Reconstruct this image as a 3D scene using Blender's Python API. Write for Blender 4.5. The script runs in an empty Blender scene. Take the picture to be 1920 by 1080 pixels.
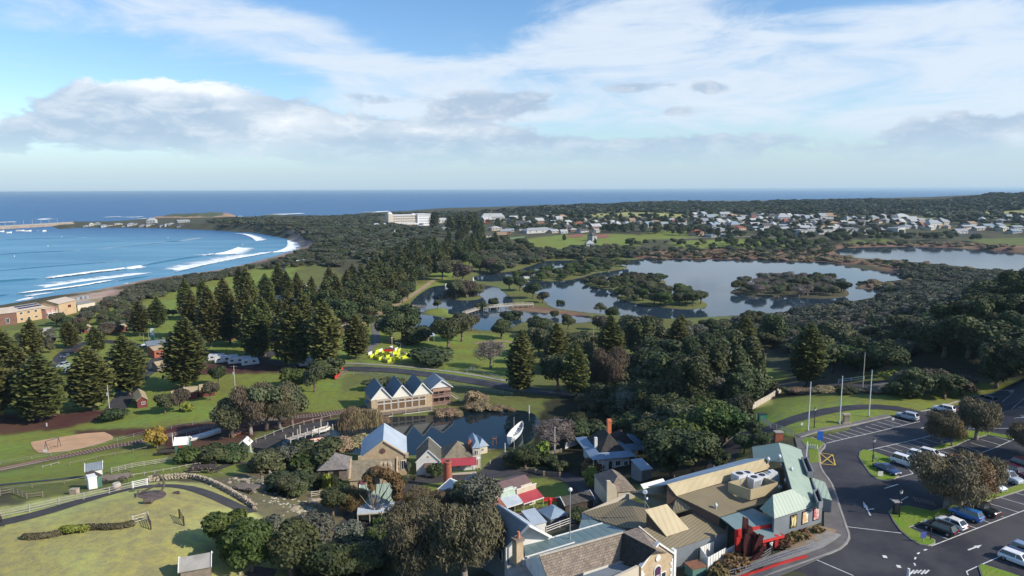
import bpy, math, random, colorsys
import numpy as np
from mathutils import Vector, Matrix
from mathutils.geometry import delaunay_2d_cdt
random.seed(7); RNG = np.random.default_rng(7)
S = bpy.context.scene
COL = S.collection
R = math.radians
# ---------------------------------------------------------------- camera
CAM_H, PITCH, ROLL, FPX = 70.0,8.18,-0.24,1280.0
cd = bpy.data.cameras.new('camera'); cam = bpy.data.objects.new('camera', cd); COL.objects.link(cam)
cd.sensor_width = 36; cd.lens = 36 * FPX / 1920; cd.clip_start = 1; cd.clip_end = 120000
RM = Matrix.Rotation(R(90 - PITCH),3, 'X') @ Matrix.Rotation(R(ROLL),3, 'Z')
cam.matrix_world = Matrix.Translation((0,0, CAM_H)) @ RM.to_4x4()
S.camera = cam
RMn = np.array(RM)
# ---------------------------------------------------------------- light
SUN_AZ, SUN_EL = 110.0,33.0          # azimuth from +Y towards +X
sd = bpy.data.lights.new('sun', 'SUN'); sun = bpy.data.objects.new('sun', sd); COL.objects.link(sun)
sd.energy = 5.0; sd.angle = R(0.5); sd.color = (1.0,0.92,0.79)
svec = Vector((math.sin(R(SUN_AZ)) * math.cos(R(SUN_EL)), math.cos(R(SUN_AZ)) * math.cos(R(SUN_EL)), math.sin(R(SUN_EL))))
sun.rotation_euler = svec.to_track_quat('Z', 'Y').to_euler()
sun.location = (0,0,300)
S.view_settings.view_transform = 'Standard'; S.view_settings.look = 'None'
S.view_settings.exposure = 0.14; S.view_settings.gamma = 1; S.view_settings.use_curve_mapping = False
try:
 S.cycles.max_bounces = 5; S.cycles.transparent_max_bounces = 6; S.cycles.volume_bounces = 0
 S.cycles.diffuse_bounces = 2; S.cycles.glossy_bounces = 3
except Exception: pass
# ---------------------------------------------------------------- world: Nishita sky with procedural clouds
W = bpy.data.worlds.new('World'); S.world = W; W.use_nodes = True
nt = W.node_tree; nt.nodes.clear()
class NB:
 """small node building helper"""
 def __init__(s, nt): s.nt = nt
 def n(s, t, **k):
  o = s.nt.nodes.new(t)
  for a, b in k.items(): setattr(o, a, b)
  return o
 def put(s, sock, v):
  if hasattr(v, 'is_linked'): s.nt.links.new(v, sock)
  else: sock.default_value = v
 def m(s, op, a, b=0.0, c=None, clamp=False):
  o = s.n('ShaderNodeMath', operation=op, use_clamp=clamp)
  s.put(o.inputs[0], a); s.put(o.inputs[1], b)
  if c is not None: s.put(o.inputs[2], c)
  return o.outputs[0]
 def ss(s, v, a, b, to0=0.0, to1=1.0):
  o = s.n('ShaderNodeMapRange', interpolation_type='SMOOTHSTEP')
  s.put(o.inputs['Value'], v); o.inputs['From Min'].default_value = a; o.inputs['From Max'].default_value = b
  o.inputs['To Min'].default_value = to0; o.inputs['To Max'].default_value = to1
  return o.outputs[0]
 def mix(s, f, a, b):
  o = s.n('ShaderNodeMix', data_type='RGBA'); s.put(o.inputs[0], f)
  for i, v in ((6, a),(7, b)):
   if hasattr(v, 'is_linked'): s.nt.links.new(v, o.inputs[i])
   else: o.inputs[i].default_value = (*v[:3], 1)
  return o.outputs[2]
 def noise(s, vec, scale, detail=4, rough=0.55, dist=0.0):
  o = s.n('ShaderNodeTexNoise'); s.nt.links.new(vec, o.inputs['Vector'])
  o.inputs['Scale'].default_value = scale; o.inputs['Detail'].default_value = detail
  o.inputs['Roughness'].default_value = rough; o.inputs['Distortion'].default_value = dist
  return o.outputs['Fac']
 def scale(s, vec, xyz, add=(0,0,0), rot=(0,0,0)):
  o = s.n('ShaderNodeMapping'); s.nt.links.new(vec, o.inputs['Vector'])
  o.inputs['Scale'].default_value = xyz; o.inputs['Location'].default_value = add; o.inputs['Rotation'].default_value = rot
  return o.outputs[0]
b = NB(nt)
tc = b.n('ShaderNodeTexCoord'); dirv = tc.outputs['Generated']
sep = b.n('ShaderNodeSeparateXYZ'); nt.links.new(dirv, sep.inputs[0])
X_, Y_, Z_ = sep.outputs
az = b.m('ARCTAN2', X_, Y_); el = b.m('ARCSINE', Z_)
U = b.m('MULTIPLY', az, 1000.0); V = b.m('MULTIPLY', el, 1000.0)     # milliradians
def pxaz(px, py):
 d = RMn @ np.array([(px - 960) / FPX, -(py - 540) / FPX, -1.0]); d /= np.linalg.norm(d)
 return 1000 * math.atan2(d[0], d[1]),1000 * math.asin(d[2])
def blob(px, py, sx, sy, ang=0.0, w=1.0):
 u0, v0 = pxaz(px, py); sx *= .72; sy *= .72
 du = b.m('SUBTRACT', U, u0); dv = b.m('SUBTRACT', V, v0)
 ca, sa = math.cos(R(ang)), math.sin(R(ang))
 a = b.m('ADD', b.m('MULTIPLY', du, ca / sx), b.m('MULTIPLY', dv, sa / sx))
 c = b.m('ADD', b.m('MULTIPLY', du, -sa / sy), b.m('MULTIPLY', dv, ca / sy))
 r2 = b.m('ADD', b.m('MULTIPLY', a, a), b.m('MULTIPLY', c, c))
 return b.m('MULTIPLY', b.m('EXPONENT', b.m('MULTIPLY', r2,-1.0)), w)
def acc(lst):
 o = lst[0]
 for q in lst[1:]: o = b.m('ADD', o, q)
 return o
nv = b.scale(dirv, (1,1,2.3), add=(3.1,0.4,0))
n1 = b.noise(nv, 5.2,9,0.56,0.25)
n2 = b.noise(b.scale(dirv, (1,1,2.6), add=(7.7,2,1)),17.0,7,0.62,0.3)
nz = b.m('ADD', b.m('MULTIPLY', n1,0.62), b.m('MULTIPLY', n2,0.38))
veil_m = acc([blob(420,55,420,48,-14,.8), blob(620,80,220,45,-18,.7), blob(150,60,260,80,-8,.5), blob(1200,60,260,110,12,1.15), blob(1060,140,220,55,10,.8),
              blob(900,150,260,40,8,.75), blob(1770,20,220,60,5,.9), blob(1780,130,300,60,4,1.0), blob(1420,75,60,18,0,.5),
              blob(1400,190,420,70,0,.9), blob(800,190,260,40,0,.7), blob(1850,230,200,80,0,.9)])
vn = b.noise(b.scale(dirv, (1,1,4.5), rot=(0, R(9),0), add=(1.3,4,0)),5.0,8,0.62,0.7)
vsum = b.m('ADD', b.m('ADD', b.m('MULTIPLY', b.m('SUBTRACT', vn, .5),1.7), b.m('MULTIPLY', b.m('SUBTRACT', n2,.5),.35)), b.m('MULTIPLY', b.m('MINIMUM', veil_m, 1.0),.78)); veil = b.m('MULTIPLY', b.ss(vsum, 0.22,0.95),0.92)
cum_m = acc([blob(270,205,150,52,0,.95), blob(400,215,160,52,0,.9), blob(190,245,110,40,0,.8), blob(560,262,230,52,-6,.95), blob(800,262,220,45,0,.62),
             blob(1050,290,330,40,0,.62), blob(1500,280,420,45,0,.58), blob(1880,262,110,52,0,1.0), blob(10,262,40,22,0,.8), blob(700,182,90,18,0,.55),
             blob(930,195,130,26,0,.85), blob(1190,165,80,14,0,.6), blob(1330,165,50,14,0,.6), blob(1270,208,90,14,0,.6), blob(1730,130,70,30,0,.45)])
cum = b.ss(b.m('ADD', b.m('MULTIPLY', b.m('SUBTRACT', nz, 0.5),2.9), cum_m),0.42,0.66)
cum = b.m('MULTIPLY', cum, b.ss(el, 0.012,0.075))
out_n = b.noise(b.scale(dirv, (1,1,2.5), add=(9,9,3)),3.0,8,0.55,0.3)
az_out = b.ss(b.m('ABSOLUTE', az),0.62,0.85); el_out = b.ss(el, 0.30,0.5)
outm = b.m('MULTIPLY', b.m('MAXIMUM', az_out, el_out), b.ss(out_n, 0.56,0.8))
tops = acc([blob(250,152,70,20,0,1.2), blob(390,165,90,18,-5,1.1), blob(560,225,90,20,0,.8), blob(500,275,120,28,10,.55), blob(800,245,130,12,0,.6), blob(1910,262,26,18,0,.9), blob(480,305,40,14,0,.7)])
lit = b.m('ADD', b.m('MULTIPLY', b.ss(n2,0.40,0.72),0.5), b.m('MULTIPLY', tops, 0.8), clamp=True)
ccol = b.mix(lit, (0.40,0.52,0.67),(0.92,0.94,0.97))
vcol = (0.70,0.79,0.90)
sky = b.n('ShaderNodeTexSky', sky_type='NISHITA'); sky.sun_disc = False
sky.sun_elevation = R(SUN_EL); sky.sun_rotation = R(SUN_AZ); sky.altitude = 0; sky.air_density = 1.0; sky.dust_density = 0.6; sky.ozone_density = 1.6
SKY_K = 0.15
vs = b.n('ShaderNodeVectorMath', operation='SCALE'); nt.links.new(sky.outputs[0], vs.inputs[0]); vs.inputs[3].default_value = SKY_K
hs = b.n('ShaderNodeHueSaturation'); hs.inputs['Hue'].default_value = 0.50; hs.inputs['Saturation'].default_value = 1.15; hs.inputs['Value'].default_value = 1.0
tm = b.n('ShaderNodeVectorMath', operation='MULTIPLY'); nt.links.new(vs.outputs[0], tm.inputs[0]); tm.inputs[1].default_value = (.94,1.0,1.08); nt.links.new(tm.outputs[0], hs.inputs['Color'])
c0 = b.mix(veil, hs.outputs[0], vcol)
c0 = b.mix(outm, c0,(0.70,0.78,0.88))
c1 = b.mix(b.m('MULTIPLY', cum, 0.9), c0, ccol)
hz = b.ss(el, 0.0,0.11,0.82,0.0)
c1 = b.mix(hz, c1,(0.43,0.60,0.77))
dv_ = b.n('ShaderNodeVectorMath', operation='SCALE'); nt.links.new(c1, dv_.inputs[0]); dv_.inputs[3].default_value = 1 / 0.1
bg = b.n('ShaderNodeBackground'); bg.inputs[1].default_value = 0.1; nt.links.new(dv_.outputs[0], bg.inputs[0])
W.cycles.sampling_method = 'MANUAL'; W.cycles.sample_map_resolution = 512
ow = b.n('ShaderNodeOutputWorld'); nt.links.new(bg.outputs[0], ow.inputs[0])
# ---------------------------------------------------------------- pixel <-> world helpers
def ray(px, py):
 d = RMn @ np.array([(px - 960) / FPX, -(py - 540) / FPX, -1.0]); return d
def PZ(px, py, z):
 d = ray(px, py); t = (z - CAM_H) / d[2]
 return Vector((d[0] * t, d[1] * t, z))
def proj(p):
 q = RMn.T @ (np.array(p, float) - np.array([0,0, CAM_H]))
 return 960 + FPX * q[0] / -q[2], 540 - FPX * q[1] / -q[2]
# ---------------------------------------------------------------- terrain
CTRL = [(0,1080,25),(200,1080,25),(400,1080,23),(0,1000,25),(200,980,25),(290,925,24.4),(400,960,23.5),(100,960,24.3),(0,930,22.5),(200,905,21),(330,893,19.5),(440,905,18.5),
 (550,960,18.5),(480,1010,21.5),(0,885,14),(150,868,10.5),(300,868,12),(0,840,7.5),(100,790,6.2),(200,745,5.5),(300,805,8.3),(400,785,7.5),(450,725,6),(350,690,5.5),(100,690,5),
 (250,620,5),(100,600,5),(550,800,9.7),(600,745,8),(620,700,7.8),(760,712,8.5),(900,735,9),(1050,765,9.6),(500,650,5),(450,560,5),(700,640,4.4),(850,662,4.4),(760,805,9.8),(470,870,11),(560,870,10.4),
 (620,895,11),(700,890,10.5),(850,890,10.5),(950,885,10.5),(1050,905,11.5),(1150,890,13.5),(900,965,13),(1000,965,14),(700,970,14),(620,1010,17),(750,1045,18),(850,1075,19),(600,1080,21),
 (1000,1070,20),(1200,1080,21.5),(1400,1060,22.5),(1500,1050,24.4),(1560,1000,25),(1560,900,25),(1300,960,22),(1200,930,18),(1400,860,22.5),(1455,830,24),
 (1500,860,25),(1600,900,25),(1700,1000,25),(1900,1070,25),(1900,860,25),(1900,760,25),(1700,760,25),(1600,800,25),(1500,800,25),(1750,830,25),(2100,900,25),(2100,760,26),(1700,1080,25),(1450,1080,24.4),
 (1450,772,23.5),(1600,742,24),(1750,722,25),(1900,717,26),(1480,690,12),(1600,700,21),(1700,662,24),(1850,625,32),(1920,560,34),(2050,560,40),(2000,650,38),(1700,570,11),(1560,600,7.5),(1800,540,10),
 (1600,640,12),(1440,620,6),(1300,620,6),(1150,650,5.5),(1100,700,6.8),(1250,720,10),(1350,765,15),(1300,820,15),(1200,810,12),(1250,860,15),(1385,825,21.5),(1430,790,23),(1440,715,13.5),
 (900,620,4),(1050,640,4.5),(560,520,5),(600,480,8),(650,450,10),(800,470,7),(900,450,9),(700,500,6),(800,520,4.3),(470,500,6),(350,540,6),(250,560,5),
 (600,430,12),(700,420,12),(760,425,10),(850,410,15),(950,400,16),(950,440,9),(1100,440,8),(1200,440,8),(1100,460,6),(1000,480,4.2),(1300,460,5),(1500,460,4.5),(1700,448,5),(1900,442,7),
 (1300,415,18),(1200,415,16),(1000,415,12),(1450,425,14),(1600,425,14),(1750,430,12),(1900,420,18),(1400,405,24),(1650,405,24),(1800,400,26),(450,412,10),(540,412,12),
 (955,394,22),(1050,390,27),(1160,384,31),(1240,385,30),(1420,383,33),(1500,384,32),(1610,376.5,38),(1720,381,34),(1800,375,42),(1880,364,54),(1960,365,54),(2150,366,54)]
WCTRL = [(0,0,26),(60,40,26),(200,0,26),(-100,20,26),(-250,0,20),(0,-200,26),(-500,60,6),(500,100,32),(800,400,30),(2500,900,30),(0,3300,3),(1500,3500,3),(3000,2600,20),(-200,2600,4),(-600,1500,6),(-900,600,2)]
def tf(x, y):
 d = np.hypot(x, y) + 20; return np.stack([np.arctan2(x, y) * 1.3, np.log(d)], -1)
_cp = [(*PZ(a, c, z)[:2], z) for a, c, z in CTRL] + WCTRL
_cp = np.array(_cp, float); _uv = tf(_cp[:, 0], _cp[:, 1])
def _phi(r): return np.sqrt(r * r + 0.0009)
_A = _phi(np.linalg.norm(_uv[:, None] - _uv[None], axis=-1)); n_ = len(_cp)
_P = np.c_[np.ones(n_), _uv]
_M = np.block([[_A - np.eye(n_) * 0.008, _P], [_P.T, np.zeros((3,3))]])
_w = np.linalg.solve(_M, np.r_[_cp[:, 2], np.zeros(3)])
def base_h(x, y):
 u = tf(x, y).reshape(-1,2); out = np.zeros(len(u))
 for i in range(0, len(u),40000):
  q = u[i:i + 40000]
  out[i:i + 40000] = _phi(np.linalg.norm(q[:, None] - _uv[None], axis=-1)) @ _w[:n_] + _w[n_] + q @ _w[n_ + 1:]
 return out.reshape(np.shape(x))
def wpoly(pts, z): return np.array([PZ(a, c, z)[:2] for a, c in pts])
def smooth_closed(p, k=2):
 for _ in range(k):
  q = np.roll(p, -1,0); p = np.stack([p * .75 + q * .25, p * .25 + q * .75], 1).reshape(-1,2)
 return p
def inside(poly, x, y):
 x = np.asarray(x); y = np.asarray(y)
 if x.size > 2000:
  lo = poly.min(0); hi = poly.max(0); k = (x >= lo[0]) & (x <= hi[0]) & (y >= lo[1]) & (y <= hi[1]); r = np.zeros(x.shape, bool)
  xs = x[k]; ys = y[k]; r[k] = _ins(poly, xs, ys); return r
 return _ins(poly, x, y)
def _ins(poly, x, y):
 r = np.zeros(np.shape(x), bool); j = len(poly) - 1
 for i in range(len(poly)):
  xi, yi = poly[i]; xj, yj = poly[j]
  if yi != yj:
   c = ((yi > y) != (yj > y)) & (x < (xj - xi) * (y - yi) / (yj - yi) + xi); r ^= c
  j = i
 return r
def sdist(poly, x, y):
 """negative inside"""
 x = np.asarray(x); y = np.asarray(y)
 if x.size > 20000:
  lo = poly.min(0) - 60; hi = poly.max(0) + 60; k = (x >= lo[0]) & (x <= hi[0]) & (y >= lo[1]) & (y <= hi[1]); r = np.full(x.shape, 999.0)
  if k.sum() < x.size * .8: r[k] = sdist_(poly, x[k], y[k]); return r
 return sdist_(poly, x, y)
def sdist_(poly, x, y):
 d = np.full(np.shape(x),1e9); q = np.roll(poly, -1,0)
 for (ax, ay),(bx, by) in zip(poly, q):
  vx, vy = bx - ax, by - ay; l2 = vx * vx + vy * vy + 1e-9
  t = np.clip(((x - ax) * vx + (y - ay) * vy) / l2,0,1)
  d = np.minimum(d, np.hypot(x - ax - t * vx, y - ay - t * vy))
 return np.where(inside(poly, x, y),-d, d)
LAND_PX = [(0,577),(60,566),(137,556),(187,547),(222,539),(300,527),(375,517),(437,505),(480,495),(517,485),(552,475),(562,462),(555,454),(530,446),(480,437),(400,432),(300,428),(225,427),(150,427),(110,430),(95,424),(130,415.5),
 (225,414.5),(300,412),(400,410),(475,409),(560,407),(615,406),(655,404),(700,402),(780,400),(842,395),(955,391),(1135,387),(1200,377),(1400,376),(1700,375),(2200,374)]
LANDW = np.vstack([np.array([(-700,-600),(-420,150),(-330,330)], float), wpoly(LAND_PX, 0), np.array([(6000,2500),(6000,-600)], float)])
LAKE_Z, POND_Z = 3.0,9.0
MAIN = [(890,517),(925,512),(960,510),(985,503),(1022,489),(1062,489),(1120,486),(1177,489),(1210,485),(1320,486),(1440,487),(1515,490),(1552,491),(1590,500),(1615,505),(1690,511),(1702,518),(1695,540),(1665,552),(1620,561),(1600,568),(1500,582),(1400,590),(1325,594),(1235,598),(1175,592),(1120,588),(1072,582),(1030,576),(1020,560),(1000,545),(975,535),(955,526),(920,528),(890,527)]
LAKE2 = [(1564,468),(1600,464),(1700,462.5),(1790,465),(1860,470),(1960,478),(2050,490),(2050,540),(1920,520),(1850,517),(1842,512),(1830,508),(1760,498),(1700,492),(1640,486),(1600,483),(1570,476)]
PONDS = [(772,568),(780,558),(795,547),(812,537),(838,535),(905,535),(932,538),(945,550),(962,563),(962,580),(990,585),(1045,590),(1110,597),(1110,604),(1040,606),(985,600),(960,612),(930,620),(885,617),(850,613),(830,617),(780,612),(700,611),(697,606),(735,590),(768,580)]
VPOND = [(470,848),(480,835),(520,824),(560,815),(610,807),(650,800),(712,783),(812,779),(867,772),(960,768),(1000,773),(1012,790),(1005,815),(990,835),(930,842),(880,846),(760,856),(680,852),(600,845),(540,850),(500,853)]
ISL = {
 'a': [(966,524),(1000,515),(1040,514),(1060,507),(1095,499),(1130,493),(1172,498),(1179,503),(1150,508),(1112,513),(1092,521),(1050,528),(1000,527)],
 'b': [(1091,532),(1115,527),(1150,527),(1190,521),(1240,525),(1252,529),(1235,536),(1180,538),(1150,546),(1110,539)],
 'c': [(1152,560),(1160,553),(1200,552),(1240,552),(1290,556),(1325,567),(1327,577),(1290,581),(1250,578),(1200,571)],
 'd': [(1366,548),(1390,537),(1430,530),(1500,526),(1555,528),(1585,540),(1597,556),(1550,561),(1480,557),(1420,559),(1372,552)],
 'e': [(1603,538),(1620,532),(1650,529),(1700,524),(1740,528),(1750,545),(1690,545),(1640,543),(1605,542)],
 'f': [(843,560),(852,553),(890,553),(905,556),(900,562),(862,564)],
 'g': [(787,590),(800,580),(830,577),(842,580),(838,590),(870,590),(900,598),(895,607),(870,610),(845,600),(815,592)],
 'h': [(940,577),(985,574),(1010,578),(1000,583),(965,583)],
}
ISW = [smooth_closed(wpoly(v, LAKE_Z)) for v in ISL.values()]
W_LAKES = [smooth_closed(wpoly(p, LAKE_Z)) for p in (MAIN, LAKE2, PONDS)]
W_VP = smooth_closed(wpoly(VPOND, POND_Z))
azf = np.radians(np.arange(-47,47.01,0.24))
azs = np.concatenate([np.radians([-180,-165,-150,-135,-120,-105,-90,-80,-70,-62,-56,-51]), azf, np.radians([51,56,62,70,80,90,105,120,135,150,165,180])])
lds = np.arange(math.log(25), math.log(6800),0.0098)
AZ, LD = np.meshgrid(azs, lds, indexing='ij'); GX = np.exp(LD) * np.sin(AZ); GY = np.exp(LD) * np.cos(AZ); GD = np.exp(LD)
def vnoise(x, y, s, seed=0):
 r = np.random.default_rng(seed); o = np.zeros(np.shape(x)); a = 1.0
 for k in range(5):
  for _ in range(3):
   th = r.uniform(0,6.28); f = s * (2.03 ** k) * r.uniform(.7,1.3); o = o + a * np.sin((x * np.cos(th) + y * np.sin(th)) * f + r.uniform(0,6.28));
  a *= .55
 return o / 4.5
GH = base_h(GX, GY)
GH = GH + vnoise(GX, GY, 0.012,3) * np.clip((GD - 750) / 900,0,1) * 4.5 + vnoise(GX, GY, 0.05,5) * np.clip((GD - 60) / 300,0,1) * 0.35 * (GX < 0)
def water_blend(H, poly_d, level, reach):
 s = np.clip(poly_d / reach, 0,1); s = s * s * (3 - 2 * s)
 land = level + 0.06 + (H - level - 0.06) * s
 return np.where(poly_d > 0, np.maximum(land, level + 0.05 + np.clip(poly_d, 0,20) * 0.015), level - np.clip(-poly_d * 0.25,0,2.5) - 0.02)
dsea = -sdist(LANDW, GX, GY)
GH = water_blend(GH, dsea, 0.0,22.0)
dl = np.minimum.reduce([sdist(p, GX, GY) for p in W_LAKES])
di = np.minimum.reduce([sdist(p, GX, GY) for p in ISW])
dw = np.maximum(dl, -di)
near_isl = (di < 0)
GH = np.where(dw < 40, water_blend(np.where(dl < 0, LAKE_Z + 0.7, GH), dw, LAKE_Z, np.where(dl < 0,3.0,14.0)), GH)
dvp = sdist(W_VP, GX, GY)
GH = np.where(dvp < 8, water_blend(GH, dvp, POND_Z, 3.0), GH)
def ter(x, y):
 x = np.asarray(x, float); y = np.asarray(y, float)
 a = np.arctan2(x, y); l = np.log(np.maximum(np.hypot(x, y),25.1))
 i = np.clip(np.searchsorted(azs, a) - 1,0, len(azs) - 2); fa = (a - azs[i]) / (azs[i + 1] - azs[i])
 fj = np.clip((l - lds[0]) / 0.0098,0, len(lds) - 1.001); j = fj.astype(int); fj = fj - j
 return (GH[i, j] * (1 - fa) * (1 - fj) + GH[i + 1, j] * fa * (1 - fj) + GH[i, j + 1] * (1 - fa) * fj + GH[i + 1, j + 1] * fa * fj)
def tz(x, y): return float(ter(x, y))
_ts = np.exp(np.arange(math.log(40), math.log(6500),0.004))
def G(px, py):
 """where the line of sight of a photo point meets the ground"""
 d = ray(px, py); d = d / math.hypot(d[0], d[1])
 z = CAM_H + d[2] * _ts; h = ter(d[0] * _ts, d[1] * _ts)
 k = np.nonzero(z <= h)[0]
 if len(k) == 0: k = [len(_ts) - 1]
 k = max(int(k[0]),1); e0 = z[k - 1] - h[k - 1]; e1 = z[k] - h[k]
 f = e0 / (e0 - e1) if e0 != e1 else 1.0
 t = _ts[k - 1] + (_ts[k] - _ts[k - 1]) * min(max(f, 0),1)
 return Vector((d[0] * t, d[1] * t, tz(d[0] * t, d[1] * t)))
def mpp(p): return (Vector(p) - Vector((0,0, CAM_H))).dot(Vector(RMn @ np.array([0,0,-1.0]))) / FPX   # metres per photo pixel
# ---------------------------------------------------------------- naming
def tag(o, label=None, cat=None, group=None, kind=None):
 if label: o['label'] = label
 if cat: o['category'] = cat
 if group: o['group'] = group
 if kind: o['kind'] = kind
 return o
def T(name, label, cat, loc, group=None, rz=0.0):
 o = bpy.data.objects.new(name, None); COL.objects.link(o); o.empty_display_size = 0.5
 o.location = loc; o.rotation_euler = (0,0, rz); return tag(o, label, cat, group)
def raw_mesh(name, V, F, mats=(), midx=None, smooth=False, uv=None):
 me = bpy.data.meshes.new(name)
 V = np.asarray(V, dtype=np.float32).reshape(-1,3)
 if isinstance(F, np.ndarray) and F.ndim == 2:
  nf, k = F.shape; me.vertices.add(len(V)); me.vertices.foreach_set('co', V.ravel())
  me.loops.add(nf * k); me.loops.foreach_set('vertex_index', F.astype(np.int32).ravel())
  me.polygons.add(nf); me.polygons.foreach_set('loop_start', np.arange(nf, dtype=np.int32) * k)
  me.polygons.foreach_set('loop_total', np.full(nf, k, dtype=np.int32)); me.update(calc_edges=True)
 else:
  me.from_pydata([tuple(map(float, v)) for v in V], [], [tuple(f) for f in F])
 for m in (mats if isinstance(mats, (list, tuple)) else [mats]): me.materials.append(m)
 if midx is not None: me.polygons.foreach_set('material_index', np.asarray(midx, dtype=np.int32))
 if smooth: me.polygons.foreach_set('use_smooth', np.ones(len(me.polygons), bool))
 if uv is not None:
  l = me.uv_layers.new(name='uv'); l.data.foreach_set('uv', np.asarray(uv, dtype=np.float32).ravel())
 return me
def ob(name, me, parent=None, loc=(0,0,0), kind=None):
 o = bpy.data.objects.new(name, me); COL.objects.link(o)
 if parent: o.parent = parent
 o.location = loc
 if kind: o['kind'] = kind
 return o
class MB:
 """collects shapes, links them as ONE mesh object"""
 def __init__(s): s.v = []; s.f = []; s.uv = []
 def add(s, V, F, uv=None):
  o = len(s.v); s.v += [tuple(v) for v in V]; s.f += [tuple(i + o for i in f) for f in F]
  for k, f in enumerate(F):
   if uv is not None: s.uv += [tuple(uv[i]) for i in f]
   else: s.uv += [(0.0,0.0)] * len(f)
 def frame_box(s, o, ex, ey, ez, x0, x1, y0, y1, z0, z1):
  o = Vector(o); P = [o + ex * a + ey * b_ + ez * c for c in (z0, z1) for a, b_ in ((x0, y0),(x1, y0),(x1, y1),(x0, y1))]
  s.add(P, [(3,2,1,0),(4,5,6,7),(0,1,5,4),(1,2,6,5),(2,3,7,6),(3,0,4,7)])
 def box(s, x0, x1, y0, y1, z0, z1): s.frame_box((0,0,0), Vector((1,0,0)), Vector((0,1,0)), Vector((0,0,1)), x0, x1, y0, y1, z0, z1)
 def bar(s, a, c, w, h=None, up=(0,0,1)):
  a = Vector(a); c = Vector(c); h = h or w; d = (c - a); L = d.length
  if L < 1e-6: return
  d /= L; u = Vector(up)
  if abs(d.dot(u)) > .98: u = Vector((1,0,0))
  sx = d.cross(u).normalized(); u = sx.cross(d).normalized()
  s.frame_box(a, d, sx, u, 0, L, -w / 2, w / 2,-h / 2, h / 2)
 def tube(s, a, c, r0, r1=None, n=8, cap=True):
  a = Vector(a); c = Vector(c); r1 = r0 if r1 is None else r1; d = (c - a).normalized()
  u = Vector((0,0,1)) if abs(d.z) < .95 else Vector((1,0,0)); sx = d.cross(u).normalized(); sy = d.cross(sx)
  V = [a + (sx * math.cos(t) + sy * math.sin(t)) * r0 for t in (2 * math.pi * i / n for i in range(n))] + [c + (sx * math.cos(t) + sy * math.sin(t)) * r1 for t in (2 * math.pi * i / n for i in range(n))]
  F = [(i, i + n, (i + 1) % n + n, (i + 1) % n) for i in range(n)]
  if cap: F += [tuple(range(n)), tuple(range(2 * n - 1, n - 1,-1))]
  s.add(V, F)
 def slab(s, pts, t, up=None, uv=True):
  """flat polygon with thickness t below it; uv along first edge"""
  P = [Vector(p) for p in pts]; n = len(P)
  e = (P[1] - P[0]).normalized(); nr = Vector((0,0,0))
  for i in range(n): nr += (P[i] - P[0]).cross(P[(i + 1) % n] - P[0])
  nr.normalize()
  if nr.z < 0: P = P[::-1]; nr = -nr; e = (P[-1] - P[-2]).normalized() if n > 2 else e
  w = nr.cross(e); Q = [p - nr * t for p in P]
  UV = [((p - P[0]).dot(e),(p - P[0]).dot(w)) for p in P] * 2
  s.add(P + Q, [tuple(range(n)), tuple(range(2 * n - 1, n - 1,-1))] + [(i, i + n, (i + 1) % n + n, (i + 1) % n) for i in range(n)], UV)
 def prism(s, pts, z1):
  """vertical walls from polygon pts (with own z) up to z1"""
  n = len(pts); P = [Vector(p) for p in pts]; ar = sum(P[i].x * P[(i + 1) % n].y - P[(i + 1) % n].x * P[i].y for i in range(n))
  if ar < 0: P = P[::-1]
  zt = z1 if isinstance(z1,(list, tuple)) else [z1] * n
  if ar < 0: zt = zt[::-1]
  Q = [Vector((p.x, p.y, z)) for p, z in zip(P, zt)]
  s.add(P + Q, [tuple(range(n - 1,-1,-1)), tuple(range(n, 2 * n))] + [(i, (i + 1) % n, (i + 1) % n + n, i + n) for i in range(n)])
 def build(s, name, mat, parent=None, kind=None, smooth=False, offset=None):
  off = Vector(offset) if offset is not None else (parent_world(parent) if parent else Vector((0,0,0)))
  V = np.array([tuple(v) for v in s.v], dtype=np.float32).reshape(-1,3) - np.array(off, dtype=np.float32)
  me = raw_mesh(name, V, s.f, [mat] if not isinstance(mat, list) else mat, smooth=smooth, uv=np.array(s.uv, dtype=np.float32))
  return ob(name, me, parent, (0,0,0), kind)
 def bl(s, name, mat, parent=None, smooth=False): return s.build(name, mat, parent, None, smooth, (0,0,0))
 def fb(s, f, *a): s.frame_box(f.o, f.ex, f.ey, f.ez, *a)
def parent_world(p):
 v = Vector((0,0,0))
 while p is not None: v = v + Vector(p.location); p = p.parent
 return v
def dup(root, loc=None, rz=None, label=None, group=None, scale=None, name=None):
 r = root.copy(); COL.objects.link(r)
 if loc is not None: r.location = loc
 if rz is not None: r.rotation_euler = (0,0, rz)
 if scale is not None: r.scale = scale if isinstance(scale, (tuple, list)) else (scale,) * 3
 if label: r['label'] = label
 if group: r['group'] = group
 for ch in list(root.children):
  c = ch.copy(); COL.objects.link(c); c.parent = r
  for g in list(ch.children):
   d = g.copy(); COL.objects.link(d); d.parent = c
 return r
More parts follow.
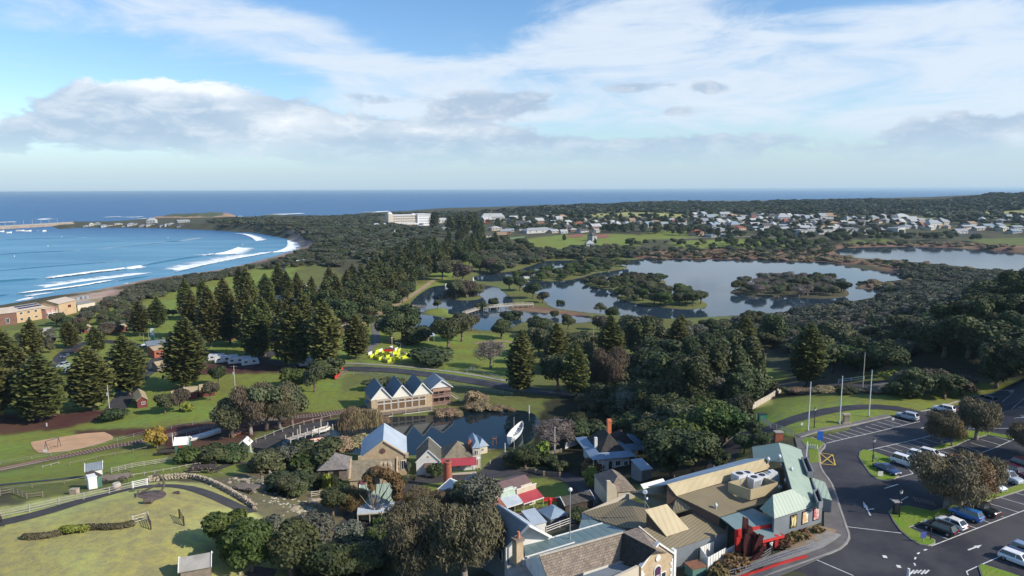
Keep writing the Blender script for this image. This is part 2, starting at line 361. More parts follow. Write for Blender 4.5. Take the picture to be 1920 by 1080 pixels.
# ---------------------------------------------------------------- materials
MATS = {}
def lin(c): return tuple((x / 255 / 12.92 if x / 255 <= .04045 else ((x / 255 + .055) / 1.055) ** 2.4) for x in c)
def M(name, c1, c2=None, scale=1.0, rough=.8, bump=0.0, bscale=None, metal=0.0, spec=.4, rnd=0.0, ribs=None, detail=4, emis=None, ribmix=.3, coat=0.0, bdist=.05, courses=None, coord='Object', trans=0.0):
 if name in MATS: return MATS[name]
 m = bpy.data.materials.new(name); m.use_nodes = True; nt = m.node_tree; bb = NB(nt); p = nt.nodes['Principled BSDF']
 p.inputs['Roughness'].default_value = rough; p.inputs['Metallic'].default_value = metal; p.inputs['Specular IOR Level'].default_value = spec
 if coat: p.inputs['Coat Weight'].default_value = coat; p.inputs['Coat Roughness'].default_value = .05
 t = bb.n('ShaderNodeTexCoord'); vec = t.outputs[coord]; col = None
 if c2 is None: c2 = tuple(x * .8 for x in c1)
 f = bb.noise(vec, scale, detail, .6); f = bb.ss(f, .32,.68); col = bb.mix(f, c1, c2)
 if rnd:
  oi = bb.n('ShaderNodeObjectInfo'); h = bb.n('ShaderNodeHueSaturation'); nt.links.new(col, h.inputs['Color'])
  nt.links.new(bb.m('MULTIPLY_ADD', oi.outputs['Random'], rnd * 1.0,1 - rnd * .5), h.inputs['Value'])
  nt.links.new(bb.m('MULTIPLY_ADD', bb.m('FRACT', bb.m('MULTIPLY', oi.outputs['Random'], 7.31)), rnd * .12,.5 - rnd * .06), h.inputs['Hue']); col = h.outputs[0]
 hgt = None
 if ribs:
  s = bb.n('ShaderNodeSeparateXYZ'); nt.links.new(t.outputs['UV'], s.inputs[0])
  ax = s.outputs[0 if ribs > 0 else 1]; w = bb.m('PINGPONG', ax, abs(ribs) / 2); w = bb.m('DIVIDE', w, abs(ribs) / 2); hgt = bb.ss(w, .55,.85)
  col = bb.mix(bb.m('MULTIPLY', hgt, ribmix), col, tuple(x * .3 for x in c1))
  hgt = bb.m('SUBTRACT', 1.0, hgt)
 if courses:
  s = bb.n('ShaderNodeTexBrick'); nt.links.new(t.outputs['UV'], s.inputs['Vector']); s.inputs['Scale'].default_value = 1.0
  s.inputs['Brick Width'].default_value = courses[0]; s.inputs['Row Height'].default_value = courses[1]; s.inputs['Mortar Size'].default_value = courses[2]
  s.inputs['Color1'].default_value = (1,1,1,1); s.inputs['Color2'].default_value = (.62,.62,.62,1); s.inputs['Mortar'].default_value = (.35,.33,.3,1)
  o = bb.n('ShaderNodeMix', data_type='RGBA', blend_type='MULTIPLY'); o.inputs[0].default_value = .8; nt.links.new(col, o.inputs[6]); nt.links.new(s.outputs['Color'], o.inputs[7]); col = o.outputs[2]
  hgt = bb.m('SUBTRACT', 1.0, s.outputs['Fac'])
 nt.links.new(col, p.inputs['Base Color'])
 if bump or hgt is not None:
  bn = bb.n('ShaderNodeBump'); bn.inputs['Strength'].default_value = max(bump, .5 if hgt is not None else 0); bn.inputs['Distance'].default_value = bdist
  src = hgt if hgt is not None else bb.noise(vec, bscale or scale * 4,4,.6)
  nt.links.new(src, bn.inputs['Height']); nt.links.new(bn.outputs[0], p.inputs['Normal'])
 if trans:
  p.inputs['Subsurface Weight'].default_value = 0
 MATS[name] = m; return m
def leafmat(name, c1, c2, rnd=.5, scale=.35, rough=.62):
 """foliage: two greens mixed by position within the crown and per object"""
 if name in MATS: return MATS[name]
 m = bpy.data.materials.new(name); m.use_nodes = True; nt = m.node_tree; bb = NB(nt); p = nt.nodes['Principled BSDF']
 p.inputs['Roughness'].default_value = rough; p.inputs['Specular IOR Level'].default_value = .25
 t = bb.n('ShaderNodeTexCoord'); oi = bb.n('ShaderNodeObjectInfo'); g = bb.n('ShaderNodeNewGeometry')
 f = bb.ss(bb.noise(t.outputs['Object'], scale, 3,.6),.35,.65)
 f2 = bb.m('ADD', bb.m('MULTIPLY', f, .6), bb.m('MULTIPLY', g.outputs['Random Per Island'], .4))
 col = bb.mix(f2, c1, c2); h = bb.n('ShaderNodeHueSaturation'); nt.links.new(col, h.inputs['Color'])
 nt.links.new(bb.m('MULTIPLY_ADD', oi.outputs['Random'], rnd, 1 - rnd * .5), h.inputs['Value'])
 nt.links.new(bb.m('MULTIPLY_ADD', bb.m('FRACT', bb.m('MULTIPLY', oi.outputs['Random'], 5.77)),.06,.465), h.inputs['Hue'])
 nt.links.new(h.outputs[0], p.inputs['Base Color']); MATS[name] = m; return m
# ---------------------------------------------------------------- ground sheet
def zpoly(px): return np.array([G(a, c)[:2] for a, c in px])
LAWN = (.14,.205,.03); LAWN2 = (.11,.15,.035); DRY = (.305,.335,.098); SCRUB = (.075,.078,.04); SOIL = (.085,.045,.026); REEDS = (.20,.135,.07); SAND = (.42,.33,.22)
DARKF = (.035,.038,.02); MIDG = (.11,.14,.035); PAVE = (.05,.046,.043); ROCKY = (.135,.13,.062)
ZONES = [
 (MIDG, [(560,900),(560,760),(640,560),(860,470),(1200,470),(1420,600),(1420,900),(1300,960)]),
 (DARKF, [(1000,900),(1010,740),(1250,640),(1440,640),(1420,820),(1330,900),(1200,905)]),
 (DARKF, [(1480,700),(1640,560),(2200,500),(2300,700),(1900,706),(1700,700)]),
 (MIDG, [(-60,1000),(-60,600),(180,555),(600,480),(700,560),(700,900),(500,900),(300,900)]),
 (LAWN, [(-60,765),(-60,640),(100,605),(270,565),(420,545),(640,560),(690,640),(655,690),(640,760),(560,765),(430,775),(200,775)]),
 (LAWN, [(-60,880),(-60,800),(200,768),(410,752),(430,778),(300,805),(150,845),(0,872)]),
 (LAWN, [(-60,915),(0,885),(140,855),(290,836),(340,872),(300,885),(150,905),(0,912)]),
 (LAWN, [(190,900),(330,872),(440,868),(480,885),(430,890),(300,895),(210,915)]),
 (LAWN, [(480,890),(500,878),(560,885),(575,895),(520,900)]),
 (LAWN, [(268,575),(300,548),(440,515),(500,497),(540,487),(570,492),(540,520),(560,562),(420,565),(330,595)]),
 (LAWN, [(640,682),(690,560),(780,540),(850,488),(890,492),(850,520),(830,540),(780,560),(720,600),(690,625),(1000,622),(1010,700),(960,712),(800,700)]),
 (LAWN, [(560,762),(640,740),(700,715),(760,706),(700,770),(640,785),(575,790)]),
 (LAWN, [(780,598),(800,578),(842,578),(870,590),(900,598),(880,612),(815,600)]),
 (LAWN, [(1425,802),(1405,780),(1440,748),(1600,742),(1740,742),(1810,722),(1920,708),(2200,690),(2200,730),(1920,733),(1740,778),(1680,790),(1500,822),(1440,815)]),
 (LAWN, [(1100,735),(1110,712),(1170,695),(1215,690),(1200,720)]),(LAWN, [(1395,722),(1430,680),(1475,700),(1470,724)]),(LAWN2, [(1560,715),(1640,695),(1700,680),(1740,700),(1700,718)]),
 (LAWN, [(950,457),(1030,440),(1190,438),(1215,448),(1185,468),(1000,474)]),(LAWN, [(1190,442),(1240,430),(1330,436),(1300,447),(1190,450)]),(LAWN, [(1255,451),(1480,447),(1540,456),(1500,463),(1320,468),(1255,462)]),(DRY, [(1090,402),(1180,397),(1370,401),(1330,408),(1120,409)]),
 (DRY, [(1835,396),(1880,394),(1970,393),(1970,408),(1870,410),(1835,406)]),(LAWN, [(1640,411),(1700,407),(1740,412),(1700,422)]),(LAWN2, [(1820,447),(1970,440),(1970,462),(1830,457)]),(LAWN2, [(1590,450),(1680,448),(1680,455),(1590,457)]),
 (LAWN, [(1870,420),(1960,420),(1960,428),(1870,426)]),(DRY, [(1700,408),(1740,404),(1760,410),(1720,414)]),
 (REEDS, [(1180,486),(1205,473),(1330,464),(1460,470),(1560,482),(1600,488),(1560,493),(1440,489),(1320,487)]),
 (REEDS, [(1440,487),(1520,462),(1660,455),(1920,458),(2000,470),(2000,480),(1860,471),(1700,463),(1600,464),(1564,468),(1572,478),(1600,484),(1700,493),(1760,499),(1842,512),(1840,522),(1700,514),(1600,494),(1540,492)]),
 (REEDS, ISL['e']),(REEDS, [(930,588),(960,570),(1010,575),(1110,590),(1110,600),(1040,592)]),
 (DRY, [(-400,1400),(-400,985),(0,955),(100,932),(280,905),(440,915),(500,965),(560,1010),(560,1400)]),
 (ROCKY, [(400,895),(470,880),(560,890),(640,930),(640,1010),(560,1020),(480,960),(420,920)]),
 (SOIL, [(-60,822),(-60,770),(60,780),(200,765),(240,778),(120,802)]),(SOIL, [(300,660),(420,690),(500,670),(640,690),(600,700),(480,700),(340,700)]),(SOIL, [(110,655),(160,650),(150,662)]),
 (SOIL, [(290,800),(400,790),(520,775),(640,772),(645,782),(560,800),(480,806),(470,835),(380,850),(300,850)]),
 (PAVE, [(620,915),(680,905),(760,893),(900,885),(950,868),(1000,885),(1140,900),(1140,970),(1060,990),(900,1010),(760,1000),(640,985)]),
 (LAWN, [(780,908),(860,900),(930,897),(1040,897),(1068,912),(1062,940),(1020,962),(900,950),(790,925)]),(LAWN, [(893,888),(925,876),(930,884),(905,892)]),
 (LAWN, [(680,1030),(700,1000),(800,1020),(800,1060),(740,1060)]),(DRY, [(1335,900),(1345,850),(1395,800),(1420,802),(1375,830),(1352,880),(1350,905)]),
 (SOIL, [(110,808),(300,800),(300,812),(200,822)]),(DRY, [(1400,770),(1400,745),(1430,745),(1450,760)]),
 ((.24,.19,.10), [(88,565),(187,549),(240,541),(300,529),(375,517),(385,521),(300,538),(240,553),(200,566),(150,578),(105,580)]),(SAND, [(85,566),(140,555),(187,547.5),(235,541),(200,556),(150,572),(110,578)]),
 (REEDS, [(470,478),(560,470),(640,480),(600,490),(520,492)]),
]
gcol = np.zeros((*GX.shape, 3)); gcol[:] = SCRUB
jx = vnoise(GX, GY, .25,11) * np.clip(GD * .012,0,6); jy = vnoise(GX, GY, .25,12) * np.clip(GD * .012,0,6)
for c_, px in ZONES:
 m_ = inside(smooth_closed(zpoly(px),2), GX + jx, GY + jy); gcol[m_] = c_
sandw = (dsea > -30) & (dsea < np.where(GD > 520,24,17)) & (GD < 1050) & (GX < -60)
gcol[sandw] = SAND
rocky = (dsea > 8) & (dsea < 28) & (GD > 640) & (GD < 1100) & (GX < -150); gcol[rocky & (vnoise(GX, GY, .4,9) > -.2)] = (.22,.17,.13)
muddy = (dw < .8) & (dw > -60); gcol[muddy & (di > 0)] = (.09,.075,.05)
for _ in range(1):
 gcol[1:-1,1:-1] = gcol[1:-1,1:-1] * .4 + (gcol[:-2,1:-1] + gcol[2:, 1:-1] + gcol[1:-1, :-2] + gcol[1:-1,2:]) * .15
na, nl = GX.shape
idx = np.arange(na * nl).reshape(na, nl)
quads = np.stack([idx[:-1, :-1], idx[1:, :-1], idx[1:, 1:], idx[:-1,1:]], -1).reshape(-1,4)[:, ::-1]
deep = (GH < -2.2).ravel(); quads = quads[~deep[quads].all(axis=1)]
GV = np.stack([GX.ravel(), GY.ravel(), GH.ravel()], -1)
cidx = [idx[i, 0] for i in range(na)]
gme = raw_mesh('ground', GV, quads, (), smooth=True)
ca = gme.color_attributes.new('zone', 'FLOAT_COLOR', 'POINT')
ca.data.foreach_set('color', np.c_[gcol.reshape(-1,3), np.ones(na * nl)].astype(np.float32).ravel())
gm = bpy.data.materials.new('ground'); gm.use_nodes = True; nt = gm.node_tree; b = NB(nt); p = nt.nodes['Principled BSDF']
p.inputs['Roughness'].default_value = .95; p.inputs['Specular IOR Level'].default_value = .1
at = b.n('ShaderNodeAttribute', attribute_name='zone'); g = b.n('ShaderNodeNewGeometry'); pos = g.outputs['Position']
f1 = b.ss(b.noise(pos, .045,6,.62,.4),.36,.66); f2 = b.ss(b.noise(pos, .6,5,.7),.3,.7); f3 = b.noise(pos, 5.0,3,.7)
hs = b.n('ShaderNodeHueSaturation'); nt.links.new(at.outputs['Color'], hs.inputs['Color'])
nt.links.new(b.m('MULTIPLY_ADD', f1,.045,.452), hs.inputs['Hue']); nt.links.new(b.m('MULTIPLY_ADD', f2,.25,.78), hs.inputs['Saturation'])
v = b.m('ADD', b.m('MULTIPLY', f1,.24), b.m('MULTIPLY', f2,.38)); v = b.m('ADD', v, b.m('MULTIPLY', f3,.5)); nt.links.new(b.m('ADD', v, .46), hs.inputs['Value'])
nt.links.new(hs.outputs[0], p.inputs['Base Color'])
bn = b.n('ShaderNodeBump'); bn.inputs['Strength'].default_value = .35; bn.inputs['Distance'].default_value = .2; nt.links.new(b.m('ADD', b.noise(pos, 2.2,5,.7), b.m('MULTIPLY', f2,.8)), bn.inputs['Height']); nt.links.new(bn.outputs[0], p.inputs['Normal'])
gme.materials.append(gm); tag(ob('ground', gme), kind='structure')
mb = MB(); mb.add([(25 * math.sin(a),25 * math.cos(a), tz(25.2 * math.sin(a),25.2 * math.cos(a))) for a in np.linspace(0,2 * math.pi, 48, endpoint=False)], [tuple(range(47,-1,-1))])
go = mb.build('grass_patch', M('grass_plain', LAWN2, DRY, .1, rough=.95)); go['kind'] = 'structure'
# ---------------------------------------------------------------- water
def water_mat(name, c_lo, c_hi, rough, bumps, spec=.5, extra=None, refl=None):
 m = bpy.data.materials.new(name); m.use_nodes = True; nt = m.node_tree; bb = NB(nt); p = nt.nodes['Principled BSDF']
 p.inputs['Roughness'].default_value = rough; p.inputs['IOR'].default_value = 1.333; p.inputs['Specular IOR Level'].default_value = spec
 g = bb.n('ShaderNodeNewGeometry'); pos = g.outputs['Position']; s = bb.n('ShaderNodeSeparateXYZ'); nt.links.new(pos, s.inputs[0])
 f = bb.noise(bb.scale(pos, (.4,1,1)),.012,5,.6); col = bb.mix(bb.ss(f, .3,.7), c_lo, c_hi)
 if extra: col = extra(bb, pos, s, col)
 nt.links.new(col, p.inputs['Base Color']); last = None
 for sc, st, di_, xs in bumps:
  bn = bb.n('ShaderNodeBump'); bn.inputs['Strength'].default_value = st; bn.inputs['Distance'].default_value = di_
  nt.links.new(bb.noise(bb.scale(pos, xs), sc, 4,.6), bn.inputs['Height'])
  if last: nt.links.new(last, bn.inputs['Normal'])
  last = bn.outputs[0]
 nt.links.new(last, p.inputs['Normal'])
 if refl:
  p.inputs['Specular IOR Level'].default_value = 0; gl = bb.n('ShaderNodeBsdfGlossy'); gl.inputs['Roughness'].default_value = rough; nt.links.new(last, gl.inputs['Normal'])
  fr = bb.n('ShaderNodeFresnel'); fr.inputs['IOR'].default_value = 1.33; ms = bb.n('ShaderNodeMixShader'); nt.links.new(bb.m('MINIMUM', bb.m('MULTIPLY', fr.outputs[0], refl[0]), refl[1]), ms.inputs[0])
  nt.links.new(p.outputs[0], ms.inputs[1]); nt.links.new(gl.outputs[0], ms.inputs[2]); nt.links.new(ms.outputs[0], nt.nodes['Material Output'].inputs[0])
 return m
def sea_extra(bb, pos, s, col):
 x, y, z = s.outputs
 dd = bb.m('ADD', y, bb.m('MULTIPLY', x, .25)); deep = bb.ss(dd, 760,1120)
 sh = bb.noise(bb.scale(pos, (.3,1,1), rot=(0,0, R(-24))),.02,4,.6)
 bay = bb.mix(bb.ss(sh, .35,.65),(.085,.25,.38),(.13,.32,.45))
 near = bb.ss(bb.m('ADD', x, bb.m('MULTIPLY', y, -.55)),-430,-330); bay = bb.mix(near, bay, (.17,.30,.345))
 col = bb.mix(deep, bay, (.030,.125,.275));
 wc = bb.noise(bb.scale(pos, (.25,1,1)),.05,5,.75); return bb.mix(bb.m('MULTIPLY', bb.ss(wc, .5,.75),.25), col, (.03,.11,.22))
seam = water_mat('sea_water', (.01,.05,.13),(.015,.07,.17),.22, [(.05,.55,3.0,(.5,1,1)),(.25,.55,.8,(.5,1,1))], .13, sea_extra, (.8,.22))
mb = MB(); mb.add([(-60000,-3000,0),(60000,-3000,0),(60000,60000,0),(-60000,60000,0)], [(0,1,2,3)]); o = mb.build('sea', seam, kind='structure')
lakem = water_mat('lake_water', (.022,.040,.062),(.028,.050,.072),.05, [(.35,.05,.25,(.6,1,1)),(1.2,.04,.06,(1,1,1))], .22, None, (1.05,.55))
pondm = water_mat('pond_water', (.008,.016,.022),(.010,.02,.026),.04, [(.8,.05,.06,(.6,1,1)),(2.5,.03,.02,(1,1,1))], .45)
def flat_sheet(name, poly, z, mat):
 n = len(poly); vv, _, ff, *_r = delaunay_2d_cdt([Vector(p_) for p_ in poly], [], [list(range(n))], 1,1e-4)
 V = [(q.x, q.y, z) for q in vv]; F = [tuple(f) if (vv[f[1]] - vv[f[0]]).cross(vv[f[2]] - vv[f[0]]) > 0 else tuple(f[::-1]) for f in ff]
 return ob(name, raw_mesh(name, V, F, mat), kind='structure')
def grow(poly, d):
 c = poly.mean(0); q = np.roll(poly, -1,0) - np.roll(poly, 1,0); nrm = np.stack([q[:, 1], -q[:, 0]], -1); nrm /= np.linalg.norm(nrm, axis=1, keepdims=True) + 1e-9
 ar = (poly[:, 0] * np.roll(poly[:, 1], -1) - np.roll(poly[:, 0], -1) * poly[:, 1]).sum()
 return poly + nrm * (d if ar > 0 else -d)
for nme, pl in zip(('lake', 'far_lake', 'park_pond'), W_LAKES): flat_sheet(nme, grow(pl, .9), LAKE_Z + (.004 if nme == 'park_pond' else 0), lakem)
flat_sheet('village_pond', grow(W_VP, .35), POND_Z, pondm)
# ---------------------------------------------------------------- draped sheets: roads, paths, sand
def drape(name, wp, mat, off=.05, step=3.0, kind='structure', parent=None, thick=0.0):
 """sheet laid over the ground inside a world polygon"""
 wp = np.array(wp, float); n = len(wp); x0, y0 = wp.min(0); x1, y1 = wp.max(0)
 gx, gy = np.meshgrid(np.arange(x0, x1, step), np.arange(y0, y1, step)); gx = gx.ravel(); gy = gy.ravel()
 k = sdist(wp, gx, gy) < -step * .35; pts = [Vector(p_) for p_ in wp] + [Vector((a, c)) for a, c in zip(gx[k], gy[k])]
 vv, _, ff, *_r = delaunay_2d_cdt(pts, [], [list(range(n))], 1,1e-4)
 xs = np.array([v_.x for v_ in vv]); ys = np.array([v_.y for v_ in vv]); zs = ter(xs, ys) + off
 F = [tuple(f) if (vv[f[1]] - vv[f[0]]).cross(vv[f[2]] - vv[f[0]]) > 0 else tuple(f[::-1]) for f in ff]
 V = list(zip(xs, ys, zs))
 if thick:
  m0 = len(V); loop = [int(np.argmin((xs - a) ** 2 + (ys - c) ** 2)) for a, c in wp]; V += [(xs[i], ys[i], zs[i] - thick) for i in loop]
  F += [(loop[i], m0 + i, m0 + (i + 1) % n, loop[(i + 1) % n]) for i in range(n)]
 o = ob(name, raw_mesh(name, V, F, mat), parent);
 if kind: o['kind'] = kind
 return o
def spline(pts, step=2.0):
 P = [Vector((p_[0], p_[1])) for p_ in pts]; out = []
 for i in range(len(P) - 1):
  p0 = P[max(i - 1,0)]; p1 = P[i]; p2 = P[i + 1]; p3 = P[min(i + 2, len(P) - 1)]; n = max(2, int((p2 - p1).length / step))
  for k in range(n):
   t = k / n; out.append(.5 * ((2 * p1) + (p2 - p0) * t + (2 * p0 - 5 * p1 + 4 * p2 - p3) * t * t + (3 * p1 - p0 - 3 * p2 + p3) * t ** 3))
 out.append(P[-1]); return out
def ribbon(name, wpts, w, mat, off=.06, step=2.0, kind='structure', parent=None, h=0.0, smooth=True, minz=None):
 C = spline(wpts, step) if smooth else [Vector((p_[0], p_[1])) for p_ in wpts]; V = []; F = []
 n = len(C); u = 0; UV = []
 for i, c in enumerate(C):
  d = (C[min(i + 1, n - 1)] - C[max(i - 1,0)]).normalized(); s_ = Vector((-d.y, d.x));
  if i: u += (c - C[i - 1]).length
  for t in (-.5,-.25,0,.25,.5):
   q = c + s_ * w * t; z = max(tz(q.x, q.y), minz or -99) + off + h; V.append((q.x, q.y, z)); UV.append((u, t * w))
 for i in range(n - 1):
  for k in range(4): a = i * 5 + k; F.append((a, a + 5, a + 6, a + 1)[::-1])
 if h:
  m0 = len(V)
  for i in range(n):
   for k in (0,4): x_, y_, z_ = V[i * 5 + k]; V.append((x_, y_, z_ - h - .3))
  for i in range(n - 1): F.append((m0 + 2 * i, i * 5, i * 5 + 5, m0 + 2 * i + 2)[::-1]); F.append((i * 5 + 4, m0 + 2 * i + 1, m0 + 2 * i + 3, i * 5 + 9)[::-1])
 uvl = [UV[i] if i < len(UV) else (0,0) for f in F for i in f]
 o = ob(name, raw_mesh(name, V, F, mat, uv=np.array(uvl)), parent)
 if kind: o['kind'] = kind
 return o
def wp(px): return [tuple(G(a, c)[:2]) for a, c in px]
ASPH = M('asphalt', (.022,.022,.030),(.060,.057,.061),.14, rough=.75, bump=.3, bscale=8, detail=8, spec=.35)
ASPH2 = M('worn_asphalt', (.055,.05,.05),(.04,.037,.038),.5, rough=.85, bump=.3, bscale=8, detail=8)
CONC = M('concrete', (.33,.31,.28),(.25,.235,.21),.6, rough=.9, bump=.2)
FOOT = M('footpath_concrete', (.16,.145,.14),(.12,.11,.105),.5, rough=.9, bump=.2, detail=6)
PAINT = M('white_paint', (.72,.71,.68),(.5,.5,.48),1.5, rough=.7)
YPAINT = M('yellow_paint', (.62,.42,.08),(.5,.34,.08),1.5, rough=.7)
GRASS = M('lawn_grass', (.14,.235,.028),(.19,.23,.045),.35, rough=.95, bump=.8, bscale=3, detail=8, spec=.1, bdist=.2)
DIRT = M('dirt_track', (.34,.24,.15),(.26,.19,.12),.4, rough=.95)
SANDM = M('sand', (.56,.34,.19),(.46,.28,.155),.25, rough=.95, bump=.2, detail=8, coord='Object')
BALL = M('rail_ballast', (.085,.062,.058),(.13,.10,.09),1.2, rough=.95, bump=.8, bscale=6)
CP = [(1440,1079),(1532,1047),(1575,1030),(1592,1010),(1587,990),(1577,960),(1560,910),(1540,880),(1536,852),(1547,835),(1522,821),(1502,821),(1671,781),(1717,772),(1747,768),(1813,748),(1828,747),(1872,737),(1920,729),(2200,690),(2500,900),(2500,1300),(1300,1300),(1350,1110)]
cpo = drape('car_park', [PZ(a, c, 25)[:2] for a, c in CP], ASPH, .05,4)
FP = [(1490,818),(1502,821),(1522,821),(1547,835),(1536,852),(1540,880),(1560,910),(1577,960),(1587,990),(1592,1010),(1575,1030),(1532,1047),(1440,1079),(1370,1105),(1290,1105),(1420,1050),(1545,990),(1545,950),(1510,880),(1495,840)]
drape('footpath', [PZ(a, c, 25)[:2] for a, c in FP], FOOT, .14,3, thick=.14)
KL = [(1300,1130),(1440,1079),(1532,1047),(1575,1030),(1592,1010),(1587,990),(1577,960),(1560,910),(1540,880),(1536,852),(1547,835),(1522,821)]
ribbon('kerb', wp(KL),.28, CONC, .02,1.5, h=.15)
ribbon('kerb', wp([(1500,821),(1671,782)]),.3, CONC, .02,1.5, h=.15); ribbon('kerb', wp([(1725,772),(1747,768),(1813,748),(1872,737),(1925,728),(1990,716)]),.3, CONC, .02,1.5, h=.15)
ribbon('footpath', wp([(1496,818),(1580,800),(1668,779)]),1.8, FOOT, .05,2)
for isl in ([(1611,860),(1613,851),(1620,847),(1634,849),(1665,860),(1690,868),(1668,868),(1662,878),(1684,894),(1676,900),(1660,903),(1645,900),(1632,890),(1620,874)],
   [(1750,846),(1752,839),(1790,829),(1800,812),(1812,810),(1850,815),(1900,828),(1898,832),(1850,820),(1812,827),(1790,837)],
   [(1668,962),(1672,957),(1700,950),(1750,960),(1815,940),(1865,924),(1920,905),(1960,893),(1960,902),(1925,914),(1840,942),(1775,966),(1702,990),(1752,1014),(1752,1020),(1740,1024),(1725,1022),(1708,1012),(1690,997),(1676,978)],
   [(1836,1064),(1840,1060),(1885,1074),(1960,1100),(1850,1110)], [(1503,827),(1512,822),(1530,826),(1544,835),(1534,846),(1535,870),(1518,870),(1516,845)],
   [(1700,852),(1712,848),(1716,852),(1704,856)]):
 w_ = [PZ(a, c, 25)[:2] for a, c in isl]; drape('grass_island', w_, GRASS, .2,1.5, thick=.2)
 ribbon('kerb', [tuple(v_) for v_ in w_] + [tuple(w_[0])], .22, CONC, .03,.8, h=.14, smooth=False)
def pline(a, c, w=.13, mat=PAINT, off=.085, par=None, name='painted_line'):
 a = PZ(*a, 25); c = PZ(*c, 25); d = (c - a).xy.normalized(); s_ = Vector((-d.y, d.x)) * w / 2; L = (c - a).length; n = max(1, int(L / 5))
 V = []; F = []
 for i in range(n + 1):
  q = a.xy + (c - a).xy * i / n
  for sg in (-1,1): r_ = q + s_ * sg; V.append((r_.x, r_.y, tz(r_.x, r_.y) + off))
 for i in range(n): F.append((2 * i, 2 * i + 2,2 * i + 3,2 * i + 1))
 o = ob(name, raw_mesh(name, V, F, mat), par or cpo); return o
def lerp2(a, c, t): return (a[0] + (c[0] - a[0]) * t, a[1] + (c[1] - a[1]) * t)
def bays(k0, k1, e0, e1, n):
 for i in range(n): pline(lerp2(k0, k1, i / (n - 1)), lerp2(e0, e1, i / (n - 1)),.11, name='bay_line')
bays((1541,821.5),(1671,784.5),(1568,830.5),(1706,794),11); pline((1549,834.5),(1725,791))
bays((1675,852),(1795,824),(1646,843),(1762,815),8); pline((1627.6,847),(1771,811.6))
bays((1745,851),(1858,822),(1786,862),(1896,834),7); pline((1835,851),(1902,831))
pline((1675,899),(1712,889)); bays((1690,868),(1700,866),(1712,889),(1722,886),2)
bays((1714,990),(1905,922),(1777,1011),(1965,938),8); pline((1746,1025),(1960,939))
bays((1830,742),(1925,724),(1862,758),(1960,735),6); pline((1845,762),(1960,738))
bays((1860,790),(1930,777),(1898,806),(1968,790),4); pline((1859,788),(1960,765)); pline((1790,805),(1820,797)); pline((1815,806),(1930,820))
pline((1812,1073),(1837,1061)); pline((1837,1061),(1875,1044)); pline((1587.5,989),(1690,1001)); pline((1532,1047),(1600,1081)); pline((1812,1073),(1815,1080))
for a, c in (((1738,1031),(1732,1033)),((1724,1037),(1720,1040)),((1717,1046),(1715,1050)),((1714,1057),(1716,1062)),((1658,917),(1684,909)),((1688,940),(1702,932)),((1668,936),(1682,942))): pline(a, c, .2, name='dash_line')
X4 = [(1536,852),(1561,856),(1566,875),(1539,872)]
for i, j in ((0,1),(1,2),(2,3),(3,0),(0,2),(1,3)): pline(X4[i], X4[j], .18, YPAINT, .09 + .004 * (i + 1) + (.02 if (i, j) in ((0,2),(1,3)) else 0), name='yellow_line')
def arrow(tail, head, w=.22, side=None):
 a = PZ(*tail, 25); c = PZ(*head, 25); d = (c - a).xy.normalized(); s_ = Vector((-d.y, d.x)); z = 25.0
 m0 = a.xy + d * ((c - a).length * .55); P = [a.xy - s_ * w / 2, m0 - s_ * w / 2, m0 - s_ * w * 1.4, c.xy, m0 + s_ * w * 1.4, m0 + s_ * w / 2, a.xy + s_ * w / 2]
 V = [(q.x, q.y, tz(q.x, q.y) + .09) for q in P]; ob('arrow_marking', raw_mesh('arrow_marking', V, [(0,1,5,6),(2,3,4)], PAINT), cpo)
arrow((1815,1032),(1841,1022)); arrow((1727,804),(1746,799.5)); arrow((1873,768),(1891,763.5)); arrow((1900,799),(1925,803)); arrow((1632,968),(1618,941)); arrow((1627,957),(1640,955),.18)
for i in range(5): pline((1706 + i * 7,1078 - (i % 3)),(1714 + i * 7,1070),.2, name='zebra_bar')
for i in range(7): pline((1712 + i * 6,932 + i * 1.4),(1718 + i * 6,941 + i * 1.4),.16, M('worn_paint', (.25,.2,.16)), name='hatch_bar')
for q in ((1655,1045),(1681,1063)): pline(q, (q[0] + 8, q[1] + 1),.6, name='worn_marking')
ribbon('loop_road', wp([(1428,812),(1460,797),(1500,783),(1560,769),(1620,763),(1680,766),(1722,776)]),3.6, ASPH, .07)
ribbon('driveway', wp([(1360,940),(1351,900),(1352,870),(1368,838),(1398,815),(1432,808)]),5.0, ASPH2,.07); ribbon('kerb', wp([(1337,900),(1340,870),(1356,835),(1388,810)]),.25, CONC, .02,1.5, h=.1)
ribbon('side_road', wp([(1400,724),(1480,722),(1560,723),(1640,726)]),4.2, ASPH2,.12); ribbon('hill_path', wp([(1640,724),(1670,712),(1705,692)]),2.6, FOOT, .1)
ribbon('paved_path', wp([(-60,992),(0,981),(60,967),(120,950),(180,932),(240,917),(300,911),(350,914),(400,930),(435,946),(470,962)]),3.0, ASPH2,.07)
ribbon('paved_path', wp([(-40,914),(0,910),(60,904),(120,898),(155,893)]),2.6, ASPH, .07)
ribbon('paved_path', wp([(395,882),(440,868),(480,872)]),2.0, ASPH2,.07)
ribbon('village_road', wp([(900,893),(960,887),(1020,885),(1070,898),(1100,915),(1105,940),(1080,965)]),3.6, ASPH, .07)
ribbon('village_road', wp([(640,1000),(700,950),(780,905),(900,893),(930,870),(960,850)]),3.6, ASPH2,.06)
ribbon('shore_road', wp([(480,842),(520,818),(580,800),(650,790),(700,782)]),5.5, ASPH2,.08, minz=9.1)
ribbon('coast_road', wp([(600,694),(650,692),(720,694),(800,702),(870,712),(960,727),(1040,737),(1120,738),(1220,733)]),7.5, ASPH, .14)
ribbon('footpath', wp([(640,681),(720,685),(800,692),(880,702),(960,716)]),1.8, CONC, .1)
ribbon('parking_road', wp([(330,660),(300,672),(285,690),(250,720),(215,770)]),6, ASPH2,.1)
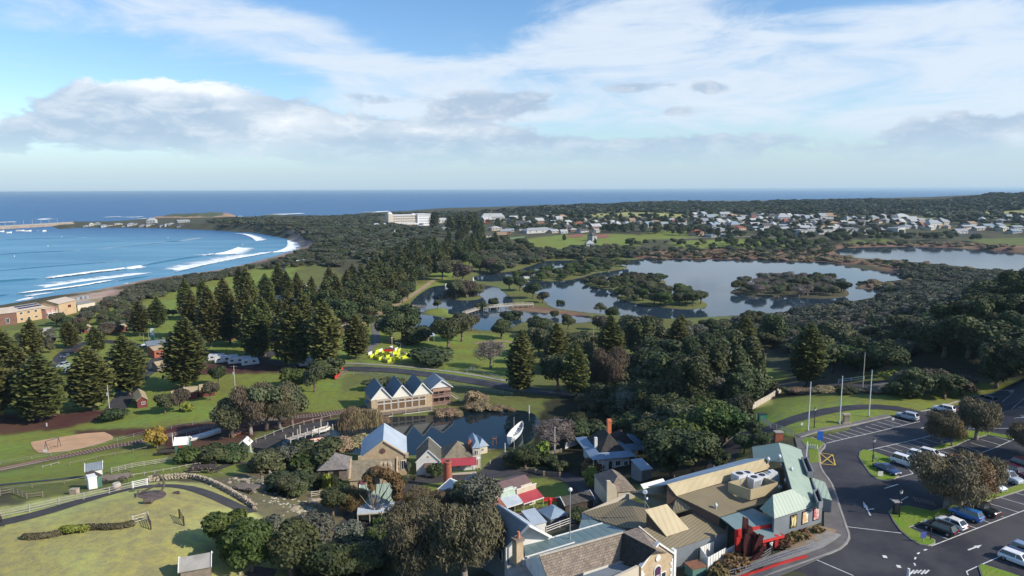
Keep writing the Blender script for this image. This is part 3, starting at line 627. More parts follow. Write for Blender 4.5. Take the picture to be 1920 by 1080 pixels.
ribbon('park_road', wp([(270,650),(330,648),(420,668),(500,678),(600,688)]),6, ASPH2,.1)
ribbon('park_road', wp([(100,690),(125,660),(180,640),(270,650)]),5, ASPH, .1)
ribbon('park_road', wp([(455,690),(620,600),(600,580),(700,540),(860,470)]),7, ASPH2,.12); ribbon('park_road', wp([(560,575),(620,560),(680,545)]),7, ASPH2,.1)
ribbon('gravel_walk', wp([(640,625),(700,596),(760,562),(800,535),(820,521)]),3.4, DIRT, .1); ribbon('gravel_walk', wp([(772,503),(790,496),(815,489)]),3, DIRT, .12)
ribbon('gravel_walk', wp([(700,600),(705,640),(690,660),(760,650)]),3, FOOT, .1); ribbon('gravel_walk', wp([(890,645),(940,640),(1000,650)]),3, DIRT, .1)
ribbon('dune_road', wp([(525,510),(535,495),(580,480),(620,468),(625,455),(615,442)]),7, ASPH2,.2)
drape('dune_car_park', smooth_closed(zpoly([(610,478),(612,466),(640,464),(642,476),(625,481)])), ASPH2,.25,8)
ribbon('town_road', wp([(1788,443),(1830,433),(1850,425)]),16, ASPH2,.4,8); ribbon('concrete_wall_top', wp([(1793,440),(1825,430)]),2, CONC, 2.5,8, h=2)
ribbon('dirt_track', wp([(-60,980),(0,958)]),.6, DIRT, .05)
sandp = smooth_closed(zpoly([(57,833),(60,828),(190,808),(213,818),(210,826),(140,845),(80,851),(68,848)]),1); drape('sand_pit', sandp, SANDM, .08,4)
for nme, px, c in (('sports_court', [(1068,441),(1095,439),(1093,444),(1062,446)], (.30,.10,.07)),('sports_court', [(1105,441),(1143,440),(1140,446),(1104,447)], (.30,.10,.07)),('sports_court', [(955,446),(985,443),(980,448),(948,450)], (.16,.22,.07))):
 drape(nme, zpoly(px), M('court_' + str(c[0]), c, rough=.9),.35,10)
ribbon('oval_boundary_path', wp([(1258,449),(1300,447),(1360,445),(1420,444),(1460,447),(1468,453),(1455,457)]),4, CONC, .35,8)
rail_c = spline(wp([(-60,896),(0,881),(90,862),(190,842),(282,825),(380,802),(470,790),(560,782),(650,770),(690,762)]),1.2)
tr = ribbon('railway_track', [tuple(c) for c in rail_c[::4]], 3.6, BALL, .06,2.4); RAILM = M('rusty_rail', (.22,.12,.08),(.15,.09,.06),2, rough=.5, metal=.3)
SLP = M('grey_sleeper', (.38,.33,.28),(.26,.22,.19),2, rough=.9)
sm = MB(); sm.box(-.12,.12,-1.25,1.25,0,.14); sme = sm.build('sleeper', SLP, tr); k_ = 0
dist = 0; lastp = rail_c[0]; nexts = 0
for i in range(1, len(rail_c)):
 seg = (rail_c[i] - lastp).length
 while nexts <= dist + seg and k_ < 290:
  q = lastp + (rail_c[i] - lastp) * ((nexts - dist) / seg); d = (rail_c[i] - lastp).normalized(); o = sme if k_ == 0 else sme.copy()
  if k_: COL.objects.link(o); o.parent = tr
  o.location = (q.x, q.y, tz(q.x, q.y) + .08); o.rotation_euler = (0,0, math.atan2(d.y, d.x)); nexts += .75; k_ += 1
 dist += seg; lastp = rail_c[i]
for sgn in (-.72,.72):
 mb = MB()
 for i in range(len(rail_c) - 1):
  d = (rail_c[i + 1] - rail_c[i]).normalized(); s_ = Vector((-d.y, d.x)) * sgn; a = rail_c[i] + s_; c = rail_c[i + 1] + s_
  mb.bar((a.x, a.y, tz(a.x, a.y) + .3),(c.x, c.y, tz(c.x, c.y) + .3),.09,.15)
 mb.build('rail', RAILM, tr)
# ---------------------------------------------------------------- surf
FOAM = bpy.data.materials.new('sea_foam'); FOAM.use_nodes = True; nt = FOAM.node_tree; bb = NB(nt); p = nt.nodes['Principled BSDF']
p.inputs['Base Color'].default_value = (.82,.86,.88,1); p.inputs['Roughness'].default_value = .9
g = bb.n('ShaderNodeNewGeometry'); at = bb.n('ShaderNodeAttribute', attribute_name='cover'); nz_ = bb.noise(bb.scale(g.outputs['Position'], (.35,1,1), rot=(0,0, R(-25))),.16,7,.72,.4)
nt.links.new(bb.ss(bb.m('ADD', at.outputs['Fac'], bb.m('MULTIPLY', bb.m('SUBTRACT', nz_, .5),1.6)),.42,.72), p.inputs['Alpha'])
def foam(name, px, w0, w1, cover=1.0, z=.25, hgt=1.2, kind='stuff', off=0.0):
 """a strip of broken water; thick crest on the shore side, thin trail seaward"""
 C = spline([PZ(a, c, 0)[:2] for a, c in px], 4.0); n = len(C); V = []; F = []; cv = []; K = 9
 for i, c in enumerate(C):
  d = (C[min(i + 1, n - 1)] - C[max(i - 1,0)]).normalized(); s_ = Vector((-d.y, d.x))
  if s_.y < 0: s_ = -s_
  e = min(1,6 * min(i, n - 1 - i) / n + .03); w = (w0 + (w1 - w0) * i / n) * (.35 + .65 * e) * (1.55 if hgt else 1)
  for k in range(K):
   t = k / (K - 1); q = c + s_ * (t * w); h = hgt * max(0, math.sin(min(1, t * 4.2) * math.pi)) ** .7 * e
   V.append((q.x, q.y, z + h + off)); cv.append(cover * (e if 0 < k < K - 1 else 0) * (1.25 if t < .3 else max(.1,1.0 - .75 * t)))
 for i in range(n - 1):
  for k in range(K - 1): a = i * K + k; F.append((a, a + K, a + K + 1, a + 1))
 me = raw_mesh(name, V, F, FOAM, smooth=True); a_ = me.attributes.new('cover', 'FLOAT', 'POINT'); a_.data.foreach_set('value', np.array(cv, dtype=np.float32))
 return tag(ob(name, me), kind=kind)
foam('breaking_wave', [(79,525),(120,520),(180,512),(230,506),(266,498)], 15,8,1.25, hgt=1.6)
foam('breaking_wave', [(18,554),(80,547),(150,538),(200,529),(226,525)], 8,6,1.15, hgt=1.2)
foam('breaking_wave', [(390,480),(410,476),(430,470),(446,464)], 26,15,1.2, hgt=1.6)
foam('breaking_wave', [(280,519),(320,513),(380,499),(430,488),(490,478),(520,471),(536,462),(535,450)], 5,22,1.15, hgt=1.0)
foam('surf_foam', [(330,510),(400,495),(470,481),(500,475)], 38,44,1.0, hgt=0, z=.2); foam('surf_foam', [(80,542),(150,530),(230,520),(300,510)], 30,34,.9, hgt=0, z=.2)
foam('surf_foam', [(-20,583),(60,568),(100,558)], 10,8,.9, hgt=0); foam('surf_foam', [(100,562),(137,556),(187,546),(240,536)], 9,5,1.0, hgt=0); foam('surf_foam', [(20,566),(60,556),(110,548)], 16,12,.85, hgt=0)
foam('surf_foam', [(230,535),(300,525),(375,515),(437,503),(480,493)], 5,8,.8, hgt=0); foam('breaking_wave', [(232,533.5),(245,531)], 3,3,1.2, hgt=.5)
foam('breaking_wave', [(436,437.5),(455,440),(470,446),(478,453)], 8,16,1.25, hgt=.8); foam('surf_foam', [(480,492),(517,483),(548,472),(557,462)], 7,7,.75, hgt=0)
foam('breaking_wave', [(-20,419),(36,417)], 40,30,1.3, z=.6, hgt=1.5); foam('breaking_wave', [(66,412.5),(80,411)], 30,30,1.0, z=.6); foam('breaking_wave', [(86,411),(102,410)], 30,30,1.0, z=.6)
foam('breaking_wave', [(203,408),(232,407)], 45,40,1.0, z=.6); foam('breaking_wave', [(255,408),(275,407)], 45,60,1.1, z=.6); foam('breaking_wave', [(270,411),(280,410.5)], 30,30,1.1, z=.6)
foam('breaking_wave', [(543,403),(560,402),(576,401)], 80,60,1.15, z=.8, hgt=2); foam('breaking_wave', [(545,408.5),(570,408)], 40,40,1.0, z=.6); foam('breaking_wave', [(442,407),(460,406)], 40,40,1.0, z=.6)
foam('breaking_wave', [(694,399.8),(716,399.8),(739,398.6)], 110,70,1.5, z=1, hgt=4.5); foam('breaking_wave', [(728,403.2),(755,402.8),(779,401.2)], 120,110,1.6, z=1, hgt=5.5)
foam('breaking_wave', [(846,396),(872,395.5)], 80,70,.95, z=.8, hgt=2); foam('breaking_wave', [(883,395),(894,394.5)], 80,80,1.3, z=.8, hgt=3); foam('breaking_wave', [(1075,388.5),(1092,388)], 60,50,1.0, z=.8)
SW = water_mat('wave_face', (.03,.12,.20),(.04,.15,.22),.12, [(.3,.4,.6,(.5,1,1))], .4)
def swell(px, w, h):
 C = spline([PZ(a, c, 0)[:2] for a, c in px], 5.0); n = len(C); V = []; F = []; K = 9
 for i, c in enumerate(C):
  d = (C[min(i + 1, n - 1)] - C[max(i - 1,0)]).normalized(); s_ = Vector((-d.y, d.x)); s_ = s_ if s_.y > 0 else -s_
  e = min(1,4 * min(i, n - 1 - i) / n)
  for k in range(K): t = k / (K - 1); q = c + s_ * w * t; V.append((q.x, q.y, .02 - .12 * (k in (0, K - 1)) + h * e * math.sin(min(1, t * 1.0) ** .6 * math.pi) ** 1.5))
 for i in range(n - 1):
  for k in range(K - 1): a = i * K + k; F.append((a, a + K, a + K + 1, a + 1))
 tag(ob('rolling_wave', raw_mesh('rolling_wave', V, F, SW, smooth=True)), kind='structure')
for px, w, h in (([(-30,531),(30,527),(79,523)], 9,1.3),([(264,500),(320,490),(390,479)], 11,1.3),([(224,527),(250,523),(282,518)], 6,.9),([(-20,559),(0,556),(20,552)], 6,.9),([(-40,512),(60,503),(150,496),(230,490)], 12,.6),
                 ([(-40,480),(60,474),(150,470)], 14,.7),([(200,466),(300,456),(370,445)], 14,.6),([(-30,452),(60,448),(160,446)], 14,.6)): swell(px, w, h)
# ---------------------------------------------------------------- plants
L_PINE = leafmat('pine_needles', (.045,.060,.020),(.155,.160,.042),.35,.5); L_PINE2 = leafmat('pine_needles_far', (.045,.062,.024),(.140,.150,.048),.35,.5)
L_DARK = leafmat('dark_leaves', (.026,.038,.016),(.072,.088,.028),.5,.5); L_GREEN = leafmat('green_leaves', (.030,.056,.012),(.078,.115,.024),.4,.6)
L_OLIVE = leafmat('olive_leaves', (.050,.060,.028),(.11,.115,.05),.5,.5); L_GREY = leafmat('grey_leaves', (.075,.080,.058),(.14,.145,.105),.5,.5)
L_BROWN = leafmat('she_oak_needles', (.075,.062,.036),(.145,.12,.068),.35,.5); L_RUST = leafmat('rusty_needles', (.10,.062,.026),(.19,.125,.05),.3,.5)
L_BARE = leafmat('bare_twigs', (.15,.12,.10),(.24,.20,.175),.35,.8); L_YEL = leafmat('yellow_leaves', (.30,.22,.03),(.22,.20,.03),.2,1.0); L_LIME = leafmat('lime_leaves', (.12,.17,.02),(.19,.22,.04),.3,.6)
L_REED = leafmat('reed_stems', (.30,.23,.13),(.20,.16,.085),.35,.5); L_RED = leafmat('brown_red_leaves', (.095,.078,.048),(.065,.052,.034),.3,.5); L_SCRUB = leafmat('coastal_scrub_leaves', (.045,.050,.030),(.108,.112,.068),.6,.35)
L_SCRUBF = leafmat('far_scrub_leaves', (.042,.054,.033),(.080,.090,.054),.6,.35)
BARK = M('bark', (.16,.12,.09),(.09,.07,.055),1.5, rough=.95, bump=.5); BARKG = M('grey_bark', (.26,.23,.20),(.16,.14,.12),1.5, rough=.95, bump=.5)
def quads(P, A, B):
 """quads centred at P with half axes A, B -> verts, faces"""
 V = np.stack([P - A - B, P + A - B, P + A + B, P - A + B], 1).reshape(-1,3); n = len(P)
 return V, np.arange(n * 4).reshape(n, 4)
def unit(v): return v / (np.linalg.norm(v, axis=-1, keepdims=True) + 1e-9)
def leafy(seed, lobes, n, size, droop=0.0, elong=1.0, core=.8, jitter=.22, up=.35):
 """crown of many leaf sprays spread over overlapping lobes (x, y, z, rx, ry, rz)"""
 r = np.random.default_rng(seed); L = np.array(lobes, float); wgt = (L[:, 3] * L[:, 4] + L[:, 3] * L[:, 5]); wgt /= wgt.sum()
 k = r.choice(len(L), n, p=wgt); d = unit(r.normal(size=(n, 3))); d[:, 2] = np.where((d[:, 2] < -.35) & (r.random(n) < .6),-d[:, 2], d[:, 2])
 rad = 1 - np.abs(r.normal(0, jitter, n)) * .8 + r.random(n) * .12
 P = L[k, :3] + d * L[k, 3:6] * rad[:, None]
 ok = np.ones(n, bool)
 for j in range(len(L)):     # drop the sprays deep inside another lobe
  q = (P - L[j, :3]) / L[j, 3:6]; ok &= ~((np.linalg.norm(q, axis=1) < .66) & (k != j))
 P = P[ok]; d = d[ok]; m = len(P)
 nr = unit(d + r.normal(0,.55,(m, 3)) + np.array([0,0, up])); a = unit(np.cross(nr, r.normal(size=(m, 3))))
 if droop: a = unit(a * (1 - droop) + np.array([0,0,-1]) * droop); a = unit(a - nr * (a * nr).sum(1, keepdims=True) * .5)
 bb_ = unit(np.cross(nr, a)); s = size * r.uniform(.6,1.3,(m, 1)); V, F = quads(P, a * s * elong, bb_ * s)
 V = V + r.normal(0, size * .18, V.shape)
 if core:
  cv, cf = ico(1); o = len(V); CV = []; CF = []  # solid core added inside each lobe to block light through the crown
  for j in range(len(L)): CV.append(cv * L[j, 3:6] * core + L[j, :3]); CF.append(cf + o + j * len(cv))
  return V, F, np.concatenate(CV), np.concatenate(CF)
 return V, F, None, None
def ico(sub):
 import bmesh
 bm = bmesh.new(); bmesh.ops.create_icosphere(bm, subdivisions=sub, radius=1); bm.verts.ensure_lookup_table()
 v = np.array([tuple(q.co) for q in bm.verts]); f = np.array([[q.index for q in fc.verts] for fc in bm.faces]); bm.free(); return v, f
def crown_mesh(name, mat, leaf):
 V, F, CV, CF = leaf
 if CV is None: return raw_mesh(name, V, F, mat)
 F = [tuple(f) for f in F.tolist()] + [tuple(f) for f in CF.tolist()]; return raw_mesh(name, np.concatenate([V, CV]), F, mat)
def trunk_mesh(name, mat, h, r, limbs, seed=0, lean=(0,0)):
 rr = random.Random(seed); mb = MB(); top = Vector((lean[0], lean[1], h)); mid = Vector((lean[0] * .3 + rr.uniform(-.1,.1) * h * .3, lean[1] * .3, h * .5))
 mb.tube((0,0,-.5), mid, r * 1.25, r * .85,7); mb.tube(mid, top, r * .85, r * .5,7)
 for (x, y, z) in limbs:
  s_ = mid.lerp(top, rr.uniform(.2,1)); e = Vector((x, y, z)); k = s_.lerp(e, .5) + Vector((0,0,-.06 * (e - s_).length)); mb.tube(s_, k, r * .5, r * .33,5); mb.tube(k, e, r * .33, r * .12,5)
 me = raw_mesh(name, mb.v, mb.f, mat, smooth=True); return me
def pine_mesh(seed, H=24.0, RB=6.3, tiers=27, power=.95, nb=12, quadn=9, gap=.0, base=.12, top=.35):
 """Norfolk pine: whorls of level branches with upturned frond tips"""
 r = np.random.default_rng(seed); P = []; A = []; B = []
 for t in range(tiers):
  f = t / (tiers - 1); z = H * (base + (1 - base) * f ** .93) ; rad = RB * ((1 - f) ** power * (1 - top * .12) + .05) * (1 - .35 * max(0,.16 - f) / .16)
  rad = RB * min(1.0,(1 - f) * 2.1 + .02) ** power * (1 - .30 * max(0,.18 - f) / .18)
  n = max(5, int(nb * (.45 + .55 * rad / RB))); ph = r.uniform(0,6.28)
  for k in range(n):
   if r.random() < gap: continue
   th = ph + 2 * math.pi * k / n + r.normal(0,.12); L = rad * r.uniform(.78,1.1); q = max(3, int(quadn * L / RB) + 1); dirv_ = np.array([math.cos(th), math.sin(th),0]); sd_ = np.array([-dirv_[1], dirv_[0], 0])
   dr = r.uniform(-.02,.12) * (1.6 - f * 2.2)
   for j in range(q):
    s = (j + .6) / q; c = dirv_ * L * s + np.array([0,0, z - L * s * dr + .16 * L * max(0, s - .6) ** 1.2 + r.normal(0,.09)])
    w = (.22 + .46 * math.sin(min(1, s * 1.12) * math.pi * .8)) * (.55 + .08 * L); tl = r.normal(0,.38); tp = r.normal(.08,.22)
    P.append(c + sd_ * r.normal(0,.12) * L * s); A.append((dirv_ + np.array([0,0, tp])) * L / q * .78); B.append((sd_ + np.array([0,0, tl])) * w * r.uniform(.75,1.2))
 P = np.array(P); A = np.array(A); B = np.array(B); V, F = quads(P, A, B); V = V + r.normal(0,.06, V.shape)
 n = int(tiers * 16); z = r.uniform(base, .97, n); rad = RB * np.minimum(1.0,(1 - z) * 2.1 + .02) ** power * r.uniform(.2,.62, n); th = r.uniform(0,6.28, n)
 P2 = np.stack([np.cos(th) * rad, np.sin(th) * rad, z * H], -1); a = unit(r.normal(size=(n, 3)) + np.array([0,0,.3])); c = unit(np.cross(a, r.normal(size=(n, 3)))); s = (.35 + .5 * rad / RB)[:, None]
 V2, F2 = quads(P2, a * s, c * s); return np.concatenate([V, V2]), np.concatenate([F, F2 + len(V)])
PROTO = {}
def proto(kind, n, fn): PROTO[kind] = [fn(i) for i in range(n)]
def rnd_lobes(seed, R_, H_, k, z0=.45, flat=.75, sp=.62):
 r = random.Random(seed); out = [(0,0, H_ * (z0 + .2), R_ * .62, R_ * .62, R_ * .5 * flat + H_ * .1)]
 for i in range(k):
  th = 6.28 * i / k + r.uniform(-.4,.4); d = R_ * r.uniform(.35, sp); s = R_ * r.uniform(.32,.5); out.append((math.cos(th) * d, math.sin(th) * d, H_ * r.uniform(z0,.84), s, s * r.uniform(.85,1.15), s * flat))
 return out
def mk_pine(i):
 cfg = [dict(H=24, RB=6.2, tiers=30, nb=16, quadn=13, power=.8), dict(H=24, RB=5.2, tiers=32, nb=15, quadn=12, power=.8), dict(H=24, RB=6.8, tiers=28, nb=17, power=.72, quadn=14), dict(H=24, RB=5.8, gap=.12, base=.2, quadn=12, power=.75)][i]
 V, F = pine_mesh(50 + i, **cfg); H = cfg['H']; mb = MB(); mb.tube((0,0,-1),(0,0, H * .5),.5,.32,8); mb.tube((0,0, H * .5),(0,0, H * .98),.32,.06,6)
 return raw_mesh('pine_crown', V, F, L_PINE), raw_mesh('trunk', mb.v, mb.f, BARK), H
def mk_pinefar(i):
 V, F = pine_mesh(80 + i, H=22, RB=[5.0,5.8,4.6][i], tiers=19, nb=11, quadn=7, power=.75); mb = MB(); mb.tube((0,0,-1),(0,0,20),.4,.1,6)
 return raw_mesh('pine_crown', V, F, L_PINE2), raw_mesh('trunk', mb.v, mb.f, BARK),22
def mk_tree(mat, bark, n=1500, size=.27, k=9, R_=3.3, H_=7.0, th=2.6, droop=0, elong=1.2, z0=.45, seeds=0, flat=.8, core=.8, lean=0.0, jitter=.22, sp=.62):
 def f(i):
  lb = rnd_lobes(seeds + i * 7, R_, H_, k, z0, flat, sp); lf = leafy(seeds + i, lb, n, size, droop, elong, core, jitter)
  return crown_mesh('crown', mat, lf), trunk_mesh('trunk', bark, th, .05 * H_ * .6 + .08, [(l[0], l[1], l[2]) for l in lb[1:8]], i, (lean * (1 - 2 * (i % 2)),0)), H_
 return f
proto('norfolk', 4, mk_pine); proto('norfolk_far', 3, mk_pinefar)
proto('dark', 3, mk_tree(L_DARK, BARK, 4600,.135,12, seeds=100)); proto('green', 3, mk_tree(L_GREEN, BARK, 5200,.13,12, seeds=130, z0=.35)); proto('olive', 3, mk_tree(L_OLIVE, BARK, 4200,.14,11, seeds=160))
proto('grey', 3, mk_tree(L_GREY, BARKG, 3800,.12,11, seeds=190, core=.7)); proto('sheoak', 3, mk_tree(L_BROWN, BARKG, 15000,.042,20,3.6,7.5,2.6, droop=.6, elong=4.0, seeds=220, jitter=.3, core=.62, flat=1.0, z0=.38))
proto('rust', 2, mk_tree(L_RUST, BARKG, 13000,.042,18,3.6,7.0,2.6, droop=.5, elong=4.0, seeds=250, jitter=.3, core=.62)); proto('bare', 2, mk_tree(L_BARE, BARKG, 1500,.035,8,3.2,6.5,2.2, droop=.2, elong=14, seeds=280, core=0, jitter=.5))
proto('tall', 3, mk_tree(L_DARK, BARK, 7500,.135,18,3.5,10.5,4.0, seeds=310, z0=.3, flat=1.25)); proto('umbrella', 2, mk_tree(L_OLIVE, BARKG, 5200,.12,12,5.0,7.5,4.2, seeds=340, z0=.66, flat=.42, core=.75, sp=.8))
proto('yellow', 1, mk_tree(L_YEL, BARK, 900,.18,7,2.4,4.2,1.4, seeds=370, z0=.3)); proto('lime', 2, mk_tree(L_LIME, BARK, 900,.2,7,2.4,3.2,.8, seeds=373, z0=.3)); proto('red', 2, mk_tree(L_RED, BARK, 3800,.13,11,3.2,6,2.4, seeds=376, core=.8))
def mk_bush(mat, n=420, size=.3, seeds=400, R_=2.6, H_=3.0):
 def f(i):
  lb = rnd_lobes(seeds + i, R_, H_, 6,.3,.7); lf = leafy(seeds + i, lb, n, size, 0,1.1,.82,.15); return crown_mesh('foliage', mat, lf), None, H_
 return f
proto('scrub', 4, mk_bush(L_SCRUB, 1300,.15)); proto('scrubfar', 4, mk_bush(L_SCRUBF, 170,.46,430)); proto('hedge', 3, mk_bush(L_GREEN, 1700,.12,460,2.2,2.6)); proto('darkbush', 3, mk_bush(L_DARK, 1600,.13,490,2.4,2.8)); proto('twigbush', 2, mk_bush(L_GREY, 1400,.1,520)); proto('redbush', 2, mk_bush(L_RUST, 300,.14,540,1.0,1.0)); proto('limebush', 2, mk_bush(L_LIME, 500,.18,560,1.8,2.2))
proto('drybush', 3, mk_bush(L_REED, 1500,.09,590,2.4,2.2)); proto('oliveb', 3, mk_bush(L_OLIVE, 1500,.14,620,2.6,3.2))
def mk_reed(i):
 r = np.random.default_rng(700 + i); n = 900; x = r.normal(0,1.3, n); y = r.normal(0,1.0, n); h = r.uniform(1.2,2.6, n) * np.exp(-(x * x + y * y) / 9); th = r.uniform(0,3.14, n); w = .05
 ln = r.normal(0,.22,(n, 2)) * h[:, None]; a = np.stack([np.cos(th), np.sin(th),0 * th], -1) * w; b0 = np.stack([x, y, -.3 + 0 * x], -1); t0 = np.stack([x + ln[:, 0], y + ln[:, 1], h], -1)
 V = np.stack([b0 - a, b0 + a, t0 + a * .8, t0 - a * .8], 1).reshape(-1,3); return raw_mesh('reed_stems', V, np.arange(n * 4).reshape(n, 4), L_REED), None, 2.4
proto('reed', 3, mk_reed)
DESC = {'norfolk': ('norfolk_pine', 'pine', ['tall tiered Norfolk pine', 'narrow tiered Norfolk pine', 'broad tiered Norfolk pine', 'open tiered Norfolk pine']), 'norfolk_far': ('norfolk_pine', 'pine', ['distant dark conical pine']),
 'dark': ('broadleaf_tree', 'tree', ['dark green round tree']), 'green': ('leafy_tree', 'tree', ['bright green leafy tree']), 'olive': ('olive_green_tree', 'tree', ['olive green spreading tree']), 'grey': ('grey_green_tree', 'tree', ['grey green light tree']),
 'sheoak': ('she_oak', 'tree', ['brownish drooping she-oak']), 'rust': ('she_oak', 'tree', ['rust brown she-oak']), 'bare': ('bare_tree', 'tree', ['leafless grey tree']), 'tall': ('tall_tree', 'tree', ['tall dark green tree']), 'umbrella': ('umbrella_tree', 'tree', ['flat-topped spreading tree on bare limbs']),
 'yellow': ('yellow_tree', 'tree', ['yellow leaved small tree']), 'lime': ('lime_green_tree', 'tree', ['lime green small tree']), 'red': ('red_brown_tree', 'tree', ['red brown round tree']), 'scrub': ('coastal_shrub', 'shrub', ['grey green coastal shrub']), 'scrubfar': ('coastal_shrub', 'shrub', ['far grey green shrub']),
 'hedge': ('green_bush', 'bush', ['rounded bright green bush']), 'darkbush': ('dark_bush', 'bush', ['rounded dark green bush']), 'twigbush': ('grey_bush', 'bush', ['pale grey bush']), 'redbush': ('grass_tuft', 'plant', ['orange brown grass tuft']), 'limebush': ('lime_bush', 'bush', ['lime green bush']), 'drybush': ('dry_bush', 'bush', ['dry straw bush']), 'oliveb': ('olive_bush', 'bush', ['olive green bush']), 'reed': ('reed_clump', 'reeds', ['straw coloured reed clump'])}
AUTO = []      # things whose labels are written at the end from where they stand
PR = random.Random(99)
def plant(kind, loc, h=None, sc=None, var=None, group=None, wx=1.0, label=None):
 pr = PROTO[kind]; v = PR.randrange(len(pr)) if var is None else var; cm, tm, H = pr[v]; nm, cat, ds = DESC[kind]; s = sc if sc else h / H
 r = bpy.data.objects.new(nm, None); COL.objects.link(r); r.location = loc; r.rotation_euler = (0,0, PR.uniform(0,6.28)); r.scale = (s * wx, s * wx, s); r['category'] = cat
 if 'norfolk' in kind: r.rotation_euler = (PR.gauss(0,.03), PR.gauss(0,.03), PR.uniform(0,6.28))
 c = bpy.data.objects.new('foliage' if tm is None else 'crown', cm); COL.objects.link(c); c.parent = r
 if tm is not None: t = bpy.data.objects.new('trunk', tm); COL.objects.link(t); t.parent = r
 if group: r['group'] = group
 if label: r['label'] = label
 else: AUTO.append((r, ds[v % len(ds)], Vector(loc)))
 return r
def plant_px(kind, px, py, hpx, var=None, wx=1.0, group=None, label=None):
 """tree with its foot at a photo point and a height measured in photo pixels"""
 g_ = G(px, py); h = hpx * mpp(g_) / math.cos(R(PITCH) + math.atan((py - 540) / FPX)) ; return plant(kind, g_, h=h, var=var, wx=wx, group=group, label=label)
for a in [(8,748,130,2,1.1),(48,772,118,0,1.0),(78,790,124,2,1.15),(-25,795,150,2,1),(62,690,92,1,.95),(134,652,52,0,1.1),(175,768,116,2,1.15),(184,668,56,3,1.2),(243,740,112,0,1.15),
          (345,728,130,0,1.12),(262,630,65,0,1.0),(297,614,57,0,1.05),(360,635,92,1,1),(350,600,78,1,.9),(396,650,112,1,.95),(385,590,70,1,.8),(432,645,112,1,.95),(420,600,80,0,.8),(462,650,110,1,.9),(468,610,108,1,.8),(480,675,110,0,.9),(497,668,110,1,1),
          (508,615,80,1,.9),(553,690,118,2,.95),(535,680,110,0,.9),(573,650,105,3,.8),(610,690,125,1,1.15),(600,640,75,0,.9),(668,672,82,0,1.15),(524,640,78,1,.9),(545,600,60,1,.9),(500,575,62,0,1.0),(452,560,60,1,.9),(522,560,68,1,.9),(540,570,62,1,.9),(585,570,52,1,.9),(560,565,55,1,.9),
          (590,600,62,0,.9),(570,610,66,1,.9),(610,585,60,1,.9),(632,580,60,0,.9),(650,560,55,1,.9),(640,600,48,0,.9),(620,555,58,1,.9),(660,545,52,1,.9),(676,585,55,0,1),(690,560,52,1,1),(700,540,50,1,1),(975,740,118,1,1.0),(1045,700,95,0,1.0),(1080,745,105,2,.8),(1145,690,98,0,1.0),(1270,672,75,2,1.0),(1395,668,78,2,1.0),(1512,722,115,2,.95),
          (985,705,85,1,.8),(1275,640,50,2,1.1),(1420,720,60,2,.7)]:
 plant_px('norfolk', *a[:3], var=a[3], wx=a[4] * 1.05, group='Norfolk pines of the foreshore park')
for i in range(104):
 t = i / 103; row = i % 5; cx = 655 + 245 * t + (row - 2) * 11 * (1 - .45 * t) + PR.uniform(-7,7); cy = 588 - 112 * t ** .9 - (row - 2) * 8 * (1 - t * .6) + PR.uniform(-5,5) - 16 * row * (1 - t) * .35
 if cx > 780 and cy > 520 - (cx - 780) * .2: cy = 516 - (cx - 780) * .12
 plant_px('norfolk_far', cx, cy, 54 - 20 * t + PR.uniform(-5,6), wx=1.15, group='Norfolk pines in the avenue')
pw = np.array([(560,604),(640,560),(720,500),(800,462),(880,442),(850,490),(770,535),(700,590),(630,625)], float)
for i in range(400):
 if i == 399: break
 x, y = PR.uniform(560,880), PR.uniform(442,625)
 if i % 2 == 0 and inside(pw, np.array([x]), np.array([y]))[0]: plant_px('norfolk_far', x, y, 58 - .2 * (600 - y) + PR.uniform(-9,9), wx=1.1, group='Norfolk pines in the avenue')
for x, y, h in [(812,432,36),(818,425,30),(845,440,38),(858,435,36),(870,445,45),(880,440,44),(893,450,40),(866,425,30),(890,432,36),(902,445,34),(900,465,34),(885,470,34),(930,460,26),(976,415,17),(1033,417,18),(995,416,13),(1072,413,18),(1090,413,18),(1145,413,14),(1163,417,18),(1212,412,17),(1228,412,16),(1248,420,18),(1367,445,16),(1379,443,14),(1423,446,14),(1437,447,13),(1460,450,14),(1480,448,16),(1500,448,15),(936,430,16),(1235,418,14),(1058,451,12),(1116,457,10)]:
 plant_px('norfolk_far', x, y, h, wx=1.25 if h > 24 else 1.5, group='Norfolk pines of the town')
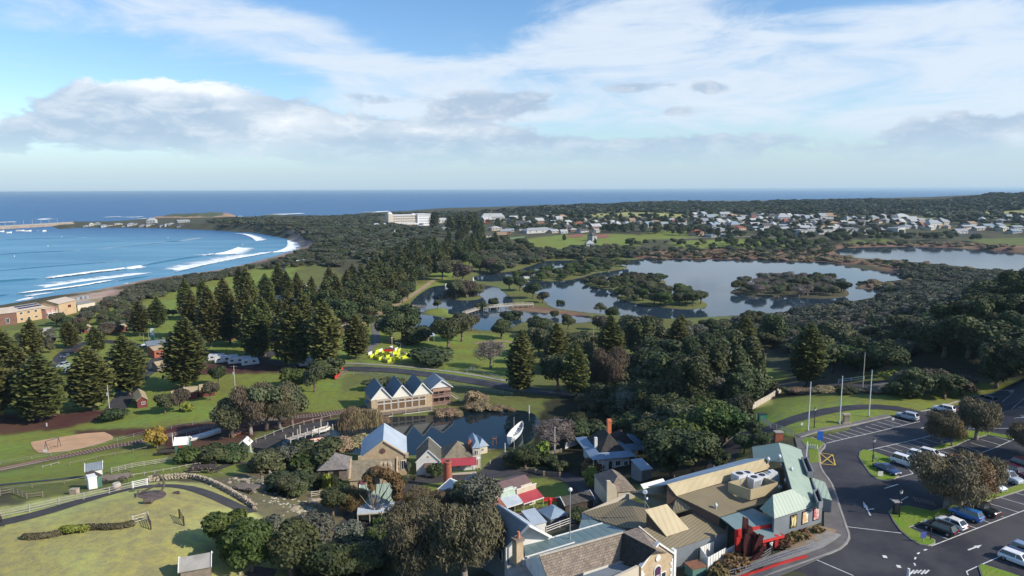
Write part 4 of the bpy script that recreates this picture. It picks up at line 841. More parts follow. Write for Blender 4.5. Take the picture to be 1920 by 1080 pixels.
TREES = [('sheoak',785,1085,110,1.15),('sheoak',870,1095,135,1.1),('sheoak',800,1010,70,1.2),('olive',716,1036,50,1.0),('sheoak',830,960,40,1.4),('sheoak',785,960,42,1.4),('rust',665,970,50,1.0),('dark',625,968,50,1.1),
 ('green',430,1035,75,1.15),('green',472,1072,84,1.1),('dark',545,1080,86,1.15),('green',440,1062,58,1.0),('grey',500,1035,60,1.0),('green',560,1066,64,1.05),('grey',590,1040,70,1.1),('dark',620,1095,70,1.3),('dark',680,1080,50,1.5),('darkbush',660,1060,40,1.5),('grey',905,985,85,.9),('olive',870,965,55,1.0),
 ('olive',555,935,35,1.3),('oliveb',500,885,30,1.5),('darkbush',590,880,45,1.3),('hedge',575,883,40,1.2),('grey',545,880,42,1.2),('darkbush',520,873,30,1.3),('darkbush',375,866,24,1.2),('darkbush',395,868,28,1.4),('darkbush',420,866,30,1.4),('darkbush',440,866,26,1.2),('olive',490,900,50,1.1),('hedge',355,868,28,1.2),('yellow',295,840,35,1.0),('darkbush',550,925,36,1.6),('olive',540,935,42,1.2),
 ('olive',436,820,66,1.1),('sheoak',470,815,84,1.0),('olive',500,808,86,1.0),('sheoak',525,805,82,.95),('olive',548,800,74,.9),('dark',410,722,36,1.0),('olive',310,775,38,1.0),('red',338,770,40,.9),('limebush',352,772,16,.8),('darkbush',215,788,22,1.3),('red',395,750,35,.9),
 ('olive',590,735,45,1.0),('hedge',560,720,30,1.3),('darkbush',615,705,30,1.4),('dark',735,645,60,1.0),('dark',755,640,70,1.1),('darkbush',812,683,30,2.0),('bare',920,690,55,1.15),('dark',840,655,60,1.15),('olive',866,640,45,1.2),('darkbush',780,645,28,1.3),('olive',870,620,38,1.2),('dark',940,635,35,1.3),('darkbush',960,605,25,1.6),('dark',1005,625,38,1.3),('dark',1065,618,34,1.2),('dark',1040,600,22,1.3),('olive',820,580,22,1.2),('norfolk',855,615,35,1.0),('olive',870,610,25,1.4),('red',885,620,34,1.3),
 ('dark',905,590,28,1.5),('dark',925,580,26,1.3),('olive',855,560,42,1.4),('red',875,558,38,1.5),('olive',895,556,30,1.3),('dark',755,568,42,1.2),('olive',745,600,32,1.4),('dark',700,600,48,1.2),('dark',730,580,36,1.5),('dark',765,560,40,1.3),('dark',640,620,60,1.3),('dark',660,615,30,1.6),('dark',690,615,26,1.6),('dark',720,590,45,1.1),('dark',780,535,44,1.4),('dark',760,530,40,1.5),('dark',745,545,42,1.4),('olive',795,525,34,1.3),('olive',830,525,46,1.4),('red',868,530,42,1.3),('olive',850,520,40,1.4),('dark',900,510,36,1.5),('red',920,512,34,1.4),('olive',935,520,36,1.4),('dark',880,500,30,1.4),
 ('dark',1120,618,30,1.2),('umbrella',1125,595,30,.8),('dark',1148,600,26,1.2),('dark',975,545,34,1.4),('dark',1000,560,36,1.5),('red',1018,568,26,1.4),('dark',955,545,34,1.3),('darkbush',1050,575,14,1.2),('dark',1012,632,36,1.3),
 ('olive',1010,668,55,.9),('olive',1085,672,50,1.2),('olive',1060,665,42,1.3),('olive',1110,668,46,1.3),('grey',1025,625,34,1.2),('red',1130,630,46,1.2),('tall',1200,680,85,1.1),('olive',1180,640,50,1.3),('olive',1220,650,55,1.2),('sheoak',1140,735,75,1.0),('dark',1045,735,72,1.0),('rust',1145,712,46,1.1),('dark',1215,720,70,1.3),('dark',1250,710,75,1.3),('red',1225,690,50,1.2),
 ('tall',1290,790,125,1.0),('tall',1330,770,118,1.0),('tall',1360,755,108,1.0),('tall',1250,780,108,1.0),('tall',1385,740,110,1.0),('tall',1310,720,90,1.2),('tall',1350,705,95,1.3),('dark',1240,770,110,1.1),('grey',1190,790,60,1.4),('dark',1230,790,80,1.1),('olive',1195,785,62,1.2),('tall',1225,775,75,1.0),('dark',1390,770,70,1.0),('grey',1360,770,60,1.0),('dark',1435,745,40,1.0),
 ('green',1180,825,42,1.3),('green',1250,865,60,1.4),('green',1290,860,75,1.3),('green',1330,840,80,1.2),('dark',1260,895,85,1.3),('dark',1300,890,80,1.2),('dark',1220,850,60,1.3),('green',1360,830,65,1.2),('olive',1290,830,70,1.3),('olive',1240,830,60,1.4),('green',1310,810,60,1.2),('dark',1350,885,40,1.0),('dark',1395,850,34,1.2),('dark',1430,845,32,1.2),('dark',1410,825,35,1.0),('olive',1255,898,35,1.0),('hedge',1210,822,34,1.3),('olive',1385,795,50,1.0),('grey',1345,815,50,1.2),('darkbush',1370,800,45,1.1),
 ('bare',1040,845,60,1.35),('hedge',1095,832,24,1.1),('hedge',1125,830,22,1.1),('dark',985,880,40,1.3),('lime',1015,868,34,.6),('darkbush',1000,870,26,1.3),('darkbush',1030,872,18,1.4),('limebush',1111,908,26,1.1),('redbush',1108,884,18,1.3),('darkbush',970,872,26,1.2),('darkbush',1048,882,16,1.4),
 ('sheoak',1775,955,92,1.35),('rust',1800,950,85,1.25),('sheoak',1830,935,80,1.2),('sheoak',1830,825,75,1.05),('sheoak',1765,835,58,1.0),('rust',1785,838,48,.9),('sheoak',1925,855,58,1.2),('dark',1715,745,52,1.3),('red',1745,738,48,1.2),('dark',1770,748,48,1.5),('red',1800,742,38,1.6),('grey',1690,738,42,1.0),('lime',1665,715,18,1.3),
 ('dark',1770,670,70,1.5),('tall',1745,650,60,1.5),('dark',1790,630,60,1.6),('dark',1830,620,60,1.7),('tall',1880,610,60,1.7),('lime',1755,620,28,1.3),('olive',1700,640,50,1.5),('dark',1720,655,40,1.6),('dark',1560,700,55,1.2),('hedge',1612,690,38,1.4),('olive',1575,665,60,1.3),('olive',1540,650,45,1.3),('dark',1530,690,60,1.1),('tall',1450,650,70,1.1),
 ('bare',1560,640,36,2.0),('bare',1600,632,30,2.0),('bare',1675,610,28,1.8),('darkbush',1700,745,30,1.3),('oliveb',1480,738,12,2.0),('drybush',1500,738,10,2.2),('darkbush',1585,738,12,2.0),('drybush',1540,736,10,2.2),('oliveb',1680,738,14,2.0),('drybush',1640,736,10,2),
 ('redbush',1365,1072,18,1.3),('redbush',1385,1062,20,1.2),('redbush',1350,1085,18,1.2),('redbush',1480,1018,12,1.2),('redbush',1492,1012,13,1.2),('redbush',1470,1026,10,1.2),('redbush',1507,1008,12,1.2),('limebush',1503,1012,11,.8),('redbush',1535,998,8,1.4),('darkbush',1525,1000,7,1.2),('dark',700,700,2,1),
 ('drybush',722,797,12,1.0),('drybush',905,768,14,1.4),('drybush',880,768,12,1.3),('drybush',890,758,24,.9),('drybush',902,757,18,.9),('drybush',930,771,10,1.4),('drybush',955,771,8,1.4),('drybush',842,778,13,1.4),('drybush',855,780,11,1.4),('drybush',828,780,13,1.3),('drybush',640,845,18,1.6),('drybush',665,842,20,1.6),('drybush',620,848,14,1.6),('olive',742,735,28,1.3),('oliveb',700,730,16,1.6),('oliveb',770,730,14,1.6),('oliveb',725,722,14,1.4),('darkbush',620,915,18,1.3),('lime',617,925,34,.45),('dark',628,932,42,.32),('darkbush',640,928,20,1.0),('darkbush',600,915,24,1.1),
 ('limebush',720,985,16,1.6),('darkbush',1125,985,16,1.4),('darkbush',1085,975,20,1.4),('grey',765,895,28,.5),('darkbush',820,892,24,.9),('olive',775,905,14,.9),('darkbush',755,912,16,.6)]
lb = [(-.6,0,6.3,.8,.8,.5),(.5,.3,7.0,1.0,.9,.6),(1.6,0,6.9,1.0,.9,.6),(2.6,.2,6.2,.95,.9,.65),(3.2,0,5.2,.85,.8,.8),(3.0,.2,3.9,.7,.7,.9),(-.2,0,5.2,.5,.5,.8)]
PROTO['lone'] = [(crown_mesh('crown', L_RUST, leafy(912, lb, 5200,.07,.3,2.2,.6,.3)), trunk_mesh('trunk', BARKG, 2.6,.2, [(l[0], l[1], l[2]) for l in lb] + [(-1.9,0,4.2),(-2.3,.3,2.6),(1.8,0,4.8),(-1.0,0,5.3)], 3),7.5)]; DESC['lone'] = ('leaning_tree', 'tree', ['x'])
q = plant_px('lone', 702,982,96, label='open tree with bare dark limbs and a golden crown arching right over the stone cottage'); q.rotation_euler = (0,0,0)
TREES = [t for t in TREES if t[3] > 4]
for k_, x, y, h, w in TREES: q_ = .84 if 500 < y < 632 and 740 < x < 1135 else 1; plant_px(k_, x, y, h * q_, wx=w * q_)
def scatter(kinds, px, spacing, hm, hs=.25, group=None, wx=1.2, mx=999, jit=.45, seed=1, avoid=None):
 w = zpoly(px); rr = random.Random(seed); x0, y0 = w.min(0); x1, y1 = w.max(0); n = 0; y = y0
 while y < y1:
  x = x0
  while x < x1:
   qx = x + rr.uniform(-jit, jit) * spacing; qy = y + rr.uniform(-jit, jit) * spacing
   if inside(w, np.array([qx]), np.array([qy]))[0] and n < mx:
    z = tz(qx, qy); pp = proj((qx, qy, z))
    if -40 < pp[0] < 1960 and pp[1] < 1120 and not (avoid and avoid(qx, qy)): plant(rr.choice(kinds),(qx, qy, z - .1), h=hm * rr.uniform(1 - hs, 1 + hs), group=group, wx=wx * rr.uniform(.85,1.2)); n += 1
   x += spacing
  y += spacing
 return n
def wet(x, y): return sdist(W_LAKES[0], np.array([x]), np.array([y]))[0] < 0 and min(sdist(p_, np.array([x]), np.array([y]))[0] for p_ in ISW) > -1.5
scatter(['dark', 'olive', 'green'], ISL['a'], 8.5,5.6, group='trees on the lake peninsula', seed=2); scatter(['olive', 'dark', 'red'], ISL['b'], 6.5,4.6, group='trees on the small lake island', seed=3)
scatter(['dark', 'olive', 'green'], ISL['c'], 8.5,6.8, group='trees on the near lake island', seed=4); scatter(['dark', 'bare', 'olive', 'grey'], ISL['d'], 9.0,6.2, group='trees on the broad lake island', seed=5)
scatter(['drybush', 'drybush', 'oliveb'], ISL['e'], 8,2.4, group='dry bushes on the reed spit', seed=6); scatter(['olive', 'red'], ISL['f'], 6,7, group='trees on the pond islet', seed=7)
scatter(['olive', 'dark', 'red'], [(905,520),(960,512),(950,490),(1000,490),(1080,480),(1190,482),(1200,470),(1100,468),(1000,474),(940,478),(900,480)], 12,6, group='trees behind the park ponds', seed=8)
scatter(['tall'], [(1115,436),(1230,440),(1360,447),(1350,440),(1230,433),(1120,430)], 17,11, group='dark trees behind the sports fields', seed=11)
scatter(['drybush', 'redbush', 'drybush'], [(1190,486),(1330,474),(1470,476),(1560,484),(1560,492),(1440,488),(1320,486)], 11,2.6, group='dry bushes on the lake shore', seed=13, wx=1.8, mx=110)
scatter(['drybush', 'darkbush', 'drybush'], [(1540,491),(1600,494),(1700,510),(1840,516),(1845,510),(1760,498),(1700,492),(1600,485),(1570,478)], 11,2.6, group='dry bushes between the lakes', seed=14, wx=1.6, mx=110)
scatter(['drybush', 'oliveb'], [(1480,475),(1530,462),(1650,455),(1800,457),(1900,462),(1900,468),(1780,464),(1660,461),(1570,466),(1560,474)], 11,2.6, group='dry bushes round the far lake', seed=15, wx=1.6, mx=90)
scatter(['dark', 'olive', 'grey'], [(1120,635),(1250,632),(1330,616),(1430,606),(1480,604),(1440,665),(1300,668),(1200,650)], 8.5,6.2, group='trees on the near lake shore', seed=16, mx=130)
scatter(['dark', 'olive'], [(960,640),(1100,640),(1180,660),(1180,700),(1100,690),(1000,700),(960,690)], 14,8, group='trees in the middle of the park', seed=17)
scatter(['dark', 'grey', 'olive', 'red'], [(0,655),(80,615),(190,580),(270,575),(300,600),(240,640),(120,650),(60,690),(0,690)], 8.5,5.0, group='shrubs behind the beach buildings', seed=18)
scatter(['scrub', 'scrub', 'oliveb'], [(195,575),(235,548),(300,530),(375,520),(440,508),(480,498),(470,510),(400,528),(330,550),(250,570),(200,582)], 6.5,3.2, group='scrub on the beach dunes', seed=19, wx=1.5, mx=200)
scatter(['dark', 'olive', 'darkbush'], [(240,575),(290,600),(400,585),(440,560),(420,560),(330,592)], 11,5, group='shrubs beside the pines', seed=20)
scatter(['dark', 'tall', 'tall', 'olive'], [(1180,830),(1320,820),(1370,800),(1410,760),(1420,700),(1340,690),(1240,740),(1180,780)], 6.5,8.5, group='dense trees above the village', seed=21)
scatter(['dark', 'tall'], [(1620,712),(1750,700),(1760,640),(1700,610),(1640,650),(1560,660),(1540,700)], 11,7, group='trees on the slope above the side road', seed=22, mx=28)
scatter(['tall', 'dark', 'tall'], [(1790,695),(1980,700),(2020,560),(1900,540),(1800,610),(1740,650)], 8.5,9, group='dark trees on the hillside above the car park', seed=28, mx=90, wx=1.3)
scatter(['darkbush', 'hedge', 'grey'], [(600,1075),(720,1080),(740,1040),(660,1020),(600,1040)], 4.5,4, group='bushes in the shaded village garden', seed=23)
scatter(['darkbush', 'oliveb'], [(1120,720),(1230,720),(1240,790),(1160,800),(1100,770)], 7,5, group='bushes below the coast road', seed=24)
scatter(['darkbush', 'dark'], [(1020,800),(1180,800),(1180,830),(1120,850),(1060,830)], 6,4.5, group='bushes beside the village pond', seed=25)
scatter(['grey','olive','dark'], [(330,750),(430,745),(520,745),(520,755),(430,765),(340,775)], 40,4, group='x', seed=26, mx=0)
import collections; print(collections.Counter(o.name.split('.')[0] for o in COL.objects if o.get('category')))
for i in range(26):
 px_ = 649 + i * 1.9 if i < 13 else 686 + (i - 13) * 1.6; py_ = 799 + PR.uniform(-3,4); plant('reed', G(px_, py_), h=4.6 * PR.uniform(.8,1.1), group='tall reeds in front of the boathouse', wx=.5)
# ---------------------------------------------------------------- bushland too thick to count: points that instance a shrub mesh
def bushland(name, kinds, px, spacing, hm, seed, wx=1.5, label_cam=True, zmax=None, world=None, hgtfn=None):
 w = world if world is not None else zpoly(px); rr = np.random.default_rng(seed); x0, y0 = w.min(0); x1, y1 = w.max(0)
 X, Y = np.meshgrid(np.arange(x0, x1, spacing), np.arange(y0, y1, spacing)); X = X.ravel() + rr.uniform(-.45,.45, X.size) * spacing; Y = Y.ravel() + rr.uniform(-.45,.45, Y.size) * spacing
 k = inside(w, X, Y); X = X[k]; Y = Y[k]
 k = np.abs(np.degrees(np.arctan2(X, Y))) < 44; X = X[k]; Y = Y[k]
 dws = np.minimum.reduce([sdist(p_, X, Y) for p_ in W_LAKES]) if len(X) else X; dis = np.minimum.reduce([sdist(p_, X, Y) for p_ in ISW]); k = (np.maximum(dws, -dis) > 1.0) & (sdist(LANDW, X, Y) < -4); X = X[k]; Y = Y[k]
 Z = ter(X, Y) - .15; n = len(X)
 for vi, kind in enumerate(kinds):
  sel = np.arange(n) % len(kinds) == vi; m = int(sel.sum())
  if not m: continue
  pr = PROTO[kind][seed % len(PROTO[kind])]; me = bpy.data.meshes.new(name); me.vertices.add(m); me.vertices.foreach_set('co', np.stack([X[sel], Y[sel], Z[sel]], -1).astype(np.float32).ravel())
  a = me.attributes.new('size', 'FLOAT_VECTOR', 'POINT'); s = hm / pr[2] * rr.uniform(.6,1.35, m); a.data.foreach_set('vector', np.stack([s * wx * rr.uniform(.8,1.3, m), s * wx, s], -1).astype(np.float32).ravel())
  a = me.attributes.new('turn', 'FLOAT_VECTOR', 'POINT'); a.data.foreach_set('vector', np.stack([0 * s, 0 * s, rr.uniform(0,6.28, m)], -1).astype(np.float32).ravel())
  o = ob(name, me, kind='stuff'); ng = bpy.data.node_groups.new('scatter', 'GeometryNodeTree')
  ng.interface.new_socket('Geometry', in_out='INPUT', socket_type='NodeSocketGeometry'); ng.interface.new_socket('Geometry', in_out='OUTPUT', socket_type='NodeSocketGeometry')
  N = ng.nodes; gi = N.new('NodeGroupInput'); go_ = N.new('NodeGroupOutput'); ip = N.new('GeometryNodeInstanceOnPoints'); oi = N.new('GeometryNodeObjectInfo'); src = GNSRC[(kind, seed % len(PROTO[kind]))]; oi.inputs['Object'].default_value = src
  sa = N.new('GeometryNodeInputNamedAttribute'); sa.data_type = 'FLOAT_VECTOR'; sa.inputs['Name'].default_value = 'size'; ta = N.new('GeometryNodeInputNamedAttribute'); ta.data_type = 'FLOAT_VECTOR'; ta.inputs['Name'].default_value = 'turn'
  lk = ng.links.new; lk(gi.outputs[0], ip.inputs['Points']); lk(oi.outputs['Geometry'], ip.inputs['Instance']); lk(sa.outputs[0], ip.inputs['Scale']); lk(ta.outputs[0], ip.inputs['Rotation']); lk(ip.outputs[0], go_.inputs[0])
  md = o.modifiers.new('scatter', 'NODES'); md.node_group = ng
 return n
GNSRC = {}
def ensure_src(kind, v, px, py):
 r = plant(kind, G(px, py), sc=.9, var=v); GNSRC[(kind, v)] = r.children[0]
for kind, px0, py0 in (('scrub', 1500,600),('scrubfar', 1250,392),('darkbush', 1480,612),('dark', 1520,605),('grey', 1640,590),('olive', 1560,600),('oliveb', 1600,590),('bare', 1580,622),('green', 1490,640),('tall', 1330,700)):
 for v in range(len(PROTO[kind])): ensure_src(kind, v, px0 + v * 35, py0 + v * 2)
nb_ = 0
nb_ += bushland('bushland', ['scrub', 'grey', 'scrub', 'dark'], [(1430,610),(1500,596),(1600,582),(1680,566),(1740,536),(1850,518),(1960,520),(2100,530),(2100,600),(1960,560),(1860,575),(1760,600),(1640,625),(1540,640),(1440,650)], 5.6,4.6,31,1.45)
nb_ += bushland('bushland', ['scrub', 'darkbush', 'olive'], [(1440,650),(1560,640),(1760,600),(1900,560),(2100,600),(2100,700),(1900,640),(1740,665),(1620,690),(1500,670)], 5.5,4.2,32,1.4)
nb_ += bushland('bushland', ['scrub', 'scrub', 'dark'], [(1690,512),(1760,505),(1850,515),(1760,535),(1690,560),(1660,552),(1690,543),(1745,542)], 5.5,4,33,1.4)
nb_ += bushland('dune_scrub', ['scrub', 'scrubfar', 'oliveb', 'dark'], [(590,440),(640,470),(640,500),(560,500),(500,505),(520,490),(565,475),(590,460)], 8.5,3.6,34,1.7)
nb_ += bushland('dune_scrub', ['scrubfar', 'scrub', 'olive', 'dark'], [(590,458),(562,440),(480,430),(400,424),(390,416),(480,411),(620,408),(700,405),(720,424),(830,432),(800,465),(740,480),(690,500),(650,480)], 13,5.5,35,1.6)
nb_ += bushland('ridge_scrub', ['scrubfar', 'scrubfar', 'dark'], [(700,405),(800,402),(955,393),(1050,389),(1180,382),(1420,381),(1610,375),(1720,379),(1800,374),(1880,364),(2000,363),(2100,400),(1960,395),(1830,396),(1700,402),(1600,404),(1500,403),(1380,402),(1180,398),(1050,405),(950,408),(830,415)], 19,6.0,36,1.9)
nb_ += bushland('ridge_scrub', ['scrubfar', 'dark'], [(1700,402),(1830,397),(1960,408),(2000,420),(1900,428),(1800,422),(1740,410)], 22,7,37,1.6)
nb_ += bushland('town_shrubs', ['dark', 'olive'], [(900,410),(1100,405),(1330,408),(1600,406),(1700,412),(1700,440),(1500,444),(1340,440),(1200,432),(950,436)], 21,7,38,1.3)
nb_ += bushland('park_shrubs', ['scrub', 'olive', 'dark'], [(600,470),(700,455),(740,448),(700,480),(640,500),(600,500)], 12,4.5,39,1.5)
nb_ += bushland('shore_shrubs', ['scrub', 'oliveb', 'dark'], [(1000,474),(1190,468),(1200,484),(1120,486),(1030,486),(960,505),(900,505),(910,480)], 9.5,5,40,1.5)
nb_ += bushland('shore_shrubs', ['scrub', 'dark', 'oliveb'], [(1190,486),(1320,487),(1440,488),(1560,492),(1560,462),(1300,462),(1190,470)], 14,3.6,41,1.5)
nb_ += bushland('town_trees', ['dark', 'olive'], [(905,480),(900,460),(950,455),(1010,470),(1010,478),(940,482)], 15,9,49,1.2)
nb_ += bushland('lakeside_trees', ['dark', 'olive', 'green'], [(1170,470),(1200,460),(1330,462),(1480,468),(1570,464),(1560,458),(1440,455),(1300,458),(1180,455)], 14,7,50,1.2)
nb_ += bushland('town_trees', ['dark', 'dark', 'olive'], [(1350,452),(1560,458),(1800,452),(1860,456),(1800,446),(1690,440),(1680,430),(1620,432),(1560,448),(1380,444)], 19,10,52,1.2)
print('bushland instances', nb_, 'auto', len(AUTO))
# ---------------------------------------------------------------- building materials
LIME = M('limestone_wall', (.52,.40,.26),(.42,.31,.19),1.2, rough=.9, bump=.4, bscale=5, detail=8); CREAM = M('cream_render', (.62,.54,.42),(.55,.47,.36),.8, rough=.85); WHITEW = M('white_wall', (.74,.73,.70),(.64,.63,.60),.8, rough=.8)
TRIM = M('white_trim', (.78,.77,.73),(.66,.65,.61),2, rough=.6); GREYW = M('grey_cladding', (.19,.21,.225),(.165,.185,.20),.5, rough=.7); OLIVE = M('olive_metal_roof', (.235,.19,.115),(.20,.165,.10),.25, rough=.55, ribs=.38, ribmix=.32)
TANM = M('tan_metal_sheet', (.44,.36,.215),(.385,.31,.18),.3, rough=.6, ribs=.9, ribmix=.08); GREENR = M('pale_green_metal_roof', (.30,.37,.295),(.26,.33,.265),.3, rough=.5, ribs=.6, ribmix=.10); TEAL = M('teal_corrugated_roof', (.21,.295,.30),(.17,.25,.26),.4, rough=.5, ribs=.34, ribmix=.5)
TEALF = M('teal_flat_roof', (.14,.20,.21),(.11,.17,.18),.3, rough=.45, ribs=1.2, ribmix=.06); BLUER = M('blue_grey_metal_roof', (.25,.33,.42),(.20,.28,.37),.35, rough=.5, ribs=.3, ribmix=.18); GALV = M('galvanised_roof', (.46,.52,.58),(.38,.44,.50),.4, rough=.42, ribs=.3, ribmix=.15)
GREYR = M('grey_metal_roof', (.22,.255,.285),(.17,.20,.23),.25, rough=.5, ribs=.4, ribmix=.12); DBLUE = M('dark_blue_metal_roof', (.085,.125,.165),(.07,.105,.14),.3, rough=.5, ribs=.4, ribmix=.12); SHING = M('lichened_shingle_roof', (.24,.215,.155),(.34,.28,.19),.9, rough=.95, bump=.4, courses=(.5,.28,.03), detail=8)
TILE = M('weathered_slate_roof', (.34,.275,.215),(.22,.18,.15),1.6, rough=.9, courses=(.38,.3,.03), detail=10); DTILE = M('dark_and_shaded_slate_roof', (.075,.068,.06),(.05,.046,.042),1.6, rough=.9, courses=(.38,.3,.03)); REDR = M('red_metal_roof', (.42,.06,.075),(.34,.05,.06),.4, rough=.5, ribs=.3, ribmix=.2)
MAROON = M('maroon_weatherboard', (.17,.042,.038),(.13,.035,.03),.6, rough=.8); MARR = M('maroon_roof', (.19,.12,.115),(.15,.095,.09),.5, rough=.7, ribs=.5, ribmix=.2); TANR = M('tan_metal_roof', (.42,.33,.20),(.35,.28,.17),.4, rough=.6, ribs=.3, ribmix=.12); SHINW = M('timber_shingle_roof', (.22,.205,.20),(.30,.27,.25),1.4, rough=.95, courses=(.3,.2,.02))
BRICK = M('red_brick', (.40,.12,.07),(.28,.085,.055),1.8, rough=.9, bump=.4, detail=8); REDP = M('red_paint', (.60,.04,.035),(.52,.035,.03),.5, rough=.5); DRED = M('dark_red_steel', (.075,.014,.013),(.05,.011,.011),.8, rough=.6); GLASS = M('window_glass', (.02,.028,.035),(.03,.04,.05),1, rough=.08, spec=.6)
WOOD = M('weathered_timber', (.25,.20,.16),(.16,.13,.105),1.5, rough=.9, bump=.3); WOODP = M('pale_timber', (.52,.46,.38),(.40,.35,.29),1.5, rough=.85); DWOOD = M('dark_timber', (.075,.055,.045),(.05,.04,.034),1.5, rough=.9); STEEL = M('galvanised_steel', (.42,.43,.44),(.33,.34,.35),2, rough=.45, metal=.3); BLACK = M('black_paint', (.018,.018,.02),(.025,.025,.027),2, rough=.5)
STONE = M('pale_stone', (.38,.32,.24),(.24,.20,.15),2.5, rough=.95, bump=.6, rnd=.4); GREENH = M('green_weatherboard', (.07,.16,.125),(.055,.13,.10),.8, rough=.8); ORANGEB = M('orange_brick', (.62,.20,.09),(.5,.16,.07),2, rough=.9); RUSTM = M('rusty_steel', (.25,.10,.05),(.16,.09,.06),1.5, rough=.8); CURT = M('brown_curtain', (.20,.12,.06),(.13,.075,.04),3, rough=.9)
YELP = M('yellow_panel', (.62,.66,.04),(.5,.55,.04),.5, rough=.5); BROWNW = M('brown_cladding', (.13,.085,.065),(.11,.07,.055),.5, rough=.8); GREENS = M('green_steel', (.12,.24,.19),(.10,.20,.16),.6, rough=.6)
def UPZ(p, py):
 """height over a ground point at which the line of sight passes photo row py"""
 lo, hi = p[2] - 5, p[2] + 60
 for _ in range(40):
  m_ = (lo + hi) / 2
  if proj((p[0], p[1], m_))[1] > py: lo = m_
  else: hi = m_
 return lo
class Frame:
 def __init__(s, a, b_):
  s.o = Vector(a); d = Vector(b_) - Vector(a); d.z = 0; s.L = d.length; s.ex = d.normalized(); s.ey = Vector((-s.ex.y, s.ex.x, 0)); s.ez = Vector((0,0,1))
 def p(s, x, y, z): return s.o + s.ex * x + s.ey * y + s.ez * z
def add_window(root, f, face, u, z, w, h, D, fm=None, gm=None, mull=1, name='window'):
 fm = fm or TRIM; gm = gm or GLASS
 if face == 'front': o, ax, nx = f.p(u, 0, z), f.ex, -f.ey
 elif face == 'back': o, ax, nx = f.p(u, D, z),-f.ex, f.ey
 elif face == 'right': o, ax, nx = f.p(f.L, u, z), f.ey, f.ex
 else: o, ax, nx = f.p(0, u, z),-f.ey, -f.ex
 mb = MB(); t = .09; ez = Vector((0,0,1))
 mb.frame_box(o, ax, ez, nx, -w / 2, w / 2,-.0, t, .005,.10); mb.frame_box(o, ax, ez, nx, -w / 2, w / 2, h - t, h, .005,.10)
 mb.frame_box(o, ax, ez, nx, -w / 2,-w / 2 + t, t, h - t, .005,.10); mb.frame_box(o, ax, ez, nx, w / 2 - t, w / 2, t, h - t, .005,.10)
 for i in range(mull): x = -w / 2 + w * (i + 1) / (mull + 1); mb.frame_box(o, ax, ez, nx, x - .025, x + .025, t, h - t, .005,.08)
 wo = mb.build(name, fm, root); mb = MB(); mb.frame_box(o, ax, ez, nx, -w / 2 + t, w / 2 - t, t, h - t, .004,.035); mb.build('pane', gm, wo); return wo
def add_door(root, f, face, u, z, w, h, D, m=None):
 return add_window(root, f, face, u, z, w, h, D, TRIM, m or DWOOD, 0, 'door')
def roof_polys(kind, L, D, h, rise, ov, axis, hip=.5):
 a, b_, c, d = -ov, L + ov, -ov, D + ov
 if kind == 'gable' and axis == 'y':
  m_ = L / 2; dz = rise * ov / (L / 2); return [[(a, c, h - dz),(m_, c, h + rise),(m_, d, h + rise),(a, d, h - dz)], [(m_, c, h + rise),(b_, c, h - dz),(b_, d, h - dz),(m_, d, h + rise)]]
 if kind == 'gable':
  m_ = D / 2; dz = rise * ov / (D / 2); return [[(a, c, h - dz),(b_, c, h - dz),(b_, m_, h + rise),(a, m_, h + rise)], [(a, m_, h + rise),(b_, m_, h + rise),(b_, d, h - dz),(a, d, h - dz)]]
 if kind == 'hip':
  if L >= D: k = D * hip; r0, r1 = (a + k + ov * 0, D / 2),(b_ - k, D / 2)
  else: k = L * hip; r0, r1 = (L / 2, c + k),(L / 2, d - k)
  R0 = (*r0, h + rise); R1 = (*r1, h + rise); z = h - .05
  if L >= D: return [[(a, c, z),(b_, c, z), R1, R0], [(b_, c, z),(b_, d, z), R1], [(b_, d, z),(a, d, z), R0, R1], [(a, d, z),(a, c, z), R0]]
  return [[(a, c, z),(b_, c, z), R0], [(b_, c, z),(b_, d, z), R1, R0], [(b_, d, z),(a, d, z), R1], [(a, d, z),(a, c, z), R0, R1]]
 if kind == 'skillion': return [[(a, c, h),(b_, c, h),(b_, d, h + rise),(a, d, h + rise)]]
 return [[(a, c, h + .02),(b_, c, h + .02),(b_, d, h + .06),(a, d, h + .06)]]
